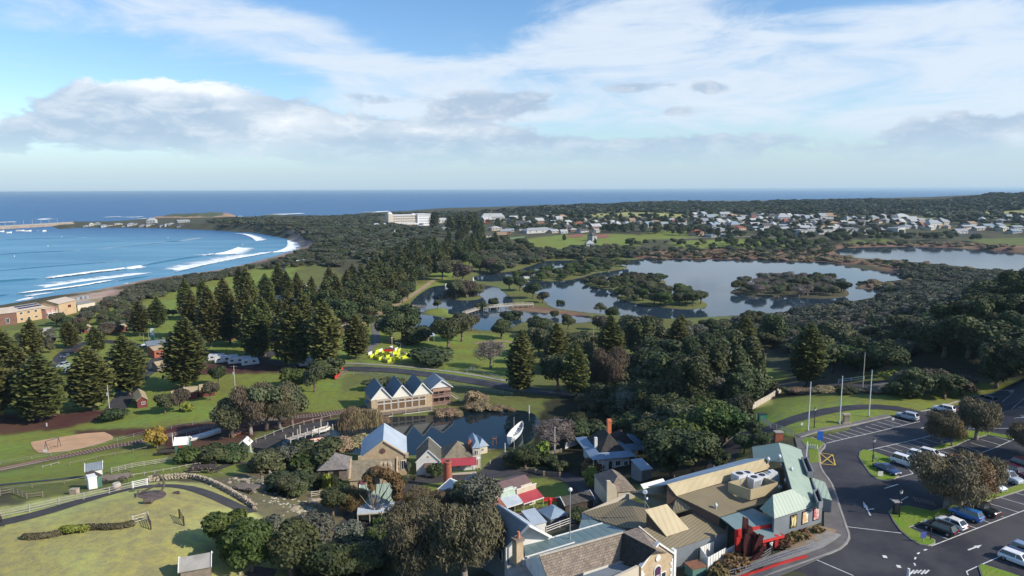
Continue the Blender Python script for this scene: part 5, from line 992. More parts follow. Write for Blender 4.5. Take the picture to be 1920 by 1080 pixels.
def house(name, label, cat, A, B, D, h, roof='gable', rise=1.8, axis='x', ov=.35, wall=None, roofm=None, wins=(), group=None, z=None, chim=(), trim=True, rt=.1, gutter=False, hip=.5, doors=(), gable_mat=None, barge=True):
 """building seen with its front wall between ground points A and B"""
 wall = wall or WHITEW; roofm = roofm or GALV
 if not isinstance(A, Vector): A = G(*A) if z is None else PZ(*A, z)
 if not isinstance(B, Vector): B = PZ(*B, A.z)
 f = Frame(A, B); L = f.L; root = T(name, label, cat, A, group)
 if label is None: AUTO.append((root, None, A))
 mb = MB(); b0 = -.8
 if roof == 'gable' and axis == 'y':
  P = [(0, b0),(L, b0),(L, h),(L / 2, h + rise),(0, h)]; V = [f.p(x, y, z_) for y in (0, D) for x, z_ in P]; mb.add(V, [(0,1,2,3,4),(9,8,7,6,5)] + [(i, i + 5,(i + 1) % 5 + 5,(i + 1) % 5) for i in range(5)])
 elif roof == 'gable':
  P = [(0, b0),(D, b0),(D, h),(D / 2, h + rise),(0, h)]; V = [f.p(x, y, z_) for x in (0, L) for y, z_ in P]; mb.add(V, [(4,3,2,1,0),(5,6,7,8,9)] + [((i + 1) % 5,(i + 1) % 5 + 5, i + 5, i) for i in range(5)])
 else:
  mb.fb(f, 0, L, 0, D, b0, h)
 mb.build('wall', wall, root)
 mb = MB()
 for P in roof_polys(roof, L, D, h + .03, rise, ov, axis, hip): mb.slab([f.p(*q) for q in P], rt)
 mb.build('roof', roofm, root)
 if trim and barge and roof == 'gable':
  mb = MB()
  for P in roof_polys(roof, L, D, h + .06, rise, ov + .03, axis):
   q = [f.p(*v_) for v_ in P]; prs = ((0,1),(3,2)) if axis == 'y' else ((0,3),(1,2))
   for i, j in prs: mb.bar(q[i], q[j], .08,.22)
  mb.build('bargeboard', TRIM, root)
 if gutter:
  mb = MB(); mb.bar(f.p(-ov, -ov, h), f.p(L + ov, -ov, h),.12,.14); mb.build('gutter', TRIM, root)
 for w_ in wins: add_window(root, f, w_[0], w_[1] * (L if w_[0] in ('front', 'back') else D), w_[2], w_[3], w_[4], D, *(w_[5:]))
 for w_ in doors: add_door(root, f, w_[0], w_[1] * (L if w_[0] in ('front', 'back') else D), w_[2], w_[3], w_[4], D)
 for cx, cy, ch, cw, cm in chim:
  mb = MB(); mb.fb(f, cx - cw / 2, cx + cw / 2, cy - cw / 2, cy + cw / 2, h * .3, ch); mb.fb(f, cx - cw * .6, cx + cw * .6, cy - cw * .6, cy + cw * .6, ch, ch + .15); c = mb.build('chimney', cm, root)
  mb = MB(); mb.tube(f.p(cx, cy, ch + .15), f.p(cx, cy, ch + .6),.14,.11,8); mb.build('chimney_pot', ORANGEB, c)
 root['_f'] = 1; return root, f
def fence(name, label, pts, post_h=1.1, step=2.2, rails=3, mat=None, pw=.12, cat='fence', rail_w=.09, group=None, mesh=None, picket=0, panel=False):
 mat = mat or WOODP; P = [G(*q) if len(q) == 2 else Vector(q) for q in pts]; root = T(name, label, cat, P[0], group); C = [P[0]]
 for a, c in zip(P[:-1], P[1:]):
  n = max(1, round((c - a).xy.length / step))
  for i in range(1, n + 1): q = a.lerp(c, i / n); C.append(Vector((q.x, q.y, tz(q.x, q.y))))
 pm = MB(); pm.box(-pw / 2, pw / 2,-pw / 2, pw / 2,-.3, post_h); first = None
 for q in C:
  if first is None: first = pm.bl('post', mat, root); o = first
  else: o = first.copy(); COL.objects.link(o); o.parent = root
  o.location = q - root.location
 if panel:
  for i in range(len(C) - 1):
   mb = MB(); mb.bar(C[i] + Vector((0,0, post_h * .5)), C[i + 1] + Vector((0,0, post_h * .5)),.06, post_h * .92); mb.build('fence_panel', mat, root)
  return root
 for k in range(rails):
  zz = post_h * (k + .8) / (rails + .1)
  for i in range(len(C) - 1):
   mb = MB(); mb.bar(C[i] + Vector((0,0, zz)), C[i + 1] + Vector((0,0, zz)),.05, rail_w); mb.build('rail', mat, root)
 if mesh or picket:
  mb = MB()
  for i in range(len(C) - 1):
   n = max(2, int((C[i + 1] - C[i]).length / (picket or .9)))
   for k in range(n): q = C[i].lerp(C[i + 1], k / n); mb.bar(q + Vector((0,0,.05)), q + Vector((0,0, post_h * 1.0)),.045,.02)
  mb.build('pickets', mat, root)['kind'] = 'stuff'
 return root
def W3(q): return PZ(*q)          # (px, py, z)
def slabs(name, polys, t, mat, root):
 mb = MB()
 for P in polys: mb.slab([W3(q) for q in P], t)
 return mb.build(name, mat, root)
def curtain(name, pts, zb, mat, root, t=.2):
 mb = MB(); P = [W3(q) for q in pts]
 for a, c in zip(P[:-1], P[1:]):
  d = (c - a); d.z = 0; d.normalize(); n = Vector((d.y, -d.x, 0)) * -t; V = [Vector((a.x, a.y, zb)), Vector((c.x, c.y, zb)), c - Vector((0,0,.08)), a - Vector((0,0,.08))]
  if n.y < 0: n = -n
  V2 = [v_ + n for v_ in V]; mb.add(V + V2, [(0,1,2,3),(7,6,5,4),(0,4,5,1),(1,5,6,2),(2,6,7,3),(3,7,4,0)])
 return mb.build(name, mat, root)
# ---------------------------------------------------------------- the museum entrance building by the car park
mus = T('museum_building', 'large museum entrance building with olive metal roofs and grey walls beside the car park', 'building', G(1330,1050))
M4 = [(1206,991,26.4),(1255,1032,25.0),(1364,996,25.0),(1302,962,26.4)]
slabs('olive_roof', [M4], .12, OLIVE, mus); slabs('olive_roof', [[(1349,969,26.9),(1432,944,26.9),(1462,928,27.1),(1462,876,28.5),(1269,930,28.3),(1310,949,27.6)]], .12, OLIVE, mus)
slabs('olive_roof', [[(1180,923,26.5),(1251,908,28.0),(1268,930.5,28.2),(1310,949.5,27.3),(1257,966,26.1)]], .12, OLIVE, mus); slabs('olive_roof', [[(1092,961,24.9),(1178,935,26.3),(1256,962,26.0),(1206,990,25.3),(1170,990,24.9),(1120,974,24.6)]], .12, OLIVE, mus)
slabs('tan_skylight_roof', [[(1251,908,30.0),(1269,930,28.35),(1445,878,28.5),(1436,859,30.0)]], .15, TANM, mus)
slabs('blue_roof_strip', [[(1251,907.5,29.95),(1436,858.6,29.95),(1398,860,28.4),(1279,892,28.4),(1215,912,28.0)]], .12, BLUER, mus)
mb = MB(); a, c, d, e = [W3(q) for q in ((1209,956,28.6),(1250,945,28.6),(1292,992,25.75),(1250,1006,25.75))]; mb.slab([a, c, d, e], .15); mb.build('tan_dormer_roof', TANM, mus)
mb = MB(); dn = lambda v_, z_: Vector((v_.x, v_.y, z_)); V = [a - Vector((0,0,.16)), e - Vector((0,0,.16)), dn(e, 24.8), dn(a, 24.8), c - Vector((0,0,.16)), d - Vector((0,0,.16)), dn(d, 24.8), dn(c, 24.8)]; sh = Vector((.25,.1,0)); V = [v_ + (sh if i < 4 else -sh) for i, v_ in enumerate(V)]
mb.add(V, [(0,3,2,1),(4,5,6,7),(0,4,7,3),(1,2,6,5),(0,1,5,4),(2,3,7,6)]); mb.build('brown_dormer_wall', BROWNW, mus)
curtain('brown_wall', [(1269,930.5,28.2),(1310,949.5,27.5),(1349,969.5,26.8)], 25.2, BROWNW, mus); curtain('brown_wall', [(1251,908.5,29.9),(1268,930,28.3)], 27, BROWNW, mus)
curtain('grey_wall', [(1257,1031,24.95),(1364,996.5,24.95)], 21.0, GREYW, mus, .3); curtain('grey_wall', [(1364,996.5,24.95),(1366,985,25)], 21.0, GREYW, mus, .3); curtain('pale_wall', [(1092,962,24.8),(1120,974,24.5),(1172,990,24.8)], 17.0, WHITEW, mus)
curtain('wall', [(1180,924,26.3),(1092,961.5,24.8)], 16.0, CREAM, mus)
slabs('green_roof', [[(1449,928,29.9),(1485,917,29.9),(1531,947.5,27.7),(1452,972.5,27.7)]], .12, GREENR, mus); slabs('green_roof', [[(1449,928,29.9),(1452,972.5,27.7),(1424,954,27.7)]], .12, GREENR, mus)
slabs('green_roof', [[(1460,830,30.0),(1485,917,29.9),(1531,947.5,27.7),(1502,843,28.0)]], .12, GREENR, mus); slabs('green_roof', [[(1460,830,30.0),(1502,843,28.0),(1480,834,28)]], .12, GREENR, mus)
slabs('green_roof', [[(1460,830,30.0),(1410,838,28.0),(1413,863,28.0),(1470,866,29.95)]], .12, GREENR, mus); curtain('dark_wall', [(1467,862,29.8),(1485,918,29.8)], 27.4, BLACK, mus)
slabs('green_porch_roof', [[(1510,891,27.5),(1547,904,27.0),(1560,938,26.9),(1539,932,27.2),(1517,920,27.5)]], .12, GREENR, mus); curtain('dark_wall', [(1560,938.5,26.8),(1544,933,27.0)], 25.0, GREYW, mus); curtain('dark_wall', [(1560,938.5,26.8),(1548,905,27)], 25.0, GREYW, mus)
curtain('grey_wall', [(1452,973,27.6),(1531,948,27.6),(1543,944,27.6)], 24.9, GREYW, mus, .3); curtain('grey_wall', [(1543,944.5,27.6),(1502,843,28.0)], 24.8, GREYW, mus, .2)
for pts in ([(1503,862),(1513,862),(1525,890),(1514,890)], [(1525,925),(1534,922),(1542,945),(1534,948)]):      # sunk balconies in the roof edge
 mb = MB(); P = [PZ(x, y, 28.3) for x, y in pts]
 for i in range(4): mb.bar(P[i], P[(i + 1) % 4], .18,.9)
 mb.build('roof_parapet', GREYW, mus); mb = MB(); mb.slab([p_ - Vector((0,0,.3)) for p_ in P], .1); mb.build('roof_well', BLACK, mus)
slabs('entrance_roof', [[(1351,970,26.8),(1411,953,27.0),(1452,972,26.7),(1465,978,26.5),(1380,993,26.2)]], .12, TEAL, mus); slabs('canopy_roof', [[(1412,995,25.9),(1441,988.5,25.9),(1470,1003,25.55),(1430,1013,25.55)]], .12, TEAL, mus)
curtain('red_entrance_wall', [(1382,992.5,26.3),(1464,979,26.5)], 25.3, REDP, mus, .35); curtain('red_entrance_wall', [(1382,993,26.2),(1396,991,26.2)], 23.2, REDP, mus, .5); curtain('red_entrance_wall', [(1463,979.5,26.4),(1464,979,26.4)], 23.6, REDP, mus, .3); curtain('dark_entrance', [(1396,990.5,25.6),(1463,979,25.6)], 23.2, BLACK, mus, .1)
mb = MB(); a, c, d, e = [PZ(*q, 25.6) for q in ((1412,995.5),(1430,1014),(1470.5,1004),(1442,989))];
for p_, q_ in ((a, c),(c, d),(d, e)): mb.bar(p_ - Vector((0,0,.12)), q_ - Vector((0,0,.12)),.12,.34)
mb.build('red_fascia', REDP, mus)
for q in ((1455,1020),(1432,1022)): g_ = PZ(*q, 24.4); mb = MB(); mb.frame_box(g_, Vector((1,0,0)), Vector((0,1,0)), Vector((0,0,1)),-.22,.22,-.2,.2,-.5,1.25); mb.build('red_post', REDP, mus)
fw = Frame(W3((1452,973,27.6)), W3((1543,944,27.6))); PM = [M('poster_yellow', (.55,.38,.10),(.03,.02,.02),1.6, rough=.5, detail=2), M('poster_beach', (.78,.76,.66),(.62,.38,.16),1.1, rough=.5, detail=2), M('poster_red', (.42,.05,.06),(.7,.55,.48),1.7, rough=.5, detail=2)]
for u, pm in ((.385, PM[0]),(.625, PM[1]),(.86, PM[2])):
 x = fw.L * u; mb = MB(); mb.frame_box(fw.o, fw.ex, fw.ez, -fw.ey, x - .62, x + .62,-2.05,-.25,.01,.1); po = mb.build('poster_frame', BLACK, mus); mb = MB(); mb.frame_box(fw.o, fw.ex, fw.ez, -fw.ey, x - .52, x + .52,-1.92,-.38,.1,.12); mb.build('poster', pm, po)
 if u < .5:
  for dx in (-.2,.2): mb = MB(); mb.frame_box(fw.o, fw.ex, fw.ez, -fw.ey, x + dx - .1, x + dx + .1,-1.7,-.6,.122,.13); mb.build('poster_shape', M('pale_yellow', (.85,.8,.45)), po)
fi = Frame(W3((1382,992.5,26.3)), W3((1464,979,26.5))); x = fi.L * .84; BLUES = M('sign_blue', (.03,.13,.50), rough=.4); mb = MB(); mb.frame_box(fi.o, fi.ex, fi.ez, -fi.ey, x - .42, x + .42,-.85,.02,.01,.06); si = mb.build('information_sign', BLUES, mus)
mb = MB(); mb.frame_box(fi.o, fi.ex, fi.ez, -fi.ey, x - .07, x + .09,-.72,-.32,.062,.08); mb.frame_box(fi.o, fi.ex, fi.ez, -fi.ey, x - .05, x + .11,-.24,-.08,.062,.08); mb.frame_box(fi.o, fi.ex, fi.ez, -fi.ey, x - .14, x + .16,-.78,-.70,.062,.08); mb.build('letter_i', M('sign_yellow', (.85,.68,.05)), si)
box = [(1366,904),(1407,918),(1458,904),(1420,891)]; mb = MB(); P = [PZ(x, y, 29.3) for x, y in box]
for i in range(4):
 a = P[i]; c = P[(i + 1) % 4]; mb.bar(a - Vector((0,0,.75)), c - Vector((0,0,.75)),.12,1.5)
mb.build('plant_screen', TANM, mus)
ACW = M('white_appliance', (.60,.61,.62),(.52,.53,.54),1, rough=.5)
def ac_unit(x, y, z, w, d, h, label, rz=.5, cat='air conditioner'):
 g_ = PZ(x, y, z); r = T('air_conditioner', label, cat, g_, None, rz); mb = MB(); mb.box(-w / 2, w / 2,-d / 2, d / 2,0, h); mb.bl('casing', ACW, r); mb = MB(); mb.tube((0,0, h + .01),(0,0, h + .06), min(w, d) * .34, None, 12); mb.bl('fan', BLACK, r); mb = MB(); mb.box(-w * .4, w * .4,-d / 2 - .03,-d / 2, h * .12, h * .8); mb.bl('grille', STEEL, r); return r
ac_unit(1386,911,27.9,1.9,1.5,1.9,'silver air conditioner at the left end of the rooftop plant enclosure'); ac_unit(1400,908,27.9,1.3,1.4,1.8,'pale blue-sided air conditioner second from left in the rooftop enclosure'); ac_unit(1413,914,27.9,1.6,1.4,1.6,'white air conditioner with dark fan near the front corner of the rooftop enclosure'); ac_unit(1428,909,27.9,1.5,1.3,1.5,'white air conditioner with red fan guard in the middle of the rooftop enclosure')
mb = MB(); g_ = PZ(1446,904,27.9); r = T('curved_duct', 'pale curved duct cowl at the right end of the rooftop enclosure', 'duct', g_, None, .3)
for i in range(8):
 t0, t1 = math.pi * i / 8, math.pi * (i + 1) / 8; mb.frame_box((0,0,0), Vector((1,0,0)), Vector((0,1,0)), Vector((0,0,1)),1.1 * math.cos(t1),1.1 * math.cos(t0) + .02,-.35,.35,0,.3 + 1.5 * math.sin((t0 + t1) / 2))
mb.bl('cowl', ACW, r)
def vent(x, y, z, label, s=.24):
 g_ = PZ(x, y, z); r = T('roof_vent', label, 'vent', g_); mb = MB(); mb.tube((0,0,-.2),(0,0,.35), s * .6, s * .6,10); mb.bl('pipe', STEEL, r); mb = MB(); mb.tube((0,0,.3),(0,0,.5), s, s * .9,12); mb.tube((0,0,.5),(0,0,.68), s * .9, s * .3,12); mb.bl('cap', ACW, r)
vent(1342,952,27.4,'white domed vent on the olive roof near the brown wall'); vent(1442,926,27.5,'round grey vent at the right of the rooftop enclosure front wall', .34); vent(1462,918,27.8,'small dark vent beside the green roof ridge', .3); vent(1484,884,29.3,'white vent on the pale green roof slope'); vent(1474,905,28.6,'white box vent against the dark green roof wall', .3); vent(1440,865,29.6,'white vent at the far end of the tan skylight roof', .3); vent(1461,860,29.8,'olive flue pipe at the top of the roof valley', .3); vent(1467,876,29.0,'tall white box vent beside the flue pipe', .3)
g_ = PZ(1209,955,27.0); r = T('satellite_dish', 'white satellite dish on a thin mast above the olive roof', 'dish', g_); mb = MB(); mb.tube((0,0,0),(0,0,2.6),.05,.04,6); mb.tube((0,0,1.2),(.7,0,0),.03,.03,5); mb.bl('mast', STEEL, r); mb = MB(); mb.tube((-.1,-.25,2.6),(-.12,-.32,2.62),.34,.26,14); mb.bl('dish', ACW, r); mb = MB(); mb.tube((.25,-.1,1.6),(.28,-.15,1.62),.18,.14,10); mb.bl('small_dish', ACW, r)
wing = T('museum_wing', 'low wing with a flat teal roof behind the stone hall', 'building', G(1050,1030)); slabs('teal_roof', [[(982,1022,25.2),(1129,980,25.2),(1176,996,25.4),(985,1047,25.4)]], .15, TEALF, wing); slabs('teal_roof', [[(1090,975,24.4),(1120,972,24.4),(1135,982,24.4),(1085,991,24.4)]], .15, TEALF, wing)
slabs('white_capping', [[(1034,1006.5,25.3),(1129,979.5,25.3),(1130,980.5,25.3),(1035,1007.7,25.3)], [(984,1043.5,25.5),(1077,1015.5,25.5),(1078,1016.8,25.5),(985,1045,25.5)]], .08, TRIM, wing); curtain('wall', [(985,1047.5,25.2),(1176,996.5,25.2)], 20, WHITEW, wing); curtain('wall', [(982,1022.5,25.1),(1129,980.5,25.1)], 18, WHITEW, wing)
gab = T('grey_gabled_building', 'long pale building with a steep blue-grey gable roof beside the teal flat roof', 'building', G(960,1050)); RL0, RL1 = (934,945,29.0),(992,985,29.0)
e0, e1 = (902,978,25.6),(951,1027,25.6); s0, s1 = (972,964,25.6),(1034,1007,25.6)
slabs('roof', [[RL0, RL1, e1, e0]], .14, GREYR, gab); slabs('roof', [[RL0, RL1, s1, s0]], .14, GALV, gab)  # light put into the colour: shaded left slope darker, sunny right slope paler
mb = MB(); a, c, d = W3(e1), W3(RL1), W3(s1); ins = (W3(RL0) - W3(RL1)).normalized() * .3; t_ = (c - a).xy.dot((d - a).xy) / (d - a).xy.length_squared; c = Vector((a.x + (d.x - a.x) * t_, a.y + (d.y - a.y) * t_, c.z)); V = [v_ + ins for v_ in (Vector((a.x, a.y, 18)), Vector((d.x, d.y, 18)), d - Vector((0,0,.15)), c - Vector((0,0,.2)), a - Vector((0,0,.15)))]; V2 = [v_ + ins for v_ in V]; mb.add(V + V2, [(0,1,2,3,4),(9,8,7,6,5)] + [(i, i + 5,(i + 1) % 5 + 5,(i + 1) % 5) for i in range(5)]); mb.build('gable_wall', WHITEW, gab)
curtain('side_wall', [(904,980,25.45),(952,1027,25.45)], 18, GREYW, gab); fs = Frame(W3((904,980,25.45)), W3((952,1027,25.45)))
mb = MB(); mb.bar(W3(RL1), W3(e1),.1,.3); mb.bar(W3(RL1), W3(s1),.1,.3); mb.build('bargeboard', TRIM, gab)
for u in (.45,.75): mb = MB(); mb.frame_box(fs.o, fs.ex, fs.ez, -fs.ey, fs.L * u - .5, fs.L * u + .5,-2.6,-1.1,.02,.1); w_ = mb.build('window', TRIM, gab); mb = MB(); mb.frame_box(fs.o, fs.ex, fs.ez, -fs.ey, fs.L * u - .4, fs.L * u + .4,-2.5,-1.2,.1,.12); mb.build('pane', GLASS, w_)
hall = T('stone_hall', 'limestone hall with weathered slate roof and arched window facing the car park', 'building', G(1180,1080))
slabs('slate_roof', [[(1011,1042,28.4),(1168,998,28.4),(1163,1052,25.4),(1030,1094,25.4)]], .14, TILE, hall); slabs('slate_roof', [[(1167,998,28.4),(1230,1031,28.4),(1198,1061,26.0),(1179,1062,25.5),(1162,1050,25.6)]], .14, DTILE, hall)  # cross gable's left slope takes the darker slate to paint its shade
slabs('slate_roof', [[(1167,998,28.4),(1197,988,28.4),(1256,1037,26.0),(1230,1031,28.4)]], .14, TILE, hall); mb = MB(); mb.bar(W3((1197,988,28.5)), W3((1256,1036,26.2)),.25,.3); mb.bar(W3((1011,1042,28.5)), W3((1168,998,28.5)),.2,.16); mb.build('ridge_capping', WOODP, hall)
slabs('lead_roof', [[(1090,1080,25.0),(1162,1056,25.0),(1186,1064,25.0),(1150,1084,25.0),(1100,1100,25.0)]], .15, GREYR, hall); curtain('wall', [(1011,1043,28.2),(1031,1094,25.3)], 20, WHITEW, hall, .15); curtain('wall', [(982,1047,25.3),(1011,1043,28.2)], 20, WHITEW, hall, .15)
fa = Frame(PZ(1198,1061,26.0), PZ(1259,1036.5,26.0)); L = fa.L; mb = MB(); P = [(0,-7),(L, -7),(L, 0),(L / 2,2.15),(0,0)]; V = [fa.p(x, y, z_) for y in (-.35,0) for x, z_ in P]; mb.add(V, [(0,1,2,3,4),(9,8,7,6,5)] + [(i, i + 5,(i + 1) % 5 + 5,(i + 1) % 5) for i in range(5)]); mb.build('gable_wall', LIME, hall)
mb = MB(); mb.bar(fa.p(-.1,-.3,.05), fa.p(L / 2,-.3,2.3),.5,.22); mb.bar(fa.p(L + .1,-.3,.05), fa.p(L / 2,-.3,2.3),.5,.22); mb.fb(fa, L - .05, L + .35,-.5,.1,-7,.55); mb.build('coping', TRIM, hall)
for side in (0,1):
 for k in range(13): w_ = .55 if k % 2 else .34; x0 = 0 if side == 0 else L - w_; mb = MB(); mb.fb(fa, x0, x0 + w_, -.41,-.352,-.5 - k * .4 - .36,-.5 - k * .4); mb.build('quoin', TRIM, hall)
mb = MB(); c = fa.p(L / 2,-.36,.35); mb.tube(c, c - fa.ey * .12,.42,.40,16); mb.build('round_vent', TRIM, hall)
for x, w_, h_, top in ((L / 2,.95,2.4,-1.15),(L / 2 - 1.0,.6,1.9,-1.75),(L / 2 + 1.0,.6,1.9,-1.75)):
 mb = MB(); mb.fb(fa, x - w_ / 2 - .12, x + w_ / 2 + .12,-.44,-.352, top - h_, top);
 if w_ > .9:
  for k in range(8): t0 = math.pi * k / 8; t1 = math.pi * (k + 1) / 8; mb.bar(fa.p(x + .58 * math.cos(t0),-.4, top - .05 + .58 * math.sin(t0)), fa.p(x + .58 * math.cos(t1),-.4, top - .05 + .58 * math.sin(t1)),.1,.16)
 w2 = mb.build('window', TRIM, hall); mb = MB(); mb.fb(fa, x - w_ / 2, x + w_ / 2,-.47,-.442, top - h_ + .1, top - .08)
 if w_ > .9: mb.add([fa.p(x + .48 * math.cos(math.pi * k / 8),-.46, top - .1 + .48 * math.sin(math.pi * k / 8)) for k in range(9)], [tuple(range(9))])
 mb.build('pane', M('purple_banner', (.10,.035,.09),(.05,.03,.06),2, rough=.4) if w_ > .9 else GLASS, w2)
 if w_ > .9:
  mb = MB()
  for k in range(4): mb.fb(fa, x - .28 + .04 * (k % 2), x + .28 - .05 * (k % 3),-.49,-.475, top - .75 - k * .28, top - .66 - k * .28)
  mb.build('banner_lettering', TRIM, w2)
curtain('cream_parapet', [(1150,1084,25.9),(1198,1061,26.3)], 20, CREAM, hall, .4)
g_ = G(966,1062); zt = 28.6; r = T('stone_chimney', 'tall limestone chimney with orange pot in front of the grey gabled building', 'chimney', PZ(972,1060,22)); mb = MB(); o = PZ(971,1050,25.2); mb.frame_box(o, fa.ex, fa.ey, fa.ez, -.5,.5,-.5,.5,-6,2.6); mb.build('shaft', LIME, r)
mb = MB(); mb.frame_box(o, fa.ex, fa.ey, fa.ez, -.62,.62,-.62,.62,2.6,2.9); mb.build('cap', WOOD, r); mb = MB(); mb.tube(o + Vector((.1,0,2.9)), o + Vector((.1,0,3.7)),.2,.16,10); mb.build('chimney_pot', ORANGEB, r)
slab_t = T('cream_flat_roof_annex', 'small cream flat-roofed annex below the stone chimney', 'building', G(965,1075)); slabs('roof', [[(950,1058,24.7),(985,1048,24.7),(1028,1100,24.7),(955,1100,24.7)]], .2, CONC, slab_t); curtain('wall', [(950,1059,24.6),(954,1100,24.6)], 19, CREAM, slab_t)
ac_unit(986,1058,24.7,.9,.5,.8,'grey air conditioner on the cream annex roof beside the stone chimney', .2); ac_unit(1001,1072,24.7,.9,.45,.9,'white air conditioner with round fan on the cream annex roof', .2)
def lamp(px, py, h, label, kind='globe', z=None, group=None):
 g_ = G(px, py) if z is None else PZ(px, py, z); r = T('street_lamp', label, 'lamp', g_, group)
 mb = MB(); mb.tube((0,0,-.3),(0,0, h),.07 if kind == 'globe' else .09,.045,8); pm_ = BLACK if kind == 'heritage' else STEEL; mb.tube((0,0,0),(0,0,.5),.12,.09,8); mb.bl('pole', pm_, r)
 if kind == 'globe': V, F = ico(2); mb = MB(); mb.add([Vector(v_) * .27 + Vector((0,0, h + .22)) for v_ in V], [tuple(q) for q in F]); mb.bl('globe', TRIM, r, smooth=True)
 elif kind == 'heritage':
  mb = MB(); mb.tube((0,0, h),(0,0, h + .42),.12,.22,6); mb.bl('lantern', TRIM, r); mb = MB(); mb.tube((0,0, h + .42),(0,0, h + .62),.26,.04,6); mb.bl('lantern_cap', BLACK, r)
 else: mb = MB(); mb.bar((0,0, h),(-1.2,0, h + .25),.07,.07); mb.bl('arm', STEEL, r); mb = MB(); mb.box(-1.9,-1.1,-.14,.14, h + .2, h + .3); mb.bl('lamp_head', STEEL, r)
 return r
lamp(1068.5,1012,UPZ(PZ(1068.5,1012,25.2),921) - 25.2,'tall thin post with a white globe rising from the teal flat roof','globe',25.2)
lamp(1636,868,3.6,'black heritage lamp post on the left end of the grass island','heritage'); lamp(1686,972,3.6,'black heritage lamp post beside the ticket machine island','heritage'); lamp(1526.5,802,3.4,'black heritage lamp post on the lawn inside the loop road','heritage'); lamp(1808,812,3.4,'black heritage lamp post between the two island trees','heritage')
lamp(925,700,9,'tall street lamp with one arm by the coast road','arm'); lamp(752,684,8,'street lamp pole behind the yellow maze','arm'); lamp(709,597,7,'thin lamp pole beside the gravel walk','arm'); lamp(735,652,4,'white topped lamp at the maze entrance','globe')
def pole(px, py, top, label, name='flag_pole', cat='pole', mat=None, r0=.12, cross=0, z=None, ball=False):
 g_ = G(px, py) if z is None else PZ(px, py, z); h = UPZ(g_, top) - g_.z; r = T(name, label, cat, g_); mb = MB(); mb.tube((0,0,-.4),(0,0, h), r0, r0 * .55,10); mb.bl('shaft', mat or STEEL, r)
 for k in range(cross): mb = MB(); mb.bar((-1.1,.1, h - .4 - k * 1.0),(1.1,.1, h - .4 - k * 1.0),.1,.12); mb.bl('cross_arm', WOOD, r)
 if cross: mb = MB(); mb.tube((-.35,0, h - 3.2),(-.35,0, h - 2.2),.28,.28,10); mb.bl('transformer', STEEL, r)
 mb = MB(); mb.tube((0,0,-.1),(0,0,.25), r0 * 2.0, r0 * 1.6,10); mb.bl('base', CONC, r); return r, h
pole(1515,808,716,'leftmost pale flagpole on the lawn beside the loop road', mat=TRIM); pole(1574,795,705,'middle pale flagpole on the lawn beside the loop road', mat=TRIM); pole(1629,781,694,'rightmost pale flagpole on the lawn beside the loop road', mat=TRIM); pole(1617,733,661,'tall timber pole standing by the side road behind the lawn', 'power_pole', mat=WOODP)
pole(206,776,722,'grey power pole with cross arms beside the maroon cabin','power_pole', 'pole', WOODP, .16,2); pole(441,732,685,'power pole with a single cross arm on the caravan park lawn','power_pole','pole',WOODP,.14,1); pole(1040,858,800,'white flagpole in the garden beside the bare tree', mat=TRIM); pole(1112,672,613,'timber pole among the trees right of the white shelter','power_pole','pole',WOODP,.13)
pole(1702,1090,1066,'white topped bollard pole at the bottom edge of the car park','power_pole','pole',TRIM,.25); pole(964,848,782,'thin white mast beside the lifeboat', mat=TRIM, r0=.06)
sc = T('steel_sculpture', 'dark red sculpture of jagged upright steel plates in front of the red entrance', 'sculpture', PZ(1412,1042,23.6)); rr = random.Random(5)
for bx, by, tx, ty, w_ in ((1400,1036,1398,968,.85),(1404,1040,1407,984,.75),(1408,1042,1413,1000,.7),(1412,1044,1419,998,.6),(1415,1046,1428,1000,.8),(1418,1048,1434,1021,.7),(1412,1050,1430,1032,.8),(1400,1044,1402,1000,.9),(1392,1040,1394,1008,.7)):
 o = PZ(bx, by, 23.4); zt = UPZ(o, ty) - .0; t_ = PZ(tx, ty, zt) ; d = Vector((1,.25,0)).normalized(); mb = MB(); k = o.lerp(t_, .55) + Vector((-.1,0,0))
 for p_, q_, wa, wb in ((o, k, w_ * .8, w_ * 1.1),(k, t_, w_ * 1.1, w_ * .8)):
  n_2 = Vector((-d.y, d.x, 0)) * .12; cut = Vector((0,0,.35 if q_ is t_ else 0)); V = [p_ - d * wa / 2 - n_2, p_ + d * wa / 2 - n_2, q_ + d * wb / 2 - n_2 - cut, q_ - d * wb / 2 - n_2, p_ - d * wa / 2 + n_2, p_ + d * wa / 2 + n_2, q_ + d * wb / 2 + n_2 - cut, q_ - d * wb / 2 + n_2]
  mb.add(V, [(0,1,2,3),(7,6,5,4),(0,4,5,1),(1,5,6,2),(2,6,7,3),(3,7,4,0)])
 mb.build('steel_plate', DRED, sc)
ribbon('ramp', wp([(1330,1100),(1400,1066),(1460,1048),(1530,1022),(1560,1000)]),2.4, CONC, .2,2); ribbon('red_kerb', wp([(1290,1120),(1390,1084),(1430,1071),(1478,1055),(1512,1046)]),.35, REDP, .16,1.5, h=.2)
ribbon('garden_bed', wp([(1350,1078),(1380,1062),(1400,1050)]),3.2, DIRT, .08); ribbon('garden_bed', wp([(1465,1028),(1495,1016),(1530,1002),(1545,990)]),3.4, DIRT, .2)
fence('ramp_railing', 'long grey steel railing along the entrance ramp beside the red kerb', [(1345,1088),(1440,1060),(1530,1030)], 1.05,1.5,3, STEEL, .05, 'railing', .04, picket=.35); fence('ramp_railing', 'short grey steel railing behind the entrance ramp near the sculpture', [(1385,1062),(1430,1050),(1445,1040)], 1.05,1.5,3, STEEL, .05, 'railing', .04, picket=.35)
bx = T('bin_enclosure', 'whitewashed timber screen fence beside the grey museum wall', 'fence', PZ(1345,1062,22.2));
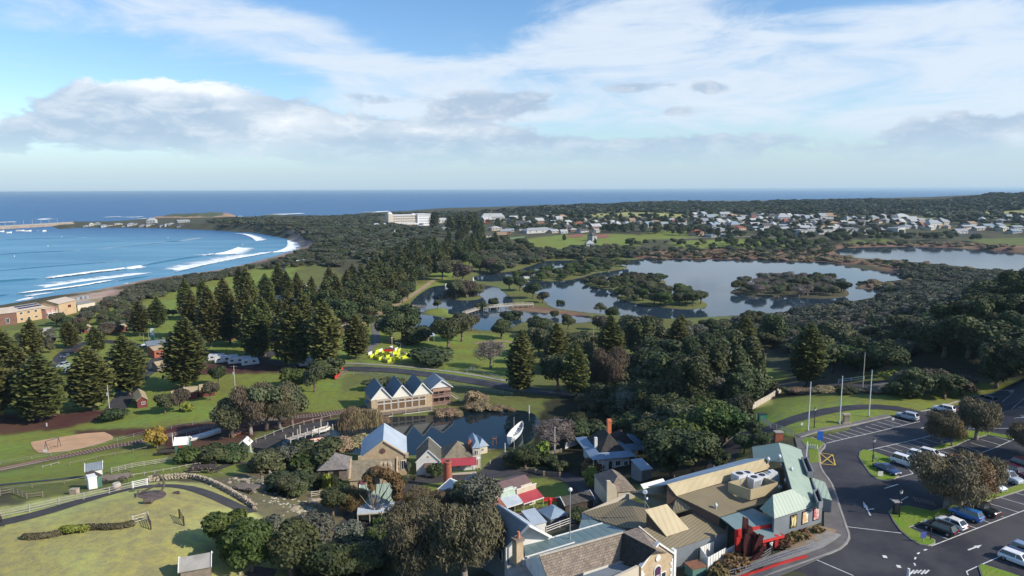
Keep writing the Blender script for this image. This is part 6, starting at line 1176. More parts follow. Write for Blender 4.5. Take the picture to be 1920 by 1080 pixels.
for a, c, h_ in (((1326,1072),(1361,1052),1.9),((1361,1052),(1377,1043),1.6),((1312,1052),(1338,1040),1.9),((1312,1052),(1326,1072),1.9)):
 P0_, P1_ = PZ(*a, 22.4), PZ(*c, 22.4); n = 7
 for k in range(n): q0 = P0_.lerp(P1_, k / n + .01); q1 = P0_.lerp(P1_, (k + .9) / n); mb = MB(); mb.bar(q0 + Vector((0,0, h_ / 2)), q1 + Vector((0,0, h_ / 2)),.05, h_); mb.build('board', TRIM, bx)
g_ = PZ(1303,1083,21.8); r = T('steel_cabinet', 'green steel cabinet with rusty lid beside the screen fence', 'cabinet', g_, None, .35); mb = MB(); mb.box(-1.0,1.0,-.8,.8,0,1.7); mb.bl('body', GREENS, r); mb = MB(); mb.box(-1.08,1.08,-.88,.88,1.7,1.8); mb.bl('lid', RUSTM, r); mb = MB(); mb.box(-.95,-.05,-.84,-.8,.1,1.6); mb.bl('door', GREENS, r)
# ---------------------------------------------------------------- village by the pond
house('limestone_warehouse', 'limestone gabled warehouse with pale blue-grey roof on the pond edge', 'building', (677,894),(763,888),11.5,4.0, 'gable', 3.4, 'y', .15, LIME, GALV, wins=[('front', .93,1.0,1.0,2.0)], barge=False)
r_ = COL.objects['limestone_warehouse']; f = Frame(G(677,894), PZ(763,888,G(677,894).z)); mb = MB(); c = f.p(f.L * .49,0,5.4); mb.tube(c - f.ey * .02, c - f.ey * .12,.62,.62,18); w_ = mb.build('round_window', WOOD, r_); mb = MB(); mb.tube(c - f.ey * .12, c - f.ey * .15,.45,.45,16); mb.build('pane', M('brick_disc', (.16,.07,.05), rough=.8), w_)
for sx in (-.1, f.L + .1): mb = MB(); mb.fb(f, sx - .35, sx + .35,-.2,.4,3.6,4.5); mb.build('shoulder_stone', LIME, r_)
mb = MB(); mb.bar(f.p(0,0,4.2), f.p(f.L / 2,0,7.6),.5,.2); mb.bar(f.p(f.L, 0,4.2), f.p(f.L / 2,0,7.6),.5,.2); mb.build('coping', LIME, r_)
root, f = house('stone_cottage', 'limestone cottage with lichened shingle roof in front of the warehouse', 'building', (657,924),(745,919),6.2,2.6, 'gable', 2.6, 'x', .2, LIME, SHING, wins=[], barge=False)
mb = MB(); mb.fb(f, f.L - 3.2, f.L - .9,-.9,.7,-.4,5.3); ch = mb.build('chimney', LIME, root)
for k in range(3): mb = MB(); mb.fb(f, f.L - 3.1 + k * .8, f.L - 2.6 + k * .8,-.95,.75,5.3,5.75); mb.build('chimney_crenel', LIME, ch)
for x0 in (-.15, f.L - .1): mb = MB(); mb.bar(f.p(x0 + .12,-.1,2.75), f.p(x0 + .12,3.1,5.5),.3,.25); mb.bar(f.p(x0 + .12,6.3,2.75), f.p(x0 + .12,3.1,5.5),.3,.25); mb.build('gable_coping', LIME, root)
for x0, x1 in ((1.9,2.9),(4.1,4.6)): mb = MB(); mb.fb(f, x0, x1,-.25,-.003,0,2.3); mb.build('plum_blossom_wall', M('plum_creeper', (.20,.07,.10),(.30,.12,.15),3, rough=.95, bump=.6), root)
root, f = house('timber_smithy', 'open-fronted timber shed with hipped grey shingle roof left of the stone cottage', 'building', (598,898),(652,895),6.0,1.9, 'hip', 2.2, 'x', .35, WOOD, SHINW, wins=[('front', .62,.3,1.0,1.4, DWOOD, BLACK),('front', .2,.4,1.5,1.3, DWOOD, BLACK)])
r = T('stone_chimney', 'slim limestone chimney at the left end of the timber shed', 'chimney', G(597,882)); mb = MB(); o = r.location; mb.frame_box(o, f.ex, f.ey, f.ez, -.4,.4,-.4,.4,-.5,3.0); mb.build('shaft', LIME, r); mb = MB(); mb.frame_box(o, f.ex, f.ey, f.ez, -.3,.3,-.3,.3,3.0,3.4); mb.build('cap', LIME, r)
root, f = house('green_roofed_cottage', 'cottage with pale green gabled roof and verandah behind the umbrella tree', 'building', (676,975),(737,971),6.0,3.0, 'gable', 1.9, 'x', .2, M('yellow_render', (.55,.50,.28)), GREENR, wins=[('front', .75,.8,1.2,1.4, TRIM, BLACK),('front', .25,.8,1.2,1.3)])
mb = MB(); mb.slab([f.p(-.3,-2.3,2.2), f.p(f.L + .3,-2.3,2.2), f.p(f.L + .3,.0,2.9), f.p(-.3,0,2.9)], .08); mb.build('verandah_roof', GALV, root)
mb = MB(); mb.bar(f.p(-.3,-2.35,2.15), f.p(f.L + .3,-2.35,2.15),.1,.2); mb.build('verandah_beam', CREAM, root)
for k in range(4): mb = MB(); x = -.2 + (f.L + .4) * k / 3; mb.bar(f.p(x, -2.3,-.4), f.p(x, -2.3,2.15),.14); mb.build('verandah_post', CREAM, root)
root, f = house('white_chapel', 'white gabled chapel with dark olive roof right of the warehouse', 'building', (781,891),(826,889),7.5,2.9, 'gable', 2.5, 'y', .12, WHITEW, M('dark_olive_roof', (.115,.11,.085),(.16,.15,.115),.6, rough=.8, courses=(.4,.3,.02)), wins=[])
mb = MB(); mb.fb(f, 1.9,3.4,-.9,0,-.3,1.9); by = mb.build('bay_window', CREAM, root); mb = MB(); mb.fb(f, 2.1,3.2,-.93,-.9,.7,1.6); mb.build('pane', GLASS, by); mb = MB(); mb.slab([f.p(1.7,-1.1,1.9), f.p(3.6,-1.1,1.9), f.p(3.6,0,2.6), f.p(1.7,0,2.6)], .08); mb.build('bay_roof', BROWNW, root)
mb = MB(); c = f.p(f.L / 2,-.01,4.0); mb.tube(c, c - f.ey * .08,.18,.18,12); mb.build('gable_emblem', M('gold_paint', (.6,.4,.08)), root)
root, f = house('red_verandah_cottage', 'white cottage with tan hipped roof and red verandah roof behind the brick chimney', 'building', (829,884),(891,880),7.5,2.4, 'hip', 2.7, 'x', .15, WHITEW, SHING, wins=[('front', .50,.6,.8,1.5),('front', .84,.6,.8,1.5)], doors=[('front', .16,0,.9,2.0)])
mb = MB(); mb.slab([f.p(-.3,-2.0,1.85), f.p(f.L + .2,-2.0,1.85), f.p(f.L + .2,.2,2.75), f.p(-.3,.2,2.75)], .08); mb.build('verandah_roof', REDR, root)
mb = MB(); mb.fb(f, 1.7, f.L, -2.5,-1.9,-.6,.55); mb.build('planter_wall', CREAM, root); mb = MB(); mb.fb(f, 1.7, f.L, -2.4,-2.0,.55,.75); mb.build('planter_hedge', M('hedge_green', (.05,.09,.02),(.08,.12,.03),4, rough=.95, bump=1), root)
mb = MB(); mb.fb(f, f.L - 1.2, f.L - .5,2.5,3.2,2,5.4); c = mb.build('chimney', BRICK, root); mb = MB(); mb.tube(f.p(f.L - .85,2.85,5.4), f.p(f.L - .85,2.85,5.9),.16,.12,8); mb.build('chimney_pot', ORANGEB, c)
root, f = house('two_storey_house', 'narrow two-storey cream house with blue roof and balcony right of the red verandah cottage', 'building', (887,878),(900,877),6.5,4.6, 'hip', 1.2, 'x', .25, CREAM, BLUER, wins=[('front', .5,2.9,.8,1.2, TRIM, BLACK),('front', .5,.6,.8,1.3)])
mb = MB(); mb.fb(f, -.1, f.L + .1,-.9,0,2.3,2.45); mb.build('balcony', TRIM, root); mb = MB(); mb.fb(f, -.1, f.L + .1,-.9,-.84,3.0,3.08); [mb.bar(f.p(x, -.87,-.3), f.p(x, -.87,4.5),.09) for x in (-.05, f.L / 2, f.L + .05)]; mb.build('balcony_rail', TRIM, root)
house('blue_roofed_hut', 'small hut with light blue hipped roof at the pond edge behind the cream house', 'hut', (899,852),(914,849),4.5,1.8, 'hip', 1.6, 'x', .3, CREAM, BLUER, wins=[('front', .4,.6,.6,.8)])
g_ = G(840,914); zt = UPZ(g_, 867) - g_.z; r = T('brick_chimney', 'tall round red brick chimney standing on the village green', 'chimney', g_); mb = MB(); mb.tube((0,0,-.3),(0,0, zt),.95,.74,20); mb.bl('shaft', BRICK, r); mb = MB(); mb.tube((0,0, zt - .1),(0,0, zt + .22),.86,.86,20); mb.tube((0,0, zt + .22),(0,0, zt + .3),.78,.6,20); mb.bl('rim', BRICK, r); mb = MB(); mb.tube((0,0, zt + .3),(0,0, zt + .31),.5,.5,14); mb.bl('flue', BLACK, r)
for k in range(5): mb = MB(); zz = zt * (k + 1) / 6; rr_ = .95 - .21 * zz / zt + .02; mb.tube((0,0, zz),(0,0, zz + .1), rr_, rr_, 20, cap=False); mb.bl('brick_band', BRICK, r)
def shop(name, label, A, B, D, h, par, pm, roofm, awn, awm, back, sign=None):
 root, f = house(name, label, 'shop', A, B, D, h, 'gable', 1.3, 'x' if back else 'y', .1, pm, roofm, wins=[('front', .3,.5,1.2,1.2, TRIM, GLASS)], doors=[('front', .75,0,.9,2.0)], barge=False)
 mb = MB(); L = f.L; mb.fb(f, 0, L, -.18,-.003, h - .2, h + par); mb.fb(f, L * .22, L * .78,-.18,-.003, h + par, h + par + .35); p_ = mb.build('parapet', pm, root); mb = MB(); mb.fb(f, -.08, L + .08,-.28,-.181, h + par - .12, h + par - .002); mb.build('cornice', TRIM, p_)
 if sign:
  mb = MB()
  for k in range(6): mb.fb(f, L * .2 + k * L * .1, L * .2 + k * L * .1 + L * .055,-.2,-.182, h + .35, h + .35 + (.4 if k % 2 else .5))
  mb.build('worn_lettering', sign, p_)
 mb = MB(); mb.slab([f.p(-.1,-awn, h - .95), f.p(L + .1,-awn, h - .95), f.p(L + .1,-.18, h - .15), f.p(-.1,-.18, h - .15)], .06); mb.build('verandah_roof', awm, root); mb = MB(); mb.bar(f.p(-.1,-awn, h - 1.05), f.p(L + .1,-awn, h - 1.05),.08,.18); mb.build('verandah_beam', TRIM, root)
 for k in range(3): mb = MB(); mb.bar(f.p(L * k / 2,-awn + .05,-.3), f.p(L * k / 2,-awn + .05, h - 1.1),.12); mb.build('verandah_post', CREAM, root)
 return root, f
shop('red_awning_shop', 'cream shop with curved parapet and bright red verandah roof beside the green', (968,955),(1004,943),6.5,3.0,.9, CREAM, MARR, 2.4, REDR, True)
shop('green_parapet_shop', 'narrow shop with pale green stepped parapet and white verandah roof', (938,962),(967,953),6,3.0,1.1, M('pale_green_paint', (.50,.62,.52)), MARR, 2.3, GALV, True)
shop('terracotta_awning_shop', 'pink-cream shop with worn parapet lettering and terracotta verandah roof', (897,972),(936,962),6,3.0,1.2, M('pink_cream_paint', (.62,.48,.40)), GALV, 2.4, M('terracotta_roof', (.34,.13,.085),(.28,.10,.07),.5, rough=.7, ribs=.3, ribmix=.2), True, DWOOD)
house('white_gabled_shop', 'white shop with a blue-grey gabled roof left of the terracotta awning', 'shop', (848,964),(893,953),6,2.2, 'gable', 1.5, 'y', .3, WHITEW, BLUER, wins=[('front', .5,1.2,.8,.8)]); house('belvedere', 'small square lookout with a blue pyramid roof above the shops', 'lookout', (884,932),(905,928),2.6,2.6, 'hip', 1.5, 'x', .35, WHITEW, BLUER, wins=[('front', .5,2.0,1.2,1.0)], hip=.62)
fence('pink_railing', 'faded pink picket railing in front of the red awning shop', [(972,972),(990,967),(1010,958)], .9,1.2,2, M('pink_paint', (.42,.20,.20)),.08, 'railing', .06, picket=.3)
r = T('red_hydrant_pillar', 'bright red cylindrical pillar at the foot of the village green', 'pillar', G(1031,952)); mb = MB(); mb.tube((0,0,-.1),(0,0,1.5),.32,.32,14); mb.bl('body', REDP, r); mb = MB(); mb.tube((0,0,1.5),(0,0,1.62),.4,.4,14); mb.tube((0,0,1.62),(0,0,1.9),.3,.1,12); mb.bl('cap', REDP, r)
r = T('red_bench', 'low red bench behind the red pillar', 'bench', G(1033,943)); mb = MB(); mb.box(-1.3,1.3,-.25,.25,.42,.5); mb.bl('seat', REDP, r); mb = MB(); mb.box(-1.3,1.3,.2,.27,.55,.95); mb.bl('backrest', REDP, r)
for x in (-1.1,1.1): mb = MB(); mb.box(x - .05, x + .05,-.2,.2,-.1,.42); mb.bl('leg', DWOOD, r)
pole(1053,943,932,'short white post on the green to the right of the red pillar','white_post','post',TRIM,.08); pole(919,872,863,'white post at the corner of the two-storey house lawn','white_post','post',TRIM,.08)
root, f = house('verandah_villa', 'white villa with dark slate hips and a pale blue verandah roof', 'house', (1122,884),(1180,879),10.5,3.5, 'hip', 3.1, 'x', -.4, WHITEW, DTILE, wins=[('front', .62,.9,1.1,1.1),('front', .88,.8,.9,1.0, TRIM, BLACK)], doors=[('front', .38,0,.95,2.1)])
L = f.L; mb = MB()
for P in ([(-1.6,-1.0,3.0),(L+1.2,-1.0,3.0),(L-.3,.5,3.8),(.3,.5,3.8)], [(-1.6,-1.0,3.0),(.3,.5,3.8),(.3,10.3,3.8),(-1.6,12,3.0)][::-1], [(L+1.2,-1.0,3.0),(L+1.2,8,3.0),(L-.3,8,3.8),(L-.3,.5,3.8)][::-1]): mb.slab([f.p(*q) for q in P], .08)
mb.build('verandah_roof', BLUER, root)
for x in (-1.4,.6, L + 1.0): mb = MB(); mb.bar(f.p(x, -.9,-.5), f.p(x, -.9,3.0),.13); mb.build('verandah_post', TRIM, root)
mb = MB(); mb.fb(f, .2,.8,3.2,3.8,3,6.0); mb.build('chimney', TRIM, root)
root2, f2 = house('villa_rear_wing', 'rear wing of the villa with dark hipped roof and blue verandah roof', 'house', (1150,862),(1196,858),6.5,2.9, 'hip', 2.6, 'x', -.2, WHITEW, DTILE)
L = f2.L; mb = MB(); mb.slab([f2.p(-.5,-1.4,2.3), f2.p(L + 2.2,-1.4,2.3), f2.p(L, .5,3.15), f2.p(0,.5,3.15)], .08); mb.slab([f2.p(L + 2.2,-1.4,2.3), f2.p(L + 2.2,7.5,2.3), f2.p(L, 6.5,3.15), f2.p(L, .5,3.15)], .08); mb.build('verandah_roof', BLUER, root2)
mb = MB(); mb.fb(f2,.6,1.5,5.6,6.3,2,7.0); c = mb.build('chimney', ORANGEB, root2); mb = MB(); mb.fb(f2,.5,1.6,5.5,6.4,6.4,6.7); mb.build('chimney_band', ORANGEB, c)
fence('white_fence', 'white paling fence running up to the villa', [(1060,842),(1078,836),(1094,830)], 1.5,2.2,2, TRIM, .12, 'fence', .1, panel=True); fence('white_fence', 'short white picket fence in front of the villa steps', [(1142,900),(1150,905),(1170,903)], 1.1,1.5,2, TRIM, .1, 'fence', .06, picket=.3)
root, f = house('cream_hall', 'cream hall with tiled hipped roof and curved white facade beside the museum roofs', 'building', (1141,948),(1190,943),7.5,2.3, 'hip', 1.8, 'x', .2, CREAM, TILE)
mb = MB(); P = [(-.5,4.6),(.1,4.6),(.5,4.0),(1.0,3.6),(1.3,2.7),(1.3,-1),(-.5,-1)]; V = [f.p(x, y, z_) for y in (-.5,-.05) for x, z_ in P]; n = len(P); mb.add(V, [tuple(range(n))[::-1], tuple(range(n, 2 * n))] + [(i, i + n, (i + 1) % n + n, (i + 1) % n)[::-1] for i in range(n)]); mb.build('curved_facade', CREAM, root); mb = MB(); mb.bar(f.p(1.6,-.1,-.5), f.p(1.6,-.1,2.2),.08); mb.build('drainpipe', BLACK, root)
r = T('white_shade_sail', 'long white curved canopy roof behind the museum roofs', 'canopy', G(1225,915)); slabs('canopy', [[(1201,908,22.6),(1243,897,22.6),(1248,904,22.0),(1207,917,22.0)]], .08, TRIM, r)
for q in ((1207,917,22.0),(1248,904,22.0)): v_ = W3(q); mb = MB(); mb.bar((v_.x, v_.y, 17), v_, .1); mb.build('post', STEEL, r)
house('grey_shed', 'small grey-blue shed with flat metal roof behind the villa yard', 'shed', (1203,903),(1222,900),4,2.2, 'skillion', .5, 'x', .15, GREYW, GALV); house('long_low_shed', 'long low dark-roofed shed at the corner of the village green', 'shed', (1060,968),(1112,956),3.0,2.0, 'gable', .8, 'x', .2, DWOOD, M('dark_shingles', (.07,.065,.06),(.11,.10,.09),1.5, courses=(.3,.25,.03)))
house('blue_roofed_shed', 'little shed with sharp light blue roof below the tall globe lamp', 'shed', (1033,983),(1062,974),3.4,1.0, 'hip', 1.1, 'x', .3, GREYW, BLUER); house('white_boarded_shed', 'white boarded shed with grey-blue roof beside the grey gabled building', 'shed', (1000,1006),(1024,1000),4.0,1.9, 'skillion', .5, 'x', .1, WHITEW, GALV)
fence('white_rail_fence', 'long pale rail fence between the teal roof and the blue-roofed shed', [(1024,1000),(1050,990),(1078,980)], 1.2,2,3, TRIM, .1); house('red_roofed_shed', 'small dark shed with bright red roof among trees behind the bare tree', 'shed', (1085,828),(1110,826),4,2.0, 'gable', 1.5, 'x', .3, DWOOD, REDR)
fence('stone_garden_wall', 'low pale stone garden wall left of the villa', [(1000,856),(1030,852),(1052,848)], .8,2.5,0, STONE, .4, 'wall', .3, panel=True); fence('stone_garden_wall', 'dark stone wall curving along the village road', [(990,885),(1020,892),(1050,894)], 1.0,2.5,0, WOOD, .4, 'wall', .3, panel=True)
fence('white_rail_fence', 'short three-rail white fence by the poplar-like cypress trees', [(584,932),(600,930),(612,928)], 1.1,2,3, WOODP, .12)
fence('wooden_gate_posts', 'leaning pale timber posts beside the umbrella tree cart', [(506,895),(514,905)], 1.4,1.2,1, WOODP, .2, 'post')
zb = 9.6; A = PZ(697,775,zb); B = PZ(811,761,zb); f = Frame(A, B); L = f.L; D = 10.5; hw = 3.7; rise = 3.3; bo = T('boathouse', 'limestone boathouse with three dark blue gabled roofs reflected in the pond', 'boathouse', A)
mb = MB(); mb.fb(f, 0, L, 0, D, -2, hw); mb.build('wall', LIME, bo); W3_ = L / 3
for k in range(3):
 x0 = k * W3_; mb = MB(); P = [(x0, hw),(x0 + W3_, hw),(x0 + W3_ / 2, hw + rise)]; V = [f.p(x, y, z_) for y in (.02, D - .02) for x, z_ in P]; mb.add(V, [(0,1,2),(5,4,3),(0,3,4,1),(1,4,5,2),(2,5,3,0)]); mb.build('gable_wall', M('pale_gable_paint', (.80,.76,.66),(.74,.70,.60),.6, rough=.7), bo)
 mb = MB(); a_, m_, b2 = x0 - (.15 if k == 0 else 0), x0 + W3_ / 2, x0 + W3_ + (.15 if k == 2 else 0); mb.slab([f.p(a_, -.3, hw + .0), f.p(m_, -.3, hw + rise + .1), f.p(m_, D + .2, hw + rise + .1), f.p(a_, D + .2, hw)], .12); mb.slab([f.p(m_, -.3, hw + rise + .1), f.p(b2,-.3, hw), f.p(b2, D + .2, hw), f.p(m_, D + .2, hw + rise + .1)], .12); mb.build('roof', DBLUE, bo)
 mb = MB(); mb.bar(f.p(a_, -.33, hw + .02), f.p(m_, -.33, hw + rise + .08),.1,.25); mb.bar(f.p(b2,-.33, hw + .02), f.p(m_, -.33, hw + rise + .08),.1,.25); mb.build('bargeboard', TRIM, bo)
u0, u1 = 1.5, L - 1.9; nw = 7; ww = (u1 - u0) / nw; mb = MB(); mb.fb(f, u0 - .2, u1 + .2,-.12,-.002, hw - .35, hw - .05); mb.build('lintel', WOODP, bo)
for k in range(nw):
 xc = u0 + ww * (k + .5); add_window(bo, f, 'front', xc, .35, ww * .93,1.95, D, TRIM, CURT, 0); add_window(bo, f, 'front', xc, 2.35, ww * .93,.9, D, TRIM, CURT, 0)
mb = MB(); mb.slab([f.p(-1.0,3.0,1.9), f.p(-1.0,5.5,1.9), f.p(.0,5.5,2.5), f.p(.0,3.0,2.5)], .08); mb.build('side_awning', DBLUE, bo)
dk = T('boathouse_deck', 'timber deck over the water along the boathouse front', 'deck', A)
n = 60
for k in range(n): mb = MB(); x = 1.0 + (L - 1.0) * k / n; mb.fb(f, x, x + (L - 1) / n * .86,-2.6,-.15,-.12,-.04); mb.build('deck_board', WOOD, dk)
mb = MB(); mb.fb(f, 1.0, L, -2.6,-2.4,-.35,-.125); mb.build('beam', DWOOD, dk)
for k in range(5): x = 1.5 + (L - 2.5) * k / 4; mb = MB(); mb.bar(f.p(x, -2.7,-2.5), f.p(x, -2.7,.75 if k % 2 == 0 else .45),.2); mb.build('pile', WOODP, dk)
mb = MB(); mb.fb(f, 1.5,5,-3.4,-3.2,-.4,-.3); mb.fb(f, 8, L, -3.3,-3.15,-.3,-.22); mb.build('mooring_rail', TRIM, dk)
an = T('verandah_annex', 'timber annex with blue-grey gable and two open verandah floors right of the boathouse', 'building', f.p(L + .2,0,0)); W_ = 5.3; x0 = L + .25; y0 = .6
mb = MB(); mb.fb(f, x0, x0 + W_, y0 + 1.6, y0 + 8,-1,4.9); mb.build('wall', BROWNW, an); PINKW = M('pinkish_timber', (.42,.27,.22),(.33,.21,.175),1, rough=.85)
mb = MB(); P = [(x0 - .3,4.9),(x0 + W_ + .3,4.9),(x0 + W_ / 2,7.0)]; V = [f.p(x, y, z_) for y in (y0 - .1, y0 + 8.3) for x, z_ in P]; mb.add(V, [(0,1,2),(5,4,3),(0,3,4,1)]); mb.build('gable_wall', WHITEW, an)
mb = MB(); m_ = x0 + W_ / 2; mb.slab([f.p(x0 - .6, y0 - .4,4.75), f.p(m_, y0 - .4,7.1), f.p(m_, y0 + 8.6,7.1), f.p(x0 - .6, y0 + 8.6,4.75)], .12); mb.slab([f.p(m_, y0 - .4,7.1), f.p(x0 + W_ + .6, y0 - .4,4.75), f.p(x0 + W_ + .6, y0 + 8.6,4.75), f.p(m_, y0 + 8.6,7.1)], .12); mb.build('roof', GREYR, an)
mb = MB(); mb.bar(f.p(x0 - .6, y0 - .45,4.75), f.p(m_, y0 - .45,7.1),.1,.22); mb.bar(f.p(x0 + W_ + .6, y0 - .45,4.75), f.p(m_, y0 - .45,7.1),.1,.22); mb.build('bargeboard', TRIM, an)
mb = MB(); mb.fb(f, x0, x0 + W_, y0 - .25, y0,3.9,4.7); sg = mb.build('name_board', PINKW, an); mb = MB(); [mb.fb(f, x0 + .5 + k * .45, x0 + .8 + k * .45, y0 - .28, y0 - .252,4.15,4.45) for k in range(10)]; mb.build('worn_lettering', M('faded_gold', (.55,.33,.14)), sg)
for zf in (-.1,2.2): mb = MB(); mb.fb(f, x0, x0 + W_, y0 - .1, y0 + 1.6, zf - .15, zf); mb.build('verandah_floor', PINKW, an); mb = MB(); mb.fb(f, x0, x0 + W_, y0 - .12, y0 - .05, zf + .85, zf + .95); [mb.bar(f.p(x0 + W_ * k / 12, y0 - .08, zf), f.p(x0 + W_ * k / 12, y0 - .08, zf + .85),.05) for k in range(13)]; mb.build('balustrade', PINKW, an)
for k in range(4): mb = MB(); x = x0 + .08 + (W_ - .16) * k / 3; mb.bar(f.p(x, y0 - .05,-2), f.p(x, y0 - .05,4.0),.16); mb.build('verandah_post', PINKW, an)
mb = MB()
for k in range(9): mb.fb(f, x0 + W_ + .1 + k * .35, x0 + W_ + .5 + k * .35, y0 + .3, y0 + 1.3,2.1 - k * .27,2.18 - k * .27)
mb.bar(f.p(x0 + W_, y0 + .3,3.1), f.p(x0 + W_ + 3.3, y0 + .3,.7),.07,.09); mb.build('outside_stair', WOODP, an)
def boat(name, label, bow, stern, w, z, hull, inside_, rim=None, depth=.75, thwarts=4, cat='boat', tilt=0, base=0):
 P, Q = PZ(*bow, z), PZ(*stern, z); d = (P - Q); d.z = 0; Ln = d.length; d.normalize(); s_ = Vector((-d.y, d.x, 0)); r = T(name, label, cat, Q); mb = MB(); N = 14; ring = []
 for i in range(N + 1):
  t = i / N; x = Ln * t; hw_ = w / 2 * max(.03, math.sin(min(1,(t * .92 + .08)) * math.pi) ** .6); sh = .35 * (2 * t - 1) ** 2 * depth; zt_ = depth + sh + base
  ring.append([(x, -hw_, zt_),(x, -hw_ * .85, base + .35 * depth),(x, -hw_ * .3, base + .0),(x, hw_ * .3, base + .0),(x, hw_ * .85, base + .35 * depth),(x, hw_, zt_),(x, hw_ * .86, zt_ - .03),(x, hw_ * .6, base + .28 * depth),(x, -hw_ * .6, base + .28 * depth),(x, -hw_ * .86, zt_ - .03)])
 W_2 = lambda q: Q + d * q[0] + s_ * q[1] + Vector((0,0, q[2])); V = [W_2(q) for rg in ring for q in rg]; FO = []; FI = []
 for i in range(N):
  for k in range(10): a = i * 10 + k; c = i * 10 + (k + 1) % 10; (FO if k < 5 else FI).append((a, c, c + 10, a + 10))
 mb.add(V, FO + [tuple(range(5,-1,-1)), tuple(N * 10 + k for k in range(6))]); mb.build('hull', hull, r, smooth=False); mb = MB(); mb.add(V, FI); mb.build('inner_hull', inside_, r)
 for k in range(thwarts): x = Ln * (.2 + .6 * k / max(1, thwarts - 1)); hw_ = w / 2 * .8; mb = MB(); c = Q + d * x + Vector((0,0, base + depth * .72)); mb.frame_box(c, d, s_, Vector((0,0,1)),-.12,.12,-hw_, hw_, 0,.05); mb.build('thwart', rim or TRIM, r)
 if rim:
  for sg in (0,5): mb = MB(); [mb.bar(W_2(ring[i][sg]), W_2(ring[i + 1][sg]),.07,.10) for i in range(N)]; mb.build('gunwale', rim, r)
 return r, d, s_, Ln
boat('longboat', 'long white open boat on stands behind the green hut', (352,832),(413,814),2.6,8.6, TRIM, WHITEW, None, .9,5, base=.3); boat('wooden_boat', 'weathered orange-brown wooden boat lying on the bank', (430,824),(464,808),2.2,8.8, RUSTM, M('orange_timber', (.36,.13,.05),(.26,.10,.045),1.5), None, .9,4, base=.2)
boat('white_launch', 'white launch moored along the jetty', (586,815),(617,806),2.0, POND_Z, TRIM, CREAM, TRIM, .8,2); boat('whaleboat', 'red and white whaleboat moored in front of the jetty', (617,824),(559,834),1.6, POND_Z, TRIM, CREAM, REDP, .6,5); boat('dinghy', 'small white dinghy with red rim beside the reeds', (606,838),(620,832),1.4, POND_Z, TRIM, CREAM, REDP, .5,2)
r, d, s_, Ln = boat('lifeboat', 'large white lifeboat raised on a slipway at the pond edge', (979,806),(955,836),2.6,9.3, M('blue_white_hull', (.70,.75,.78),(.62,.68,.73)), WHITEW, TRIM, 1.5,3, base=.3)
boat('sunken_punt', 'pale blue punt at the water edge behind the warehouse', (658,835),(680,831),1.5, POND_Z, M('pale_blue_paint', (.45,.58,.68)), WHITEW, None, .4,2)
jt = T('jetty', 'pale timber jetty with tall mooring posts in the pond', 'jetty', PZ(540,822,POND_Z)); a, c = PZ(540,824,POND_Z + .6), PZ(619,800,POND_Z + .6); n = 44; d = (c - a).normalized(); s_ = Vector((-d.y, d.x, 0))
for k in range(n): mb = MB(); mb.frame_box(a, d, s_, Vector((0,0,1)),(c - a).length * k / n, (c - a).length * (k + .85) / n, -1.0,1.0,0,.07); mb.build('deck_board', WOODP, jt)
for k in range(7):
 for sd in (-1.1,1.1): h_ = 2.3 if (k in (2,5) and sd > 0) or (k == 1 and sd < 0) else .9; q = a + d * (c - a).length * k / 6 + s_ * sd; mb = MB(); mb.tube(q - Vector((0,0,2)), q + Vector((0,0, h_)),.15,.14,8); mb.build('mooring_post', WOODP, jt)
r = T('slipway_winch', 'rusty red winch frame on the timber slipway', 'winch', PZ(927,835,9.4));
for x in (-.4,.4): mb = MB(); mb.tube((x, 0,0),(x, 0,2.2),.13,.1,6); mb.bl('upright', RUSTM, r)
mb = MB(); mb.tube((-.4,0,1.6),(.4,0,1.6),.2,.2,10); mb.bl('drum', RUSTM, r); sl = T('slipway', 'dark timber slipway platform beside the pond', 'slipway', PZ(930,845,9.3)); mb = MB(); a = PZ(916,852,9.5);
for k in range(12): mb = MB(); mb.frame_box(PZ(914,850,9.45), Vector((1,.05,0)).normalized(), Vector((-.05,1,0)).normalized(), Vector((0,0,1)), k * .42, k * .42 + .36,0,2.6,-.6,.1 - .001 * k); mb.build('plank', WOOD, sl)
pole(947,848,831,'white mooring post at the slipway edge','white_post','post',TRIM,.16); pole(992,776,760,'white marker post at the far pond bank','white_post','post',TRIM,.18)
house('green_hut', 'small green weatherboard hut with white roof at the left of the boats', 'hut', (328,850),(352,848),3.4,2.0, 'gable', 1.2, 'x', .2, GREENH, TRIM, wins=[('front', .5,1.2,.8,.45, REDP, REDP)]); house('tiny_green_hut', 'tiny green hut with white gabled roof beside the pond inlet', 'hut', (449,846),(465,846),2.2,1.6, 'gable', 1.0, 'y', .25, GREENH, TRIM)
pole(324,832,812,'white post left of the small green hut','white_post','post',TRIM,.12); pole(470,848,822,'tall pale timber post beside the tiny green hut','timber_post','post',WOODP,.25)
house('white_shed', 'white shed with blue-grey roof behind the rail fence', 'shed', (163,898),(191,893),3.0,1.5, 'gable', .8, 'x', .2, WHITEW, GREYR); r, _f = house('white_outhouse', 'small white outhouse with sloping roof beside the wagon shed', 'shed', (167,918),(183,914),1.8,1.9, 'skillion', -.4, 'x', .1, WHITEW, TRIM)
house('dark_lean_to', 'dark green lean-to shelter right of the white outhouse', 'shed', (181,914),(192,909),2.0,1.7, 'skillion', .5, 'x', .1, GREENH, DWOOD)
FN = M('pale_fence_timber', (.36,.335,.29),(.26,.24,.21),1.5, rough=.9)
fence('rail_fence', 'long pale three-rail fence beside the curving path on the hill', [(-30,978),(0,971),(55,960),(110,947),(157,937),(205,926),(248,916)], 1.15,2.6,3, FN, .16)
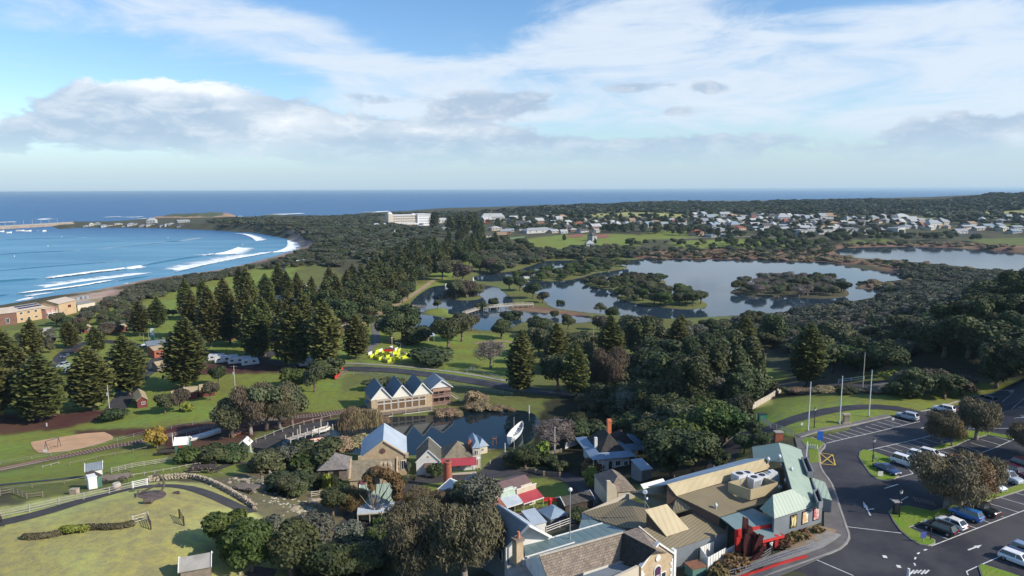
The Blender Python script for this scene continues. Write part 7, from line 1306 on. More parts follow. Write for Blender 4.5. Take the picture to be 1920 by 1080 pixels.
fence('field_gate', 'white five-bar gate with diagonal brace at the end of the rail fence', [(249,916),(276,910)], 1.2,3.0,4, TRIM, .2, 'gate'); fence('rail_fence', 'pale rail fence on the slope below the wagon', [(209,887),(247,878),(270,874),(313,867),(353,863)], 1.1,2.6,3, FN, .15); fence('rail_fence', 'thin pale rail fence running to the right below the slope fence', [(353,863),(397,858)], 1.1,2.6,2, FN, .12)
fence('rail_fence', 'low single-rail fence crossing the lawn behind the wagon', [(230,899),(290,888),(350,876),(400,868)], .7,3,1, FN, .1); fence('rail_fence', 'two pale rails leaning on the lawn beside the railway', [(80,878),(110,870)], .6,3,1, FN, .12); fence('railway_fence', 'row of thin grey posts along the railway lawn', [(130,874),(180,862),(250,849),(290,840)], 1.0,4,1, WOOD, .14)
fence('railway_fence', 'wire fence of thin posts between the railway and the sand pit lawn', [(0,872),(60,862),(130,848),(220,828),(280,812),(400,790)], 1.0,5,2, STEEL, .07, rail_w=.02); fence('yard_fence', 'broken timber rails round the left paddock', [(0,930),(25,925),(50,935),(80,932)], .9,2,2, WOOD, .14)
fence('paddock_fence', 'low weathered fence at the upper edge of the paddock', [(0,922),(60,915),(120,908),(160,900)], .8,4,1, WOOD, .12); r = T('stone_block', 'square pale stone block beside the rail fence', 'stone', G(140,926)); mb = MB(); mb.box(-.55,.55,-.4,.4,-.2,.75); mb.bl('block', STONE, r); mb = MB(); mb.box(-.6,.6,-.45,.45,.75,.85); mb.bl('capstone', STONE, r)
r = T('water_barrel', 'pale timber barrel at the corner of the rail fence', 'barrel', G(219,918)); mb = MB(); mb.tube((0,0,-.1),(0,0,.55),.55,.68,14); mb.tube((0,0,.55),(0,0,1.1),.68,.55,14); mb.bl('staves', WOODP, r); mb = MB(); mb.tube((0,0,.5),(0,0,.6),.70,.70,14); mb.bl('hoop', RUSTM, r)
fence('hurdle_fence', 'short three-rail fence with gate at the end of the brush hedge', [(249,984),(277,976)], 1.3,3,3, WOODP, .2); fence('hurdle_gate', 'dark open timber gate leaning at the end of the short fence', [(277,976),(283,993)], 1.3,2,4, DWOOD, .14, 'gate'); fence('open_gate', 'lone dark timber gate standing in the middle of the grass', [(345,986),(337,972)], 1.4,3,4, DWOOD, .16, 'gate')
bh = T('brush_hedge', 'long low dry brush hedge crossing the grassy hill', 'hedge', G(50,1010)); rr = np.random.default_rng(3)
P = [];
for k in range(70):
 t = k / 69; q = G(48 + 202 * t, 1010 - 26 * t + 3 * math.sin(t * 9)); P.append(q)
V, F, CV, CF = leafy(77, [((q.x - P[0].x),(q.y - P[0].y), q.z - P[0].z + .28,.5,.5,.42) for q in P[::2]], 6200,.06,0,2.5,.8,.25); ob('brush', raw_mesh('brush', np.concatenate([V, CV]), [tuple(f_) for f_ in F.tolist()] + [tuple(f_) for f_ in (CF).tolist()], L_BROWN), bh); bh.location = P[0]
r = T('brush_hedge_growth', 'bright green creeper growing over the brush hedge', 'plant', G(130,1000)); V, F, CV, CF = leafy(78, [(0,0,.6,1.3,.7,.5),(1.5,.4,.5,1,.6,.4)], 700,.09,0,1.2,.8,.2); ob('leaves', raw_mesh('leaves', V, F, L_LIME), r)
ga = G(285,926); r = T('ship_anchor', 'large rusty ship anchor lying on a bare earth patch inside the path bend', 'anchor', ga, None, .35); IRON = M('rusty_iron', (.13,.10,.085),(.09,.07,.06),2, rough=.9, bump=.4); mb = MB(); mb.tube((-2.0,0,.25),(1.2,0,1.5),.14,.18,8); mb.bl('shank', IRON, r); mb = MB()
for k in range(8): t0, t1 = R(-75 + k * 18.75), R(-75 + (k + 1) * 18.75); mb.tube((.2 + 1.5 * math.cos(t0),.3 + 1.5 * math.sin(t0) * .3,1.3 + 1.5 * math.sin(t0)),(.2 + 1.5 * math.cos(t1),.3 + 1.5 * math.sin(t1) * .3,1.3 + 1.5 * math.sin(t1)),.17,.17,7)
mb.bl('arms', IRON, r); mb = MB(); mb.tube((-2.0,-1.1,.25),(-2.0,1.1,.3),.12,.12,7); mb.bl('stock', IRON, r)
for sg in (-1,1): mb = MB(); mb.box(.3,.9,-.1,.7,1.3 + sg * 1.45 - .1,1.3 + sg * 1.45 + .1); mb.bl('fluke', IRON, r)
drape('earth_patch', smooth_closed(zpoly([(254,932),(270,923),(300,918),(314,925),(308,934),(290,938),(284,946),(272,944),(274,936)])), BALL, .04,.8); r = T('iron_boiler', 'small rusty iron drum lying beside the anchor', 'boiler', G(278,944)); mb = MB(); mb.tube((-.6,0,.4),(.5,.1,.4),.42,.36,10); mb.bl('drum', IRON, r); mb = MB(); mb.tube((-.1,0,.4),(-.1,0,1.2),.06,.05,5); mb.bl('pipe', IRON, r)
r = T('iron_fragment', 'small rusty ship fragment on the grass right of the anchor', 'relic', G(331,926)); mb = MB(); mb.box(-.5,.5,-.2,.2,0,.3); mb.bl('plate', IRON, r); mb = MB(); mb.tube((-.4,0,.3),(.4,0,.45),.08,.08,6); mb.bl('rod', IRON, r)
def wagon(px, py, label, rz, s=1.0, top=WOOD):
 g_ = G(px, py); r = T('farm_wagon', label, 'wagon', g_, None, rz); mb = MB(); mb.box(-1.8 * s, 1.8 * s, -.9 * s, .9 * s, .7 * s, .8 * s); mb.bl('bed', top, r)
 for k in range(7): mb = MB(); y = (-.9 + k * .3) * s; mb.box(-1.85 * s, 1.85 * s, y - .1 * s, y + .1 * s, .801 * s, .88 * s); mb.bl('plank', top, r)
 for x in (-1.2,1.2):
  for y in (-1.05,1.05):
   w_ = bpy.data.objects.new('wheel', None); mb = MB(); n = 14; rad = .6 * s
   for k in range(n): t0, t1 = 2 * math.pi * k / n, 2 * math.pi * (k + 1) / n; mb.bar((x * s + rad * math.cos(t0), y * s, .6 * s + rad * math.sin(t0)),(x * s + rad * math.cos(t1), y * s, .6 * s + rad * math.sin(t1)),.08 * s, .08 * s)
   for k in range(4): t0 = math.pi * k / 4; mb.bar((x * s + rad * math.cos(t0), y * s, .6 * s + rad * math.sin(t0)),(x * s - rad * math.cos(t0), y * s, .6 * s - rad * math.sin(t0)),.05 * s, .05 * s)
   mb.bl('wheel', DWOOD, r)
 return r
wagon(462,922,'flat timber wagon with planked bed on the rocky slope','' and 0 or -.25,1.1); wagon(380,886,'old wagon half buried in a heap of driftwood beside the stone wall',.1,1.3,DWOOD); wagon(216,905,'grey timber wagon behind the rail fence beside the outhouse',.3,1.2); wagon(312,852,'dark cart parked beside the small green hut',.2,1.0,DWOOD)
dw = T('driftwood_heap', 'tangled heap of grey driftwood logs on the slope', 'wood pile', G(385,888)); rr2 = random.Random(8)
for k in range(26): a = Vector((rr2.gauss(0,1.6), rr2.gauss(0,.8), rr2.uniform(.1,1.4))); c = a + Vector((rr2.uniform(-1.8,1.8), rr2.uniform(-.8,.8), rr2.uniform(-.5,.9))); mb = MB(); mb.tube(a, c, .11,.05,6); mb.bl('log', WOOD if k % 2 else DWOOD, dw)
sw = T('dry_stone_wall', 'curved dry stone wall of pale rounded stones on the hill', 'wall', G(280,902)); C = spline(wp([(279,903),(310,900),(345,897),(375,901),(400,910),(430,925),(455,940),(478,955)]),.5); V0, F0 = ico(1); F0 = [tuple(q) for q in F0]; sme_ = []
for v in range(5): rv = np.random.default_rng(v); me = raw_mesh('stone', V0 * rv.uniform(.8,1.2, V0.shape) * np.array([.27,.21,.18]), F0, STONE); sme_.append(me)
k_ = 0
for i, c in enumerate(C):
 for lay in range(3):
  for side in (-.22,.22):
   if k_ >= 298: break
   if lay == 1 and side > 0: continue
   d = (C[min(i + 1, len(C) - 1)] - C[max(0, i - 1)]).normalized(); q = c + Vector((-d.y, d.x)) * side * (1 - lay * .3); o = bpy.data.objects.new('stone', sme_[rr2.randrange(5)]); COL.objects.link(o); o.parent = sw; o.location = Vector((q.x + rr2.uniform(-.1,.1), q.y + rr2.uniform(-.1,.1), tz(q.x, q.y) + .15 + lay * .33)) - sw.location; o.rotation_euler = (rr2.uniform(-.4,.4), rr2.uniform(-.4,.4), rr2.uniform(0,6)); s = rr2.uniform(.85,1.35); o.scale = (s, s, s); k_ += 1
for k in range(16):      # limestone outcrops on the slope
 px_, py_ = [(455,900),(462,905),(440,898),(480,908),(489,914),(494,902),(550,955),(560,960),(570,968),(585,940),(592,938),(520,925),(430,905),(575,975),(495,915),(448,912)][k]; g_ = G(px_, py_); o = bpy.data.objects.new('boulder', sme_[k % 5]); COL.objects.link(o); o.location = g_; s = rr2.uniform(3,6); o.scale = (s, s * .8, s * .45); o.rotation_euler = (0,0, rr2.uniform(0,6)); o['category'] = 'boulder'; o['group'] = 'limestone boulders on the slope'; AUTO.append((o, 'pale limestone boulder', g_))
VV = []; FF = []; R3 = np.random.default_rng(6)
for k in range(170):
 a_ = R3.uniform(0,1); q = G(430 + 165 * a_ + R3.normal(0,16),895 + 72 * a_ ** 1.2 + R3.normal(0,9)); n0 = len(VV) * len(V0); s = R3.uniform(.1,.5); VV.append(V0 * R3.uniform(.7,1.2, V0.shape) * np.array([s, s * .8, s * .3]) + np.array(q)); FF.append(np.array(F0) + k * len(V0))
tag(ob('scattered_rocks', raw_mesh('scattered_rocks', np.concatenate(VV), np.concatenate(FF), M('pale_limestone', (.40,.37,.30),(.26,.24,.19),1.0, rough=.95))), kind='stuff')
root, f = house('grey_roofed_hut', 'small hut with weathered grey roof at the bottom edge of the picture', 'hut', (340,1094),(394,1084),3.0,1.6, 'gable', .9, 'x', .2, WOOD, CONC); drape('garden_plot', zpoly([(455,1080),(480,1062),(520,1068),(505,1100),(450,1100)]), BALL, .08,.8)
fence('plot_edging', 'pale timber edging around the dark garden plot', [(450,1078),(482,1060)], .35,2,1, WOODP, .14, 'edging')
r = T('swing_frame', 'blue A-frame swing set on the sand playground', 'swing', G(98,843)); a = G(87,846) - r.location; c = G(111,838) - r.location; SWB = M('blue_steel', (.035,.05,.13))
for q in (a, c):
 for sg in (-.7,.7): mb = MB(); mb.tube(q + Vector((0, sg, -.1)), q + Vector((0,0,2.4)),.06,.06,6); mb.bl('leg', SWB, r)
mb = MB(); mb.tube(a + Vector((0,0,2.4)), c + Vector((0,0,2.4)),.06,.06,6); mb.bl('top_bar', SWB, r)
for t in (.35,.65): q = a.lerp(c, t); mb = MB(); mb.bar(q + Vector((-.2,0,2.4)), q + Vector((-.2,0,.5)),.02); mb.bar(q + Vector((.2,0,2.4)), q + Vector((.2,0,.5)),.02); mb.bl('chain', STEEL, r); mb = MB(); mb.box(q.x - .25, q.x + .25, q.y - .12, q.y + .12, q.z + .45, q.z + .5); mb.bl('seat', BLACK, r)
def signpost(px, py, h, w, hh, label, board, post=STEEL, rz=0, cat='sign'):
 g_ = G(px, py); r = T('sign', label, cat, g_, None, rz); mb = MB(); mb.tube((0,0,-.2),(0,0, h),.04,.04,6); mb.bl('post', post, r); mb = MB(); mb.box(-w / 2, w / 2,-.06,-.02, h - hh, h); mb.bl('board', board, r); return r
signpost(85,850,1.0,.9,.7,'small white notice at the edge of the sand pit',TRIM); signpost(88,800,1.1,.35,1.0,'white marker post on the lawn above the sand pit',TRIM)
signpost(1536,846,3.6,1.0,1.6,'white and blue information sign on the kerbside lawn',BLUES); signpost(1673,802,2.0,.5,.5,'small white sign on the lawn near the silver car',TRIM); signpost(1503,805,1.3,.4,.5,'small white sign left of the first flagpole',TRIM); signpost(1650,896,1.1,.8,.8,'white square sign on the grass island beside the blue sedan',TRIM); signpost(1730,1018,1.5,.7,.8,'small blue sign at the tip of the lower grass island',M('sign_violet', (.10,.12,.42))); signpost(1744,1015,1.8,.15,1.5,'dark thin post beside the small blue sign',BLACK)
signpost(1648,738,1.4,.4,.4,'small white sign at the edge of the side road lawn',TRIM); signpost(1512,860,3.0,.2,2.8,'white blade sign beside the green roof',TRIM)
g_ = G(1586,794); r = T('stone_monument', 'square stone monument on the lawn edge between the flagpoles', 'monument', g_); mb = MB(); mb.box(-.8,.8,-.6,.6,-.1,.3); mb.bl('plinth', STONE, r); mb = MB(); mb.box(-.5,.5,-.35,.35,.3,1.7); mb.bl('block', STONE, r); mb = MB(); mb.box(-.65,.65,-.45,.45,1.7,1.95); mb.bl('capstone', STONE, r)
g_ = G(1679,966); r = T('ticket_machine', 'dark parking ticket machine with pale hood at the tip of the island', 'machine', g_); mb = MB(); mb.box(-.3,.3,-.25,.25,0,1.6); mb.bl('body', BLACK, r); mb = MB(); mb.box(-.5,.5,-.45,.45,2.0,2.12); mb.bl('hood', CONC, r); mb = MB(); mb.tube((0,.3,0),(0,.3,2.0),.06,.06,6); mb.bl('post', STEEL, r)
for k in range(5): pole(1515 + k * 4.2,842 + k * .3,833 + k * .3, ['leftmost','second','third','fourth','rightmost'][k] + ' of five small white bollards on the kerbside lawn', 'bollard', 'bollard', TRIM, .12)
fence('grey_fence', 'long grey paling fence bordering the lawn above the museum', [(1411,768),(1440,752),(1464,736)], 1.6,2.4,2, WOODP, .12, panel=True); fence('grey_fence', 'grey railing fence between the driveway and the loop road lawn', [(1418,786),(1445,803),(1487,818)], 1.2,2.0,2, STEEL, .1, picket=.3); fence('side_road_fence', 'low white rail fence beside the path on the hillside', [(1572,718),(1620,712)], 1.0,3,2, TRIM, .1); fence('grey_fence', 'pale fence behind the dense trees beside the side road', [(1400,734),(1464,736)], 1.2,3,2, WOODP, .1, panel=True)
r = T('green_wheelie_bin', 'green bin box beside the paling fence', 'bin', G(1429,787)); mb = MB(); mb.box(-.8,.8,-.5,.5,-.1,1.2); mb.bl('body', M('bin_green', (.03,.22,.11)), r); mb = MB(); mb.box(-.85,.85,-.55,.55,1.2,1.3); mb.bl('lid', BLACK, r)
r = T('brick_pillar', 'short brick pillar behind the green museum roof', 'pillar', G(1459,826)); mb = MB(); mb.box(-.7,.7,-.5,.5,-.5,1.6); mb.bl('shaft', BRICK, r); mb = MB(); mb.box(-.8,.8,-.6,.6,1.6,1.75); mb.bl('cap', CONC, r)
# ---------------------------------------------------------------- cars
TYRE = M('tyre_rubber', (.015,.015,.016), rough=.8); RIMM = M('alloy_rim', (.45,.46,.48), rough=.3, metal=.7); LAMPW = M('headlight_glass', (.75,.78,.8), rough=.1); LAMPR = M('tail_light', (.45,.01,.01), rough=.2); CGL = M('car_glass', (.012,.015,.018), rough=.05, spec=.8)
CARM = {}
def carparts(kind):
 if kind in CARM: return CARM[kind]
 Ln, H, hood, deck = dict(suv=(4.7,1.72,1.06, None), wagon=(4.7,1.55,.95, None), hatch=(4.2,1.5,.95, None), sedan=(4.7,1.45,.92,.98), four=(4.9,1.9,1.15, None), ute=(5.2,1.78,1.08,.75))[kind]
 h = Ln / 2; w = .92; bl = hood; prof = [(-h, .42,.88),(-h + .05,.75,.93),(-h + .02, bl - .05,.88),(-h + .25, bl + .02,.84)]
 xs = [(-h, .35, bl - .12,.78),(-h + .12,.3, bl, .90),(-h + .6,.28, bl + .03,.93),(-.8,.26, bl + .03,.93),(.6,.26, bl + .03,.93),(h - 1.15,.28, bl + .0,.92),(h - .5,.28, bl - .07,.91),(h - .1,.3, bl - .2,.86),(h, .35, bl - .35,.76)]
 mb = MB(); n = len(xs); V = []
 for x, z0, z1, hw_ in xs: V += [(x, -hw_ * .93, z0),(x, -hw_, z0 + .25),(x, -hw_, z1 - .2),(x, -hw_ * .93, z1 - .03),(x, -hw_ * .7, z1),(x, hw_ * .7, z1),(x, hw_ * .93, z1 - .03),(x, hw_, z1 - .2),(x, hw_, z0 + .25),(x, hw_ * .93, z0)]
 F = []
 for i in range(n - 1):
  for k in range(10): a = i * 10 + k; c = i * 10 + (k + 1) % 10; F.append((a, a + 10, c + 10, c)[::-1])
 F += [tuple(range(10)), tuple(range((n - 1) * 10 + 9,(n - 1) * 10 - 1,-1))]; mb.add(V, F); body = mb
 if kind == 'sedan': gx = (-h + .9,-h + 1.55,.25, h - 1.25)
 elif kind == 'ute': gx = (-.75,-.6,.55,1.45)
 elif kind == 'hatch': gx = (-h + .2,-h + .75,.25, h - 1.1)
 else: gx = (-h + .12,-h + .5,.45, h - 1.3)
 g = MB(); z0 = bl - .02; z1 = H - .04; b0, t0 = .84,.66; V = [(gx[0], -b0, z0),(gx[3], -b0, z0),(gx[3], b0, z0),(gx[0], b0, z0),(gx[1], -t0, z1),(gx[2], -t0, z1),(gx[2], t0, z1),(gx[1], t0, z1)]; g.add(V, [(3,2,1,0),(4,5,6,7),(0,1,5,4),(1,2,6,5),(2,3,7,6),(3,0,4,7)])
 r = MB(); r.add([(gx[1] - .06,-t0 - .02, z1),(gx[2] + .05,-t0 - .02, z1),(gx[2] + .05, t0 + .02, z1),(gx[1] - .06, t0 + .02, z1),(gx[1] + .15,-t0 * .8, H + .02),(gx[2] - .2,-t0 * .8, H + .02),(gx[2] - .2, t0 * .8, H + .02),(gx[1] + .15, t0 * .8, H + .02)], [(3,2,1,0),(4,5,6,7),(0,1,5,4),(1,2,6,5),(2,3,7,6),(3,0,4,7)])
 for sg in (-1,1):
  for a, c in (((gx[3], b0 * sg, z0),(gx[2], t0 * sg, z1)),((gx[0], b0 * sg, z0),(gx[1], t0 * sg, z1)),((-.1, b0 * sg, z0),(-.1, t0 * sg, z1))): r.bar(a, c, .09,.06)
 wh = MB(); wh.tube((0,-.11,0),(0,.11,0),.34,.34,14); ri = MB(); ri.tube((0,-.12,0),(0,.12,0),.21,.21,10); hl = MB(); hl.box(-.12,.06,-.16,.16,-.09,.09); mi = MB(); mi.box(-.08,.08,-.1,.1,0,.14)
 d = dict(body=(body.v, body.f), glass=(g.v, g.f), roof=(r.v, r.f), wheel=raw_mesh('wheel', wh.v, wh.f, TYRE), rim=raw_mesh('rim', ri.v, ri.f, RIMM), head=raw_mesh('headlight', hl.v, hl.f, LAMPW), tail=raw_mesh('tail_light', hl.v, hl.f, LAMPR), mirror=(mi.v, mi.f), L=Ln, bl=bl); CARM[kind] = d; return d
CMESH = {}
def car(kind, color, nose, tail, label, z=None, group='cars in the car park', L=None, name='parked_car'):
 d = carparts(kind); P, Q = (G(*nose), G(*tail)); v = P - Q; ctr = (P + Q) / 2; ctr.z = tz(ctr.x, ctr.y) + .06; rz = math.atan2(v.y, v.x); r = T(name, label, 'car', ctr, group, rz)
 if label is None: AUTO.append((r, color_name(color) + ' parked car', ctr))
 s = max(.85, min(1.25, v.length / d['L'])) if L is None else L; r.scale = (s, s, s) ; pm = M('car_paint_%d_%d_%d' % tuple(int(c * 999) for c in color), color, tuple(c * .97 for c in color),3, rough=.28, spec=.5, coat=.8)
 key = (kind, color)
 if key not in CMESH: CMESH[key] = (raw_mesh('body', *d['body'], pm), raw_mesh('window_glass', *d['glass'], CGL), raw_mesh('roof', *d['roof'], pm), raw_mesh('mirror', *d['mirror'], pm))
 bo, gl, ro, mi = CMESH[key]; ob('body', bo, r); ob('window_glass', gl, r); ob('roof', ro, r); h = d['L'] / 2
 for x in (-h + .85, h - .85):
  for y in (-.82,.82): w_ = ob('wheel', d['wheel'], r, (x, y, .33)); ob('rim', d['rim'], w_)
 for y in (-.62,.62): ob('headlight', d['head'], r, (h - .03, y, d['bl'] - .33)); ob('tail_light', d['tail'], r, (-h + .02, y, d['bl'] - .2))
 for y in (-.98,.98): ob('mirror', mi, r, (h - 1.45, y, d['bl']))
 return r
def color_name(c): return 'white' if min(c) > .6 else 'silver' if min(c) > .3 else 'blue' if c[2] > c[0] * 1.6 else 'red' if c[0] > c[2] * 2 else 'dark'
CW, CS, CD, CB, CK, CM_ = (.78,.78,.77),(.42,.45,.49),(.06,.07,.085),(.03,.15,.42),(.015,.016,.018),(.075,.018,.03)
car('suv', CS, (1683,781),(1719,790), 'silver SUV parked alone at the end of the first row near the loop road'); car('suv', CW, (1750,767),(1789,776), 'white SUV half hidden behind the island tree at the top kerb'); car('wagon', (.16,.18,.21),(1830,748),(1868,757), 'dark silver wagon parked alone at the far top edge of the car park')
car('four', CW, (1722,881),(1672,864), 'white wagon with black bonnet beside the blue sedan on the grass island'); car('sedan', (.02,.035,.11),(1684,895),(1641,876), 'dark blue sedan with bicycles on the back beside the grass island'); car('suv', CW, (1744,868),(1708,857), 'white SUV in the middle of three white cars near the tree'); car('wagon', CW, (1765,862),(1730,852), 'white wagon farthest back of the three white cars')
car('hatch', CW, (1877,923),(1845,910), 'white hatchback mostly hidden by the big brown tree'); car('four', CS, (1910,910),(1869,893), 'silver four wheel drive right of the big brown tree'); car('suv', CM_, (1926,900),(1887,884), 'dark maroon SUV at the right edge behind the silver four wheel drive'); car('suv', (.05,.012,.02),(1940,885),(1903,872), 'darker red car behind the maroon SUV')
car('suv', CK, (1737,988),(1785,1006), 'black SUV with red tail light in the lower row'); car('hatch', CW, (1760,977),(1808,997), 'white hatchback with black rear window in the lower row'); car('suv', CB, (1787,962),(1837,981), 'bright blue SUV in the lower row under the trees'); car('ute', CK, (1817,950),(1867,972), 'black ute at the right end of the lower row')
car('wagon', CW, (1934,1066),(1884,1047), 'white wagon with dark sunroof at the bottom right corner'); car('suv', (.20,.27,.40),(1950,1052),(1908,1036), 'pale blue SUV behind the white wagon in the bottom right corner')
ADD = [('ute', CW, (268,650),(287,648)),('hatch', CW, (486,541),(500,539)),('wagon', CW, (543,535),(558,533)),('suv', CW, (570,538),(584,536)),('hatch', CS, (600,555),(612,552)),('suv', CD, (612,560),(622,556)),('hatch', CW, (687,542),(696,539)),('hatch', CS, (590,545),(602,542)),('suv', CW, (620,474),(630,473)),('wagon', CS, (626,478),(636,477)),('hatch', CW, (14,752),(30,745)),('suv', CS, (112,690),(125,686)),('hatch', CD, (118,672),(128,668)),('wagon', CW, (588,492),(600,490)),('wagon', CW, (640,562),(652,559)),('suv', CD, (600,566),(612,563)),('suv', CS, (325,700),(345,692))]
for k_, c_, a, b2 in ADD: car(k_, c_, a, b2, None, group='cars about the foreshore park', L=1.0)
for i in range(10): px_ = 628 + i * 1.6; car('wagon', [CW, CS, CD, CW][i % 4], (px_, 469 + i % 2 * 5),(px_ + 3,468.7 + i % 2 * 5), None, group='cars in the dune car park', L=1.0)
bk = T('bicycle_rack', 'two bicycles strapped on the back of the dark blue sedan', 'bicycles', G(1639,872));
for dx in (0,.25):
 for wx_ in (-.5,.5): mb = MB(); n = 12; [mb.bar((dx + .0, wx_ + .33 * math.cos(6.283 * k / n),1.2 + .33 * math.sin(6.283 * k / n)),(dx, wx_ + .33 * math.cos(6.283 * (k + 1) / n),1.2 + .33 * math.sin(6.283 * (k + 1) / n)),.04,.04) for k in range(n)]; mb.bl('wheel', TYRE, bk)
 mb = MB(); mb.bar((dx, -.5,1.2),(dx, 0,1.65),.05); mb.bar((dx, .5,1.2),(dx, 0,1.65),.05); mb.bar((dx, -.5,1.2),(dx, .5,1.2),.05); mb.bl('frame', STEEL, bk)
# ---------------------------------------------------------------- cabins, caravans and the park
def cabin(label, A, B, D, h=2.5, rm=None, wall=None, axis='y', rise=1.0, name='cabin', wins=(('front', .6,1.0,1.0,.8),)): return house(name, label, 'cabin', A, B, D, h, 'gable', rise, axis, .3, wall or MAROON, rm or TANR, wins=list(wins), barge=False)
cabin('maroon cabin with tan roof right of the grey power pole', (258,766),(277,763),9.5); cabin('small maroon cabin with white door between the small trees', (345,750),(369,748),4.5, axis='x', wins=(('front', .3,.8,1.6,1.3, TRIM, TRIM),)); cabin('maroon cabin with carport roof right of the small cabins', (376,745),(403,742),5, axis='x'); cabin('reddish cabin partly behind a bare small tree', (325,757),(345,754),4.0, axis='x')
cabin('maroon cabin with pale tan roof on the lawn behind the pines', (209,626),(239,620),5, axis='x', h=2.2); cabin('small maroon cabin with tan roof left of the round pine', (157,625),(172,622),4.5, axis='x'); cabin('low cabin with pale flat roof among the shrubs', (80,632),(100,628),5, axis='x', wall=WOOD, rm=CONC); cabin('red brick office with pale tan roof beside the car park sign', (290,672),(312,668),7, h=3.2, axis='x', wall=BRICK)
cabin('tan-roofed shelter beside the tall dark pine', (296,698),(316,694),4.5, axis='x', wall=WOOD); cabin('low building with grey-green flat roof between the big pines', (124,704),(152,700),6, axis='x', wall=WHITEW, rm=GREENR); cabin('maroon hut behind the power pole lawn', (430,640),(440,637),4, axis='x')
cabin('dark-roofed office beside the caravan park entrance', (278,662),(312,658),10, h=3, axis='x', wall=BROWNW, rm=GREYR); cabin('long white annex half hidden by the leftmost pine', (-10,748),(24,738),3.5, h=2.2, axis='x', wall=WHITEW, rm=TRIM)
def caravan(px, py, rz, label, g='caravans stored under the pines'):
 g_ = G(px, py); r = T('caravan', label, 'caravan', g_, g, rz); mb = MB(); P = [(-3,.5),(3,.5),(3.1,1.2),(2.7,2.5),(-2.8,2.6),(-3.1,1.4)]; V = [(x, y, z_) for y in (-1.15,1.15) for x, z_ in P]; n = len(P); mb.add(V, [tuple(range(n)), tuple(range(2 * n - 1, n - 1,-1))] + [(i, i + n, (i + 1) % n + n, (i + 1) % n) for i in range(n)]); mb.bl('body', ACW, r)
 for y in (-1.16,1.16):
  for x in (-1.6,1.2): mb = MB(); mb.box(x - .5, x + .5, y - .02, y + .02,1.4,2.0); mb.bl('window', GLASS, r)
  mb = MB(); mb.tube((0, y * .9 - .1,.35),(0, y * .9 + .1,.35),.35,.35,10); mb.bl('wheel', TYRE, r)
 if label is None: AUTO.append((r, 'white parked caravan', g_))
for k in range(6): caravan(407 + k * 12.5,676 + (k % 2) * 3 + k * 1.2,.3 + .1 * (k % 3), None)
for k in range(4): caravan(568 + k * 10,684 + (k % 2) * 3,.2, None, 'caravans in the shade of the pines')
for px_, py_ in ((545,565),(560,568),(575,571),(520,562),(548,552),(562,493),(573,492),(535,572)): caravan(px_, py_, .4, None, 'caravans in the camping ground')
r = T('fuel_sign', 'tall white and green upright sign at the caravan park entrance', 'sign', G(287,641)); mb = MB(); mb.box(-.8,.8,-.12,.12,0,6); mb.bl('panel', TRIM, r); mb = MB(); mb.box(-.7,.7,-.15,-.121,.8,3.0); mb.bl('green_panel', M('sign_green', (.04,.35,.2)), r)
pole(280,644,622,'left grey post beside the white and green sign','post','pole',STEEL,.14); pole(297,640,617,'right grey post beside the white and green sign','post','pole',STEEL,.14); pole(270,646,625,'thin lamp post left of the white and green sign','post','pole',STEEL,.1)
BEIGE = M('beige_render', (.50,.36,.21),(.44,.31,.18),.3, rough=.85); BROWNB = M('brown_brickwork', (.20,.105,.075),(.15,.08,.06),.8, rough=.9); PALER = M('pale_beige_roof', (.58,.48,.38),(.50,.41,.32),.3, rough=.6, ribs=.6, ribmix=.1)
wf = [('front', u, z_, 1.5,1.3) for u in (.15,.4,.65,.88) for z_ in (1.0,4.0)]
root, f = house('beach_apartments', 'long beige two-storey building with pale roof and solar panels beside the beach', 'building', (33,606),(87,596),14,6.0, 'gable', 1.6, 'x', .5, BEIGE, PALER, wins=wf, barge=False)
for k in range(2): mb = MB(); mb.slab([f.p(3,2.0 + k * 2.6,6.55 + k * .6), f.p(15,2.0 + k * 2.6,6.55 + k * .6), f.p(15,3.6 + k * 2.6,6.95 + k * .6), f.p(3,3.6 + k * 2.6,6.95 + k * .6)], .1); mb.build('solar_panel', M('solar_cells', (.02,.03,.06), rough=.2), root)
root, f = house('beach_apartments', 'beige block with red window frames right of the pinkish balcony block', 'building', (112,594),(144,586),12,7.0, 'gable', 1.6, 'x', .5, BEIGE, PALER, wins=[('front', .6,3.8,2.2,1.4, REDP, GLASS),('front', .2,1,1.5,1.5)], barge=False)
house('brown_apartments', 'brown brick block with pale roof at the left edge beside the beach', 'building', (-40,616),(33,607),14,6.0, 'gable', 1.8, 'x', .5, BROWNB, PALER, wins=[('front', .3,.8,1.4,2.6, TRIM, GLASS),('front', .75,.8,1.4,2.6)], barge=False)
root, f = house('balcony_block', 'pinkish block with white balconies between the two beige beach blocks', 'building', (87,598),(112,592),9,5.2, 'skillion', .6, 'x', .3, M('pink_render', (.45,.25,.20)), PALER, wins=[('front', .3,.6,2,1.6),('front', .75,.6,2,1.6)])
for k in range(4): mb = MB(); mb.bar(f.p(f.L * k / 3,-1.2,-.5), f.p(f.L * k / 3,-1.2,4.6),.2); mb.build('balcony_post', TRIM, root)
mb = MB(); mb.fb(f, 0, f.L, -1.4,0,2.5,2.75); mb.fb(f, 0, f.L, -1.4,-1.3,3.4,3.5); mb.build('balcony', TRIM, root)
house('white_annex', 'low white flat-roofed annex right of the beige beach blocks', 'building', (146,583),(179,577),8,3.4, 'flat', 0, 'x', .3, CREAM, CONC)
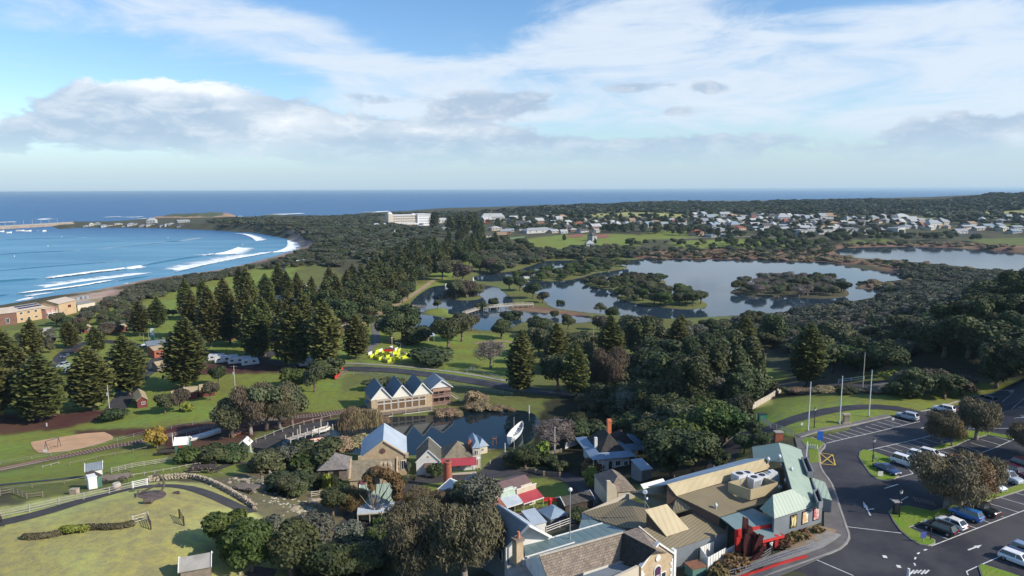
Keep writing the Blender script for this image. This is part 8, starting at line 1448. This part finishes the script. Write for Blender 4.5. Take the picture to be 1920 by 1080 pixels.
for k, q in enumerate(((150,574),(160,571),(168,570))): g_ = G(*q); r = T('silver_tank', ['left','middle','right'][k] + ' of three silver tanks on the white annex beside the beach blocks', 'tank', (g_.x, g_.y - 2, g_.z + 3.4)); mb = MB(); mb.tube((0,0,0),(0,0,1.6),1.1,1.1,14); mb.bl('drum', STEEL, r); mb = MB(); mb.tube((0,0,1.6),(0,0,2.0),1.1,.3,14); mb.bl('lid', STEEL, r)
# ---------------------------------------------------------------- park: shelters, maze, bridges, playground, road fences
def shelter(label, A, B, D, h=2.6, rm=GALV, n=4):
 a, c = G(*A), None; c = PZ(*B, a.z); f = Frame(a, c); r = T('picnic_shelter', label, 'shelter', a); mb = MB(); mb.slab([f.p(-.5,-.5, h), f.p(f.L + .5,-.5, h), f.p(f.L + .5, D, h + .8), f.p(-.5, D, h + .8)], .12); mb.build('roof', rm, r)
 for k in range(n):
  for y, hh in ((0, h),(D - .5, h + .6)): mb = MB(); mb.bar(f.p(f.L * k / (n - 1), y, -.3), f.p(f.L * k / (n - 1), y, hh),.16); mb.build('post', WOODP, r)
 mb = MB(); mb.fb(f, 1, f.L - 1, D - .8, D - .4,-.2,1.2); mb.build('back_wall', WOOD, r); return r
shelter('open picnic shelter with white roof behind the round hedge', (782,641),(814,640),4.5); shelter('long shelter with grey roof and orange end beside the playground', (662,596),(692,595),9,3.2); shelter('white roofed shelter partly hidden between two Norfolk pines', (998,643),(1020,644),4.5); shelter('low white roofed shelter behind the park oval', (842,490),(860,489),8,3.0); shelter('small grey roofed shelter beside the carriage road', (722,530),(735,529),6,2.6)
house('orange_hut', 'orange timber hut at the right end of the grey playground shelter', 'hut', (693,596),(700,594),6,3.0, 'gable', 1, 'y', .2, M('orange_timber_wall', (.32,.11,.05)), GALV); house('blue_shed', 'dark blue shed on the grass behind the ponds', 'shed', (877,487),(889,487),8,4.2, 'flat', 0, 'x', .2, M('navy_wall', (.05,.06,.14)), GREYR)
mz = T('yellow_maze', 'bright yellow walled garden maze on the lawn beside the coast road', 'maze', G(730,680)); fm = Frame(G(693,677), PZ(778,668,G(693,677).z)); V0_ = G(693,677); c0, c1, c2 = G(683,668), G(745,653), G(779,668); ex = (c2 - V0_);
M00, M10, M01 = G(727,681), G(779,667), G(684,668); e1 = M10 - M00; e2 = M01 - M00; e1.z = e2.z = 0; rr = random.Random(4)
for i in range(9):
 for j in range(9):
  for dr in (0,1):
   if rr.random() < (.22 if 0 < i < 8 and 0 < j < 8 else .62):
    a = M00 + e1 * (i / 8) + e2 * (j / 8); c = M00 + e1 * (min(8, i + 1) / 8 if dr else i / 8) + e2 * (j / 8 if dr else min(8, j + 1) / 8)
    if (c - a).length < .3: continue
    z_ = tz(a.x, a.y); mb = MB(); mb.bar((a.x, a.y, z_ + .6),(c.x, c.y, z_ + .6),.12,1.2); mb.build('maze_panel', YELP if rr.random() < .8 else TRIM, mz)
ct = M00 + e1 * .55 + e2 * .6; r = T('maze_tower', 'small dark lookout with red roof in the middle of the yellow maze', 'tower', (ct.x, ct.y, tz(ct.x, ct.y))); mb = MB(); [mb.box(x - .1, x + .1, y - .1, y + .1,-.2,2.2) for x in (-1.5,1.5) for y in (-1.2,1.2)]; mb.bl('posts', DWOOD, r); mb = MB(); mb.box(-1.8,1.8,-1.5,1.5,2.2,2.35); mb.bl('platform', DWOOD, r); mb = MB(); mb.box(-2,2,-1.6,-1.5,1.7,2.6); mb.bl('red_rail', REDP, r)
fence('road_fence', 'grey post and rail guard fence on the near side of the coast road', [(612,703),(680,703),(760,711),(850,725),(960,742)], 1.1,3.2,2, STEEL, .16); fence('road_fence', 'brown post and rail fence between the coast road and the lawn', [(650,672),(720,680),(800,690),(880,699),(960,711)], 1.0,3.2,2, WOOD, .14); fence('road_fence', 'second thin grey fence beyond the coast road traffic lane', [(610,686),(700,690),(800,701),(900,715),(980,729)], .9,4,2, STEEL, .08)
fence('pond_path_fence', 'white post fence along the shore road beside the boathouse', [(480,830),(530,810),(570,797),(620,785),(665,778)], 1.3,2.8,1, FN, .16); fence('boat_yard_fence', 'grey wire fence of thin posts behind the boats', [(350,822),(400,812),(450,802),(500,797)], 1.4,3,2, STEEL, .1, rail_w=.03)
fence('white_lawn_fence', 'white railing beside the weeping bare tree', [(875,700),(885,692),(900,700),(940,712)], 1.2,2.4,3, STEEL, .08); st = T('red_stair', 'bright red stair stringer on the embankment below the coast road', 'stair', G(632,712)); a, c = G(628,712) + Vector((0,0,.4)), G(643,700) + Vector((0,0,1.6)); mb = MB(); mb.bar(a, c, .3,1.4); mb.build('stringer', REDP, st)
for k in range(7): mb = MB(); q = a.lerp(c, k / 7); mb.box(q.x + .2, q.x + 2.0, q.y - .15, q.y + .15, q.z - .1, q.z - .02); mb.build('step', CONC, st)
def bridge(label, pts, w=2.0, z=4.6, mat=WOOD, rm=WOODP):
 P = [PZ(x, y, z) for x, y in pts]; r = T('footbridge', label, 'bridge', P[0])
 for a, c in zip(P[:-1], P[1:]):
  mb = MB(); mb.bar(a, c, w, .2); mb.build('deck', mat, r); d = (c - a).normalized(); s_ = Vector((-d.y, d.x, 0)); n = max(2, int((c - a).length / 3))
  for sg in (-1,1):
   mb = MB(); mb.bar(a + s_ * sg * w / 2 + Vector((0,0,1)), c + s_ * sg * w / 2 + Vector((0,0,1)),.1,.12); mb.bar(a + s_ * sg * w / 2 + Vector((0,0,.5)), c + s_ * sg * w / 2 + Vector((0,0,.5)),.06,.1); mb.build('rail', rm, r)
   for k in range(n + 1): q = a.lerp(c, k / n) + s_ * sg * w / 2; mb = MB(); mb.bar(q - Vector((0,0,2.6)), q + Vector((0,0,1.05)),.16); mb.build('post', rm, r)
 return r
bridge('dark timber footbridge between the gravel walk and the pond islet', [(760,577),(778,575.5),(796,576)]); bridge('cream timber footbridge crossing the channel right of the islet', [(905,577),(930,575),(960,572),(1000,571)], 2.6,4.8, WOODP, CREAM); bridge('low pale footbridge joining the grass islet and the channel bridge', [(870,588),(905,577)], 2,4.2, WOODP, WOODP)
pg = T('adventure_playground', 'pale timber climbing frame and walkways behind the lone pine', 'playground', G(660,620)); rr = random.Random(12)
for k in range(22): q = G(636 + rr.random() * 40,600 + rr.random() * 28) - pg.location; h_ = rr.uniform(1.5,4.5); mb = MB(); mb.bar(q, q + Vector((0,0, h_)),.3); mb.bl('post', WOODP, pg); q2 = q + Vector((rr.uniform(-5,5), rr.uniform(-4,4),0)); mb = MB(); mb.bar(q + Vector((0,0, h_ * .8)), q2 + Vector((0,0, h_ * .8)),.35,.25); mb.bl('beam', WOODP, pg)
drape('play_sand', smooth_closed(zpoly([(628,628),(640,600),(672,596),(690,604),(672,622),(650,632)])), SANDM, .12,3)
r = T('orange_play_slide', 'orange timber play structure by the far pond trees', 'playground', G(950,488)); mb = MB(); mb.box(-8,2,-2,2,0,2.5); mb.bl('platform', M('orange_yellow', (.55,.30,.10)), r); mb = MB(); mb.box(2,8,-1.5,1.5,0,4); mb.bl('tower', M('orange_yellow2', (.5,.26,.08)), r)
boat('paddle_boat', 'white paddle boat on the channel beside the lake peninsula', (979,524),(992,523),5, LAKE_Z, TRIM, WHITEW, None, 1.6,2); boat('paddle_boat', 'white boat moored at the head of the pond', (835,538),(841,536),3.5, LAKE_Z, TRIM, WHITEW, None, 1.4,1); r = T('swan_marker', 'small white upright marker on the lawn by the upper pond', 'marker', G(887,527)); mb = MB(); mb.tube((0,0,0),(0,0,3),.7,.3,8); mb.bl('body', TRIM, r); mb = MB(); mb.box(-1,1,-1,1,-.1,.3); mb.bl('base', CONC, r)
# ---------------------------------------------------------------- reed belts
V, F = None, None
# ---------------------------------------------------------------- islands and breakwater
def rock_island(name, label, px, zt, veg=True, seed=0):
 L_ = spline([PZ(a, c, 0)[:2] for a, c in px], 12); poly = np.array([tuple(q) for q in L_]); x0, y0 = poly.min(0); x1, y1 = poly.max(0); st = max((x1 - x0) / 90,3.5); gx, gy = np.meshgrid(np.arange(x0 - 9, x1 + 9, st), np.arange(y0 - 9, y1 + 9, st)); d = -sdist(poly, gx, gy); e = np.clip(d / 16,-1,1)
 e2 = np.clip(d / max(d.max(),1),0,1) ** .5; h = zt * np.where(d > 0, e2, np.clip(e, -.5,0)) * (1 + .45 * vnoise(gx, gy, .012, seed)) + vnoise(gx, gy, .16, seed + 1) * 1.3 * (d > 0) - .3; h = np.where(d < -6,-3, h)
 ny, nx = gx.shape; idx = np.arange(nx * ny).reshape(ny, nx); q = np.stack([idx[:-1, :-1], idx[:-1,1:], idx[1:, 1:], idx[1:, :-1]], -1).reshape(-1,4); k = (h.ravel()[q] > -1.5).any(1); r = T(name, label, 'island', (float(x0 + x1) / 2, float(y0 + y1) / 2,0)); V = np.stack([gx.ravel(), gy.ravel(), h.ravel()], -1) - np.array(r.location)
 flat = (d > .28 * d.max()).ravel()[q[k]].all(1) & (vnoise(gx, gy, .09,4).ravel()[q[k][:, 0]] > -.5); me = raw_mesh('rock', V, q[k], [M('orange_cliff_rock', (.42,.25,.14),(.22,.15,.10),.08, rough=.95, bump=.8, bscale=.3, detail=8, bdist=1), M('island_grass', (.075,.095,.035),(.05,.065,.028),.06, rough=.95)], midx=flat.astype(int)); ob('rock', me, r); return r
rock_island('rocky_island', 'long rocky island with green top off the end of the beach', [(276,411.5),(300,409),(360,406),(400,404),(435,404),(442,407),(430,410.5),(400,412.5),(340,413),(300,412.8),(276,411.5)], 13, seed=2); rock_island('rocky_islet', 'small orange rocky islet right of the long island', [(470,410),(490,407.5),(525,406.5),(546,408),(540,411),(510,412),(480,411.5),(470,410)], 8, seed=5)
bw = T('breakwater', 'long stone breakwater with a walkway at the left edge of the bay', 'breakwater', PZ(60,430,0)); P0_, P1_ = PZ(-80,434.5,0), PZ(134,421.5,0); mb = MB(); mb.bar(P0_ + Vector((0,0,1)), P1_ + Vector((0,0,1)),16,5.5); mb.build('stone_base', M('breakwater_stone', (.36,.28,.21),(.26,.20,.155),.15, rough=.95, bump=.5), bw); mb = MB(); mb.bar(P0_ + Vector((0,4,5)), P1_ + Vector((0,4,5)),4,2.6); mb.build('upper_walkway', CONC, bw)
for k in range(8): q = P0_.lerp(P1_, .3 + k * .08); mb = MB(); mb.tube(q + Vector((0,0,3)), q + Vector((0,0,15)),.5,.3,6); mb.build('lamp_post', STEEL, bw)
bpx = [(-5,436,13),(12,438,10),(30,434.5,16),(47,435,12),(80,435,6)]
for k, (bx_, by_, w_) in enumerate(bpx):
 boat('fishing_boat', None, (bx_, by_),(bx_ + w_, by_ - .4),4,0, TRIM, WHITEW, None, 2.6,1); r = [o for o in COL.objects if o.name.startswith('fishing_boat')][-1]; r['label'] = ['white boat at the very left end of the breakwater','second white boat along the breakwater from the left','largest white boat moored under the breakwater','white boat right of the largest one by the breakwater','small white boat nearest the breakwater head'][k]
for k, (bx_, by_) in enumerate(((116,444),(90,462),(27,481),(71,433),(87,434),(455,459),(315,446))): r = T('mooring_buoy', None, 'buoy', PZ(bx_, by_, 0), 'mooring buoys in the bay'); AUTO.append((r, 'white mooring buoy', r.location)); mb = MB(); mb.tube((0,0,-.5),(0,0,.9),.6,.4,8); mb.bl('float', TRIM, r); mb = MB(); mb.tube((0,0,.9),(0,0,1.6),.1,.06,5); mb.bl('mast', STEEL, r)
# ---------------------------------------------------------------- harbour sheds, town, hotel
HV = {}
def far_house(px, py, w, h, roofm, wall, rng, cat='house', group='houses of the town', desc=None, z=None, D=None, rise=None, kind=None):
 g_ = G(px, py); u = mpp(g_); L = w * u; D = D or min(L, 14) * rng.uniform(.7,1.0); hh = h * u; th = rng.uniform(.0,.9); kind = kind or rng.choice(['gable', 'hip', 'gable']); rise = rise if rise is not None else hh * rng.uniform(.35,.6); hh = hh * (.62 if rise else .9)
 r = T('far_house' if cat == 'house' else 'far_building', None, cat, g_, group, th); o = Vector((0,0,0)); f = Frame((-L / 2,0,0),(L / 2,0,0)); mb = MB(); mb.box(-L / 2, L / 2,0, D, -2, hh); mb.bl('wall', wall, r); mb = MB()
 for P in roof_polys(kind, L, D, hh + .05, rise, .5, 'x'): mb.slab([(q[0] - L / 2, q[1], q[2]) for q in P], .25)
 mb.bl('roof', roofm, r); n = max(1, int(L / 5))
 for k in range(min(n, 4)): x = -L / 2 + L * (k + .5) / min(n, 4); mb = MB(); mb.box(x - .8, x + .8,-.06,.0, hh * .35, hh * .75); mb.bl('window', GLASS, r)
 AUTO.append((r, desc, g_)); return r
FW = [M('far_white_wall', (.48,.47,.45)), M('far_cream_wall', (.52,.45,.34)), M('far_pink_wall', (.42,.30,.23)), M('far_grey_wall', (.34,.34,.34)), M('far_brick_wall', (.28,.15,.10))]; FR = [(M('far_grey_roof', (.30,.32,.34), rough=.95, spec=.12), 'grey'),(M('far_white_roof', (.42,.43,.43), rough=.95, spec=.12), 'white'),(M('far_red_roof', (.24,.09,.065), rough=.95, spec=.12), 'red'),(M('far_dark_roof', (.10,.095,.10), rough=.95, spec=.12), 'dark'),(M('far_blue_roof', (.26,.32,.37), rough=.95, spec=.12), 'pale blue'),(M('far_tan_roof', (.34,.24,.16), rough=.95, spec=.12), 'tan')]
rng = random.Random(21); spots = []
def town(x0, x1, ya, yb, n, ws=(13,26), hs=(7,11), wr=(0,1,1,1,2,3,4,0,0,1,5,3,1,0)):
 k = 0; tries = 0
 while k < n and tries < n * 30:
  tries += 1; t = rng.random(); px = x0 + (x1 - x0) * rng.random(); py = ya + (yb - ya) * rng.random(); w = rng.uniform(*ws) * .85
  if any(abs(px - a) < (w + c) * .42 and abs(py - b2) < 4.2 for a, b2, c in spots): continue
  spots.append((px, py, w)); ri = rng.choice(wr); wi = rng.choice((0,0,0,1,1,3,2,4)); far_house(px, py, w, rng.uniform(*hs) * .85, FR[ri][0], FW[wi], rng, desc='%s-walled house with %s roof' % (['white', 'cream', 'pink', 'grey', 'brick'][wi], FR[ri][1])); k += 1
town(910,1060,410,424,9); town(1040,1150,416,430,10,(12,28)); town(1100,1330,412,428,19,(13,28)); town(1300,1420,405,422,14); town(1340,1440,418,436,11,(14,30)); town(1400,1560,408,422,27,(12,24)); town(1440,1600,420,436,21,(14,28)); town(1560,1720,410,422,14,(14,26)); town(1600,1700,425,440,8,(16,30)); town(1690,1790,415,432,14,(14,26)); town(1800,1930,412,440,16,(16,32)); town(950,1130,432,438,10,(14,26),(6,8)); town(700,800,428,440,4,(10,20)); town(880,960,430,452,6,(14,26))
for (px_, py_, w_, h_, wi, ri, nm) in ((925,416,44,15,0,1,'long white arched market hall'),(1012,437,60,9,0,0,'long low white pavilion beside the tennis courts'),(1312,442,26,10,2,2,'pavilion with bright red roof beside the oval'),(1107,463,16,10,3,1,'grey equipment shed below the dark lookout tower'),(1115,452,14,16,3,3,'dark lookout tower building in the park'),(1530,440,70,15,0,1,'long school building with white flat roof'),(1610,440,66,20,0,1,'large white school hall with terraces'),(1690,440,60,22,0,0,'wide white school building nearest the lake'),(1270,398,12,5,0,1,'white lookout building with mast on the green ridge'),(1137,391,16,4,1,1,'lone flat building on the clifftop'),(1350,445,40,7,3,0,'low grey stand beside the oval'),(1755,428,40,14,0,0,'modern white house row by the wide road'),(1695,413,34,11,0,1,'bright white house on the green paddock'),(1470,416,24,14,0,1,'tall white house above the red roofs'),(1380,430,22,14,4,4,'blue glass-fronted house in the town')):
 far_house(px_, py_, w_, h_, FR[ri][0], FW[wi], rng, 'building', 'larger buildings of the town', nm, kind='flat' if 'flat' in nm or 'school' in nm else 'hip')
for k in range(16): far_house(163 + k * 11.5 + rng.uniform(-3,3),425.5 - (k % 3) * 2.0, rng.uniform(6,14), rng.uniform(3,5), FR[rng.choice((0,1,1,3))][0], FW[rng.choice((0,3,1))], rng, 'building', 'sheds of the harbour', 'low harbour shed', kind='hip')
far_house(283,419,16,9,FR[1][0],FW[0],rng,'building','sheds of the harbour','two-storey white harbour clubhouse'); far_house(345,417,22,4,FR[0][0],FW[3],rng,'building','sheds of the harbour','long low grey harbour shed')
far_house(545,416,12,3,FR[1][0],FW[0],rng,'building','sheds of the harbour','small white clifftop hut'); far_house(731,440,10,5,FR[1][0],FW[1],rng,'house','houses of the town','small cream house in the woods below the hotel')
HW_ = M('hotel_white', (.72,.71,.69)); HS_ = M('hotel_sand', (.56,.49,.40)); ho = T('white_hotel', 'large white and sandstone hotel with a domed corner tower above the woods', 'hotel', G(765,427)); o = G(728,425); u = mpp(o) * 1.12; fh = Frame(o, o + Vector((1,.62,0))); Lh = fh.L
def hb(n, x0, x1, y0, y1, z0, z1, m): mb = MB(); mb.fb(fh, x0 * u, x1 * u, y0, y1, z0 * u, z1 * u); return mb.build(n, m, ho)
hb('sandstone_wing', 8,52,0,26,-2,18, HS_); hb('white_wing', 52,76,-4,26,-2,19, HW_); hb('side_wing', 76,82,0,22,-2,12, HW_); hb('podium', -5,56,-16,0,-4,5, HW_); hb('left_podium', -22,0,-10,10,-2,6, HW_); hb('corner_tower', 0,9,-2,10,-2,21, HS_); hb('roof', 8,52,-1,27,18.0,19, HW_); hb('roof', 52,76.3,-5,27,19.01,20, HW_)
mb = MB(); c = fh.p(4.5 * u, 4,21 * u); [mb.tube(c + Vector((0,0, k * .9 * u)), c + Vector((0,0,(k + 1) * .9 * u)),4.6 * u * math.cos(k * .38),4.6 * u * math.cos((k + 1) * .38),14) for k in range(4)]; mb.build('dome', HW_, ho); mb = MB(); c = fh.p(47 * u, 4,18.5 * u); [mb.tube(c + Vector((0,0, k * .8 * u)), c + Vector((0,0,(k + 1) * .8 * u)),3.2 * u * math.cos(k * .38),3.2 * u * math.cos((k + 1) * .38),12) for k in range(4)]; mb.build('dome', HW_, ho)
for fl in range(4):
 for k in range(10): mb = MB(); x = (10 + k * 4.2) * u; z_ = (2.2 + fl * 4.1) * u; mb.fb(fh, x, x + 2.2 * u, -.12,-.01, z_ + 1.0, z_ + 2.2 * u); mb.build('window', GLASS, ho)
 mb = MB(); mb.fb(fh, 9 * u, 52 * u, -1.4,-.13,(1.8 + fl * 4.1) * u, (2.5 + fl * 4.1) * u); mb.build('balcony', HW_, ho)
 for k in range(6): mb = MB(); x = (54 + k * 3.6) * u; z_ = (2.2 + fl * 4.3) * u; mb.fb(fh, x, x + 2.2 * u, -4.12,-4.01, z_ + .6, z_ + 2.0 * u); mb.build('window', M('hotel_blue_glass', (.16,.28,.40), rough=.2), ho)
for k in range(11): mb = MB(); x = (-2 + k * 5) * u; mb.fb(fh, x, x + 2.6 * u, -16.12,-16.01,-.5 * u, 3.2 * u); mb.build('window', GLASS, ho)
far_house(830,418,20,9,FR[1][0],FW[0],rng,'building','larger buildings of the town','white hotel annex right of the domed hotel'); far_house(838,430,20,8,FR[3][0],FW[0],rng,'building','larger buildings of the town','dark roofed white house below the hotel annex')
g_ = G(913,418); u = mpp(g_); r = T('tower_crane', 'red and white crane jib leaning above the town edge', 'crane', g_); mb = MB(); a = Vector((0,0,0)); c = Vector((10 * u, 0,26 * u))
for k in range(4): off = Vector(((k % 2 - .5) * 2.2,(k // 2 - .5) * 2.2,0)); mb.bar(a + off, c + off * .5,.35)
for k in range(9): t0, t1 = k / 9,(k + 1) / 9; mb.bar(a.lerp(c, t0) + Vector((-1,0,0)), a.lerp(c, t1) + Vector((1,0,0)),.3)
mb.bl('jib', M('crane_paint', (.45,.16,.14),(.6,.5,.45),.2), r); mb = MB(); mb.box(-3,3,-2,2,-1,4); mb.bl('cab', REDP, r)
pole(1309,405,392,'tall thin mast on the green ridge above the town','mast','mast',STEEL,.6); pole(1114,440,420,'tall thin pole in the middle of the sports fields','mast','mast',STEEL,.4); pole(1620,425,405,'tall thin mast behind the school buildings','mast','mast',STEEL,.4)
# ---------------------------------------------------------------- people
SKIN = M('skin', (.42,.26,.18), rough=.6); HAIRM = M('dark_hair', (.03,.02,.015))
def person(px, py, label, top, legs, stride=.35, rz=0.0, arm=.25, z=None):
 g_ = G(px, py) if z is None else PZ(px, py, z); r = T('person', label, 'person', g_, None, rz); s = stride
 verts = [(0,0,.95),(0,0,1.2),(0,0,1.42),(0,0,1.52),(.02,0,1.66),(.0,.1,.9),(s * .5,.1,.5),(s * .55,.1,.06),(s * .55 + .15,.1,.04),(0,-.1,.9),(-s * .2,-.1,.5),(-s * .75,-.1,.08),(-s * .75 + .14,-.1,.04),(0,.2,1.4),(-arm * .6,.24,1.15),(-arm * .2,.24,.9),(0,-.2,1.4),(arm * .5,-.24,1.15),(arm, -.24,.95)]
 edges = [(0,1),(1,2),(2,3),(3,4),(0,5),(5,6),(6,7),(7,8),(0,9),(9,10),(10,11),(11,12),(2,13),(13,14),(14,15),(2,16),(16,17),(17,18)]; rad = [.15,.14,.16,.06,.11,.1,.07,.05,.04,.1,.07,.05,.04,.07,.05,.035,.07,.05,.035]
 me = bpy.data.meshes.new('body'); me.from_pydata(verts, edges, []); me.materials.append(legs); o = ob('body', me, r); md = o.modifiers.new('skin', 'SKIN'); me.skin_vertices[0].data[0].use_root = True
 for k, v_ in enumerate(me.skin_vertices[0].data): v_.radius = (rad[k], rad[k])
 o.modifiers.new('sub', 'SUBSURF').levels = 1; mb = MB(); mb.tube((0,0,.93),(0,0,1.25),.175,.17,12); mb.tube((0,0,1.25),(0,0,1.47),.17,.13,12); [mb.tube((0, sg * .2,1.42),(-arm * .4 * sg, sg * .25,1.12),.085,.07,8) for sg in (-1,1)]; mb.bl('shirt', top, r, smooth=True)
 V, F = ico(2); mb = MB(); mb.add([Vector(v_) * .105 + Vector((.03,0,1.66)) for v_ in V], [tuple(q) for q in F]); mb.add([Vector(v_) * .02 + Vector((.135,0,1.65)) for v_ in V], [tuple(q) for q in F]); mb.bl('head', SKIN, r, smooth=True); mb = MB(); mb.add([Vector(v_) * .115 + Vector((.0,0,1.70)) for v_ in V], [tuple(q) for q in F]); mb.bl('hair', HAIRM, r, smooth=True); return r
TW = M('white_cloth', (.7,.7,.7)); TDk = M('dark_cloth', (.03,.03,.035)); person(1445,1036,'person in white top and dark trousers walking out of the red entrance',TW,TDk,.45,-1.2); person(629,1020,'person in white shirt walking in the shaded lane',TW,TDk,.3,1.0); person(634,1019,'second person with pale top beside the one in white',M('grey_cloth', (.35,.35,.38)),TDk,.2,1.0); person(3,988,'person in dark clothes walking on the path at the left edge',TDk,TDk,.35,.3)
# ---------------------------------------------------------------- the air: one even box of pale haze round everything
mb = MB(); mb.box(-62000,62000,-7500,62000,-4,76); hm = bpy.data.materials.new('haze'); hm.use_nodes = True; nt = hm.node_tree; nt.nodes.clear(); v = nt.nodes.new('ShaderNodeVolumePrincipled'); v.inputs['Density'].default_value = .00006; v.inputs['Color'].default_value = (.62,.85,1,1); v.inputs['Anisotropy'].default_value = .2
o_ = nt.nodes.new('ShaderNodeOutputMaterial'); nt.links.new(v.outputs[0], o_.inputs['Volume']); tag(mb.build('haze', hm), kind='stuff')
# ---------------------------------------------------------------- labels for the many alike things, from what they stand by
LM = [(30,790,'the leftmost big pines'),(190,790,'the power pole lawn'),(262,766,'the long maroon cabin'),(345,730,'the tall central pine'),(130,830,'the sand pit'),(295,840,'the railway bend'),(400,868,'the green hut'),(480,800,'the boat yard'),(610,700,'the red stair'),(440,680,'the parked caravans'),(500,690,'the dark pine row'),(290,645,'the green and white sign'),(60,600,'the brown beach block'),(140,590,'the beige beach blocks'),(220,620,'the lawn cabin'),(350,560,'the dune lawn'),(240,550,'the near beach'),
 (470,510,'the long dune'),(560,570,'the camping ground'),(560,480,'the crescent beach'),(620,470,'the dune car park'),(665,590,'the grey playground shelter'),(668,670,'the lone pine'),(730,665,'the yellow maze'),(797,640,'the white picnic shelter'),(750,590,'the gravel walk'),(715,560,'the park lawn'),(800,525,'the upper gravel walk'),(845,600,'the grass islet'),(880,560,'the pond islet'),(850,490,'the white low shelter'),(930,575,'the channel bridge'),(920,520,'the upper pond'),(700,500,'the start of the avenue'),(800,460,'the middle of the avenue'),(880,450,'the end of the avenue'),
 (765,425,'the white hotel'),(925,415,'the market hall'),(1010,440,'the low pavilion'),(1080,445,'the red sports courts'),(1110,450,'the lookout tower'),(1150,425,'the town centre houses'),(1250,425,'the dark town wood'),(1310,445,'the red roofed pavilion'),(1380,425,'the town crossroads'),(1450,415,'the red roofed houses'),(1530,435,'the school'),(1610,435,'the school hall'),(1690,435,'the lakeside school building'),(1740,420,'the modern white houses'),(1830,435,'the wide town road'),(1900,420,'the far right fields'),(1640,410,'the green paddock'),
 (1060,505,'the lake peninsula'),(1170,525,'the small lake island'),(1240,565,'the near lake island'),(1480,545,'the broad lake island'),(1660,535,'the reed spit'),(1300,478,'the far lake shore'),(1600,490,'the strip between the lakes'),(1750,500,'the far lake'),(1650,460,'the far lake reeds'),(1000,600,'the reedy channel'),(1125,600,'the lakeside bank'),(1250,620,'the near lake shore'),(1400,610,'the right lake shore'),(1550,620,'the grey bushland'),(1700,600,'the bushland slope'),(1850,620,'the dark hillside'),(1940,620,'the right edge hillside'),
 (920,690,'the weeping bare tree'),(980,720,'the coast road pine'),(1060,730,'the shaded park pines'),(1010,660,'the hidden white shelter'),(1160,720,'the small sunny lawn'),(1145,680,'the park centre'),(1280,690,'the pine above the wood'),(1290,780,'the dense wood'),(1380,750,'the paling fence'),(1512,715,'the side road pine'),(1600,690,'the hillside path'),(1720,745,'the lawn shrubs'),(1200,800,'the wood edge'),(1270,850,'the villa wood'),(1360,840,'the curved driveway'),(1420,840,'the green museum roof'),
 (740,800,'the boathouse'),(680,800,'the boathouse reeds'),(880,775,'the far pond bank'),(950,770,'the right pond bank'),(720,850,'the limestone warehouse'),(620,890,'the timber shed'),(700,920,'the stone cottage'),(805,880,'the white chapel'),(860,870,'the red verandah cottage'),(840,910,'the brick chimney'),(980,870,'the lifeboat'),(1040,840,'the bare tree'),(1100,870,'the villa'),(1100,830,'the red roofed shed'),(540,870,'the pond inlet'),(500,900,'the rocky slope'),(550,930,'the slope path'),(440,1050,'the green thicket'),(530,1060,'the thicket edge'),(620,1050,'the shaded lane'),(700,1000,'the green roofed cottage'),(790,970,'the shop backs'),(860,1060,'the big she-oaks'),(740,1060,'the shaded lawn'),(920,960,'the shops'),(1000,950,'the red awning shop'),(1030,980,'the blue roofed shed'),(1090,970,'the globe lamp'),
 (1350,1070,'the steel cabinet'),(1400,1060,'the steel sculpture'),(1490,1010,'the cafe posters'),(1540,990,'the cafe corner'),(1790,930,'the car park tree'),(1780,830,'the island trees'),(1900,850,'the right car park edge'),(1700,890,'the left grass island'),(1440,720,'the lawn below the wood'),(60,435,'the breakwater'),(200,425,'the harbour sheds'),(340,415,'the harbour end'),(120,450,'the bay'),(600,420,'the dune wood'),(900,395,'the clifftop'),(1300,385,'the ridge'),(1700,380,'the far hills')]
LMa = np.array([(a, c) for a, c, _ in LM], float); groups = {}
for o, d, loc in AUTO:
 p_ = proj(loc); w_ = np.array([1.0,1.6 if p_[1] > 500 else 3.0]); k = int(np.argmin((((LMa - p_) * w_) ** 2).sum(1))); lx, ly, nm = LM[k]; d = d or 'building'; groups.setdefault((k, d), []).append((p_[0], p_[1], o))
ORD = ['first', 'second', 'third', 'fourth', 'fifth', 'sixth', 'seventh', 'eighth', 'ninth', 'tenth', 'eleventh', 'twelfth', 'thirteenth', 'fourteenth', 'fifteenth', 'sixteenth', 'seventeenth', 'eighteenth', 'nineteenth', 'twentieth', 'twenty-first', 'twenty-second', 'twenty-third', 'twenty-fourth', 'twenty-fifth', 'twenty-sixth', 'twenty-seventh', 'twenty-eighth', 'twenty-ninth', 'thirtieth']
GN_ = 0
GR = []
for (k, d), L_ in groups.items():
 n = len(L_); nb = 1 if n <= 14 else 2 if n <= 32 else 4
 if nb == 1: GR.append((k, d, '', L_)); continue
 L_.sort(key=lambda t: -t[1]); q = -(-n // nb)
 for j in range(nb): GR.append((k, d, (['nearer row ', 'farther row '] if nb == 2 else ['nearest row ', 'second row ', 'third row ', 'farthest row '])[j], L_[j * q:(j + 1) * q]))
for k, d, rw, L_ in GR:
 L_.sort(key=lambda t: t[0]); nm = (rw + 'by ' if rw else '') + LM[k][2]; n = len(L_)
 for i, (x, y, o) in enumerate(L_):
  if n == 1: o['label'] = d + (' in ' if rw else ' near ') + nm
  elif n == 2: o['label'] = ('left' if i == 0 else 'right') + ' ' + d + ' of two' + (' in ' if rw else ' near ') + nm
  elif i == 0: o['label'] = 'leftmost ' + d + (' in ' if rw else ' near ') + nm
  elif i == n - 1: o['label'] = 'rightmost ' + d + (' in ' if rw else ' near ') + nm
  else: o['label'] = d + (' in ' if rw else ' near ') + nm + ', ' + (ORD[i] if i < 30 else 'number %d' % (i + 1)) + ' from left'
for o in COL.objects:
 if '_f' in o.keys(): del o['_f']
print('labels', len(AUTO), 'objects', len(COL.objects))
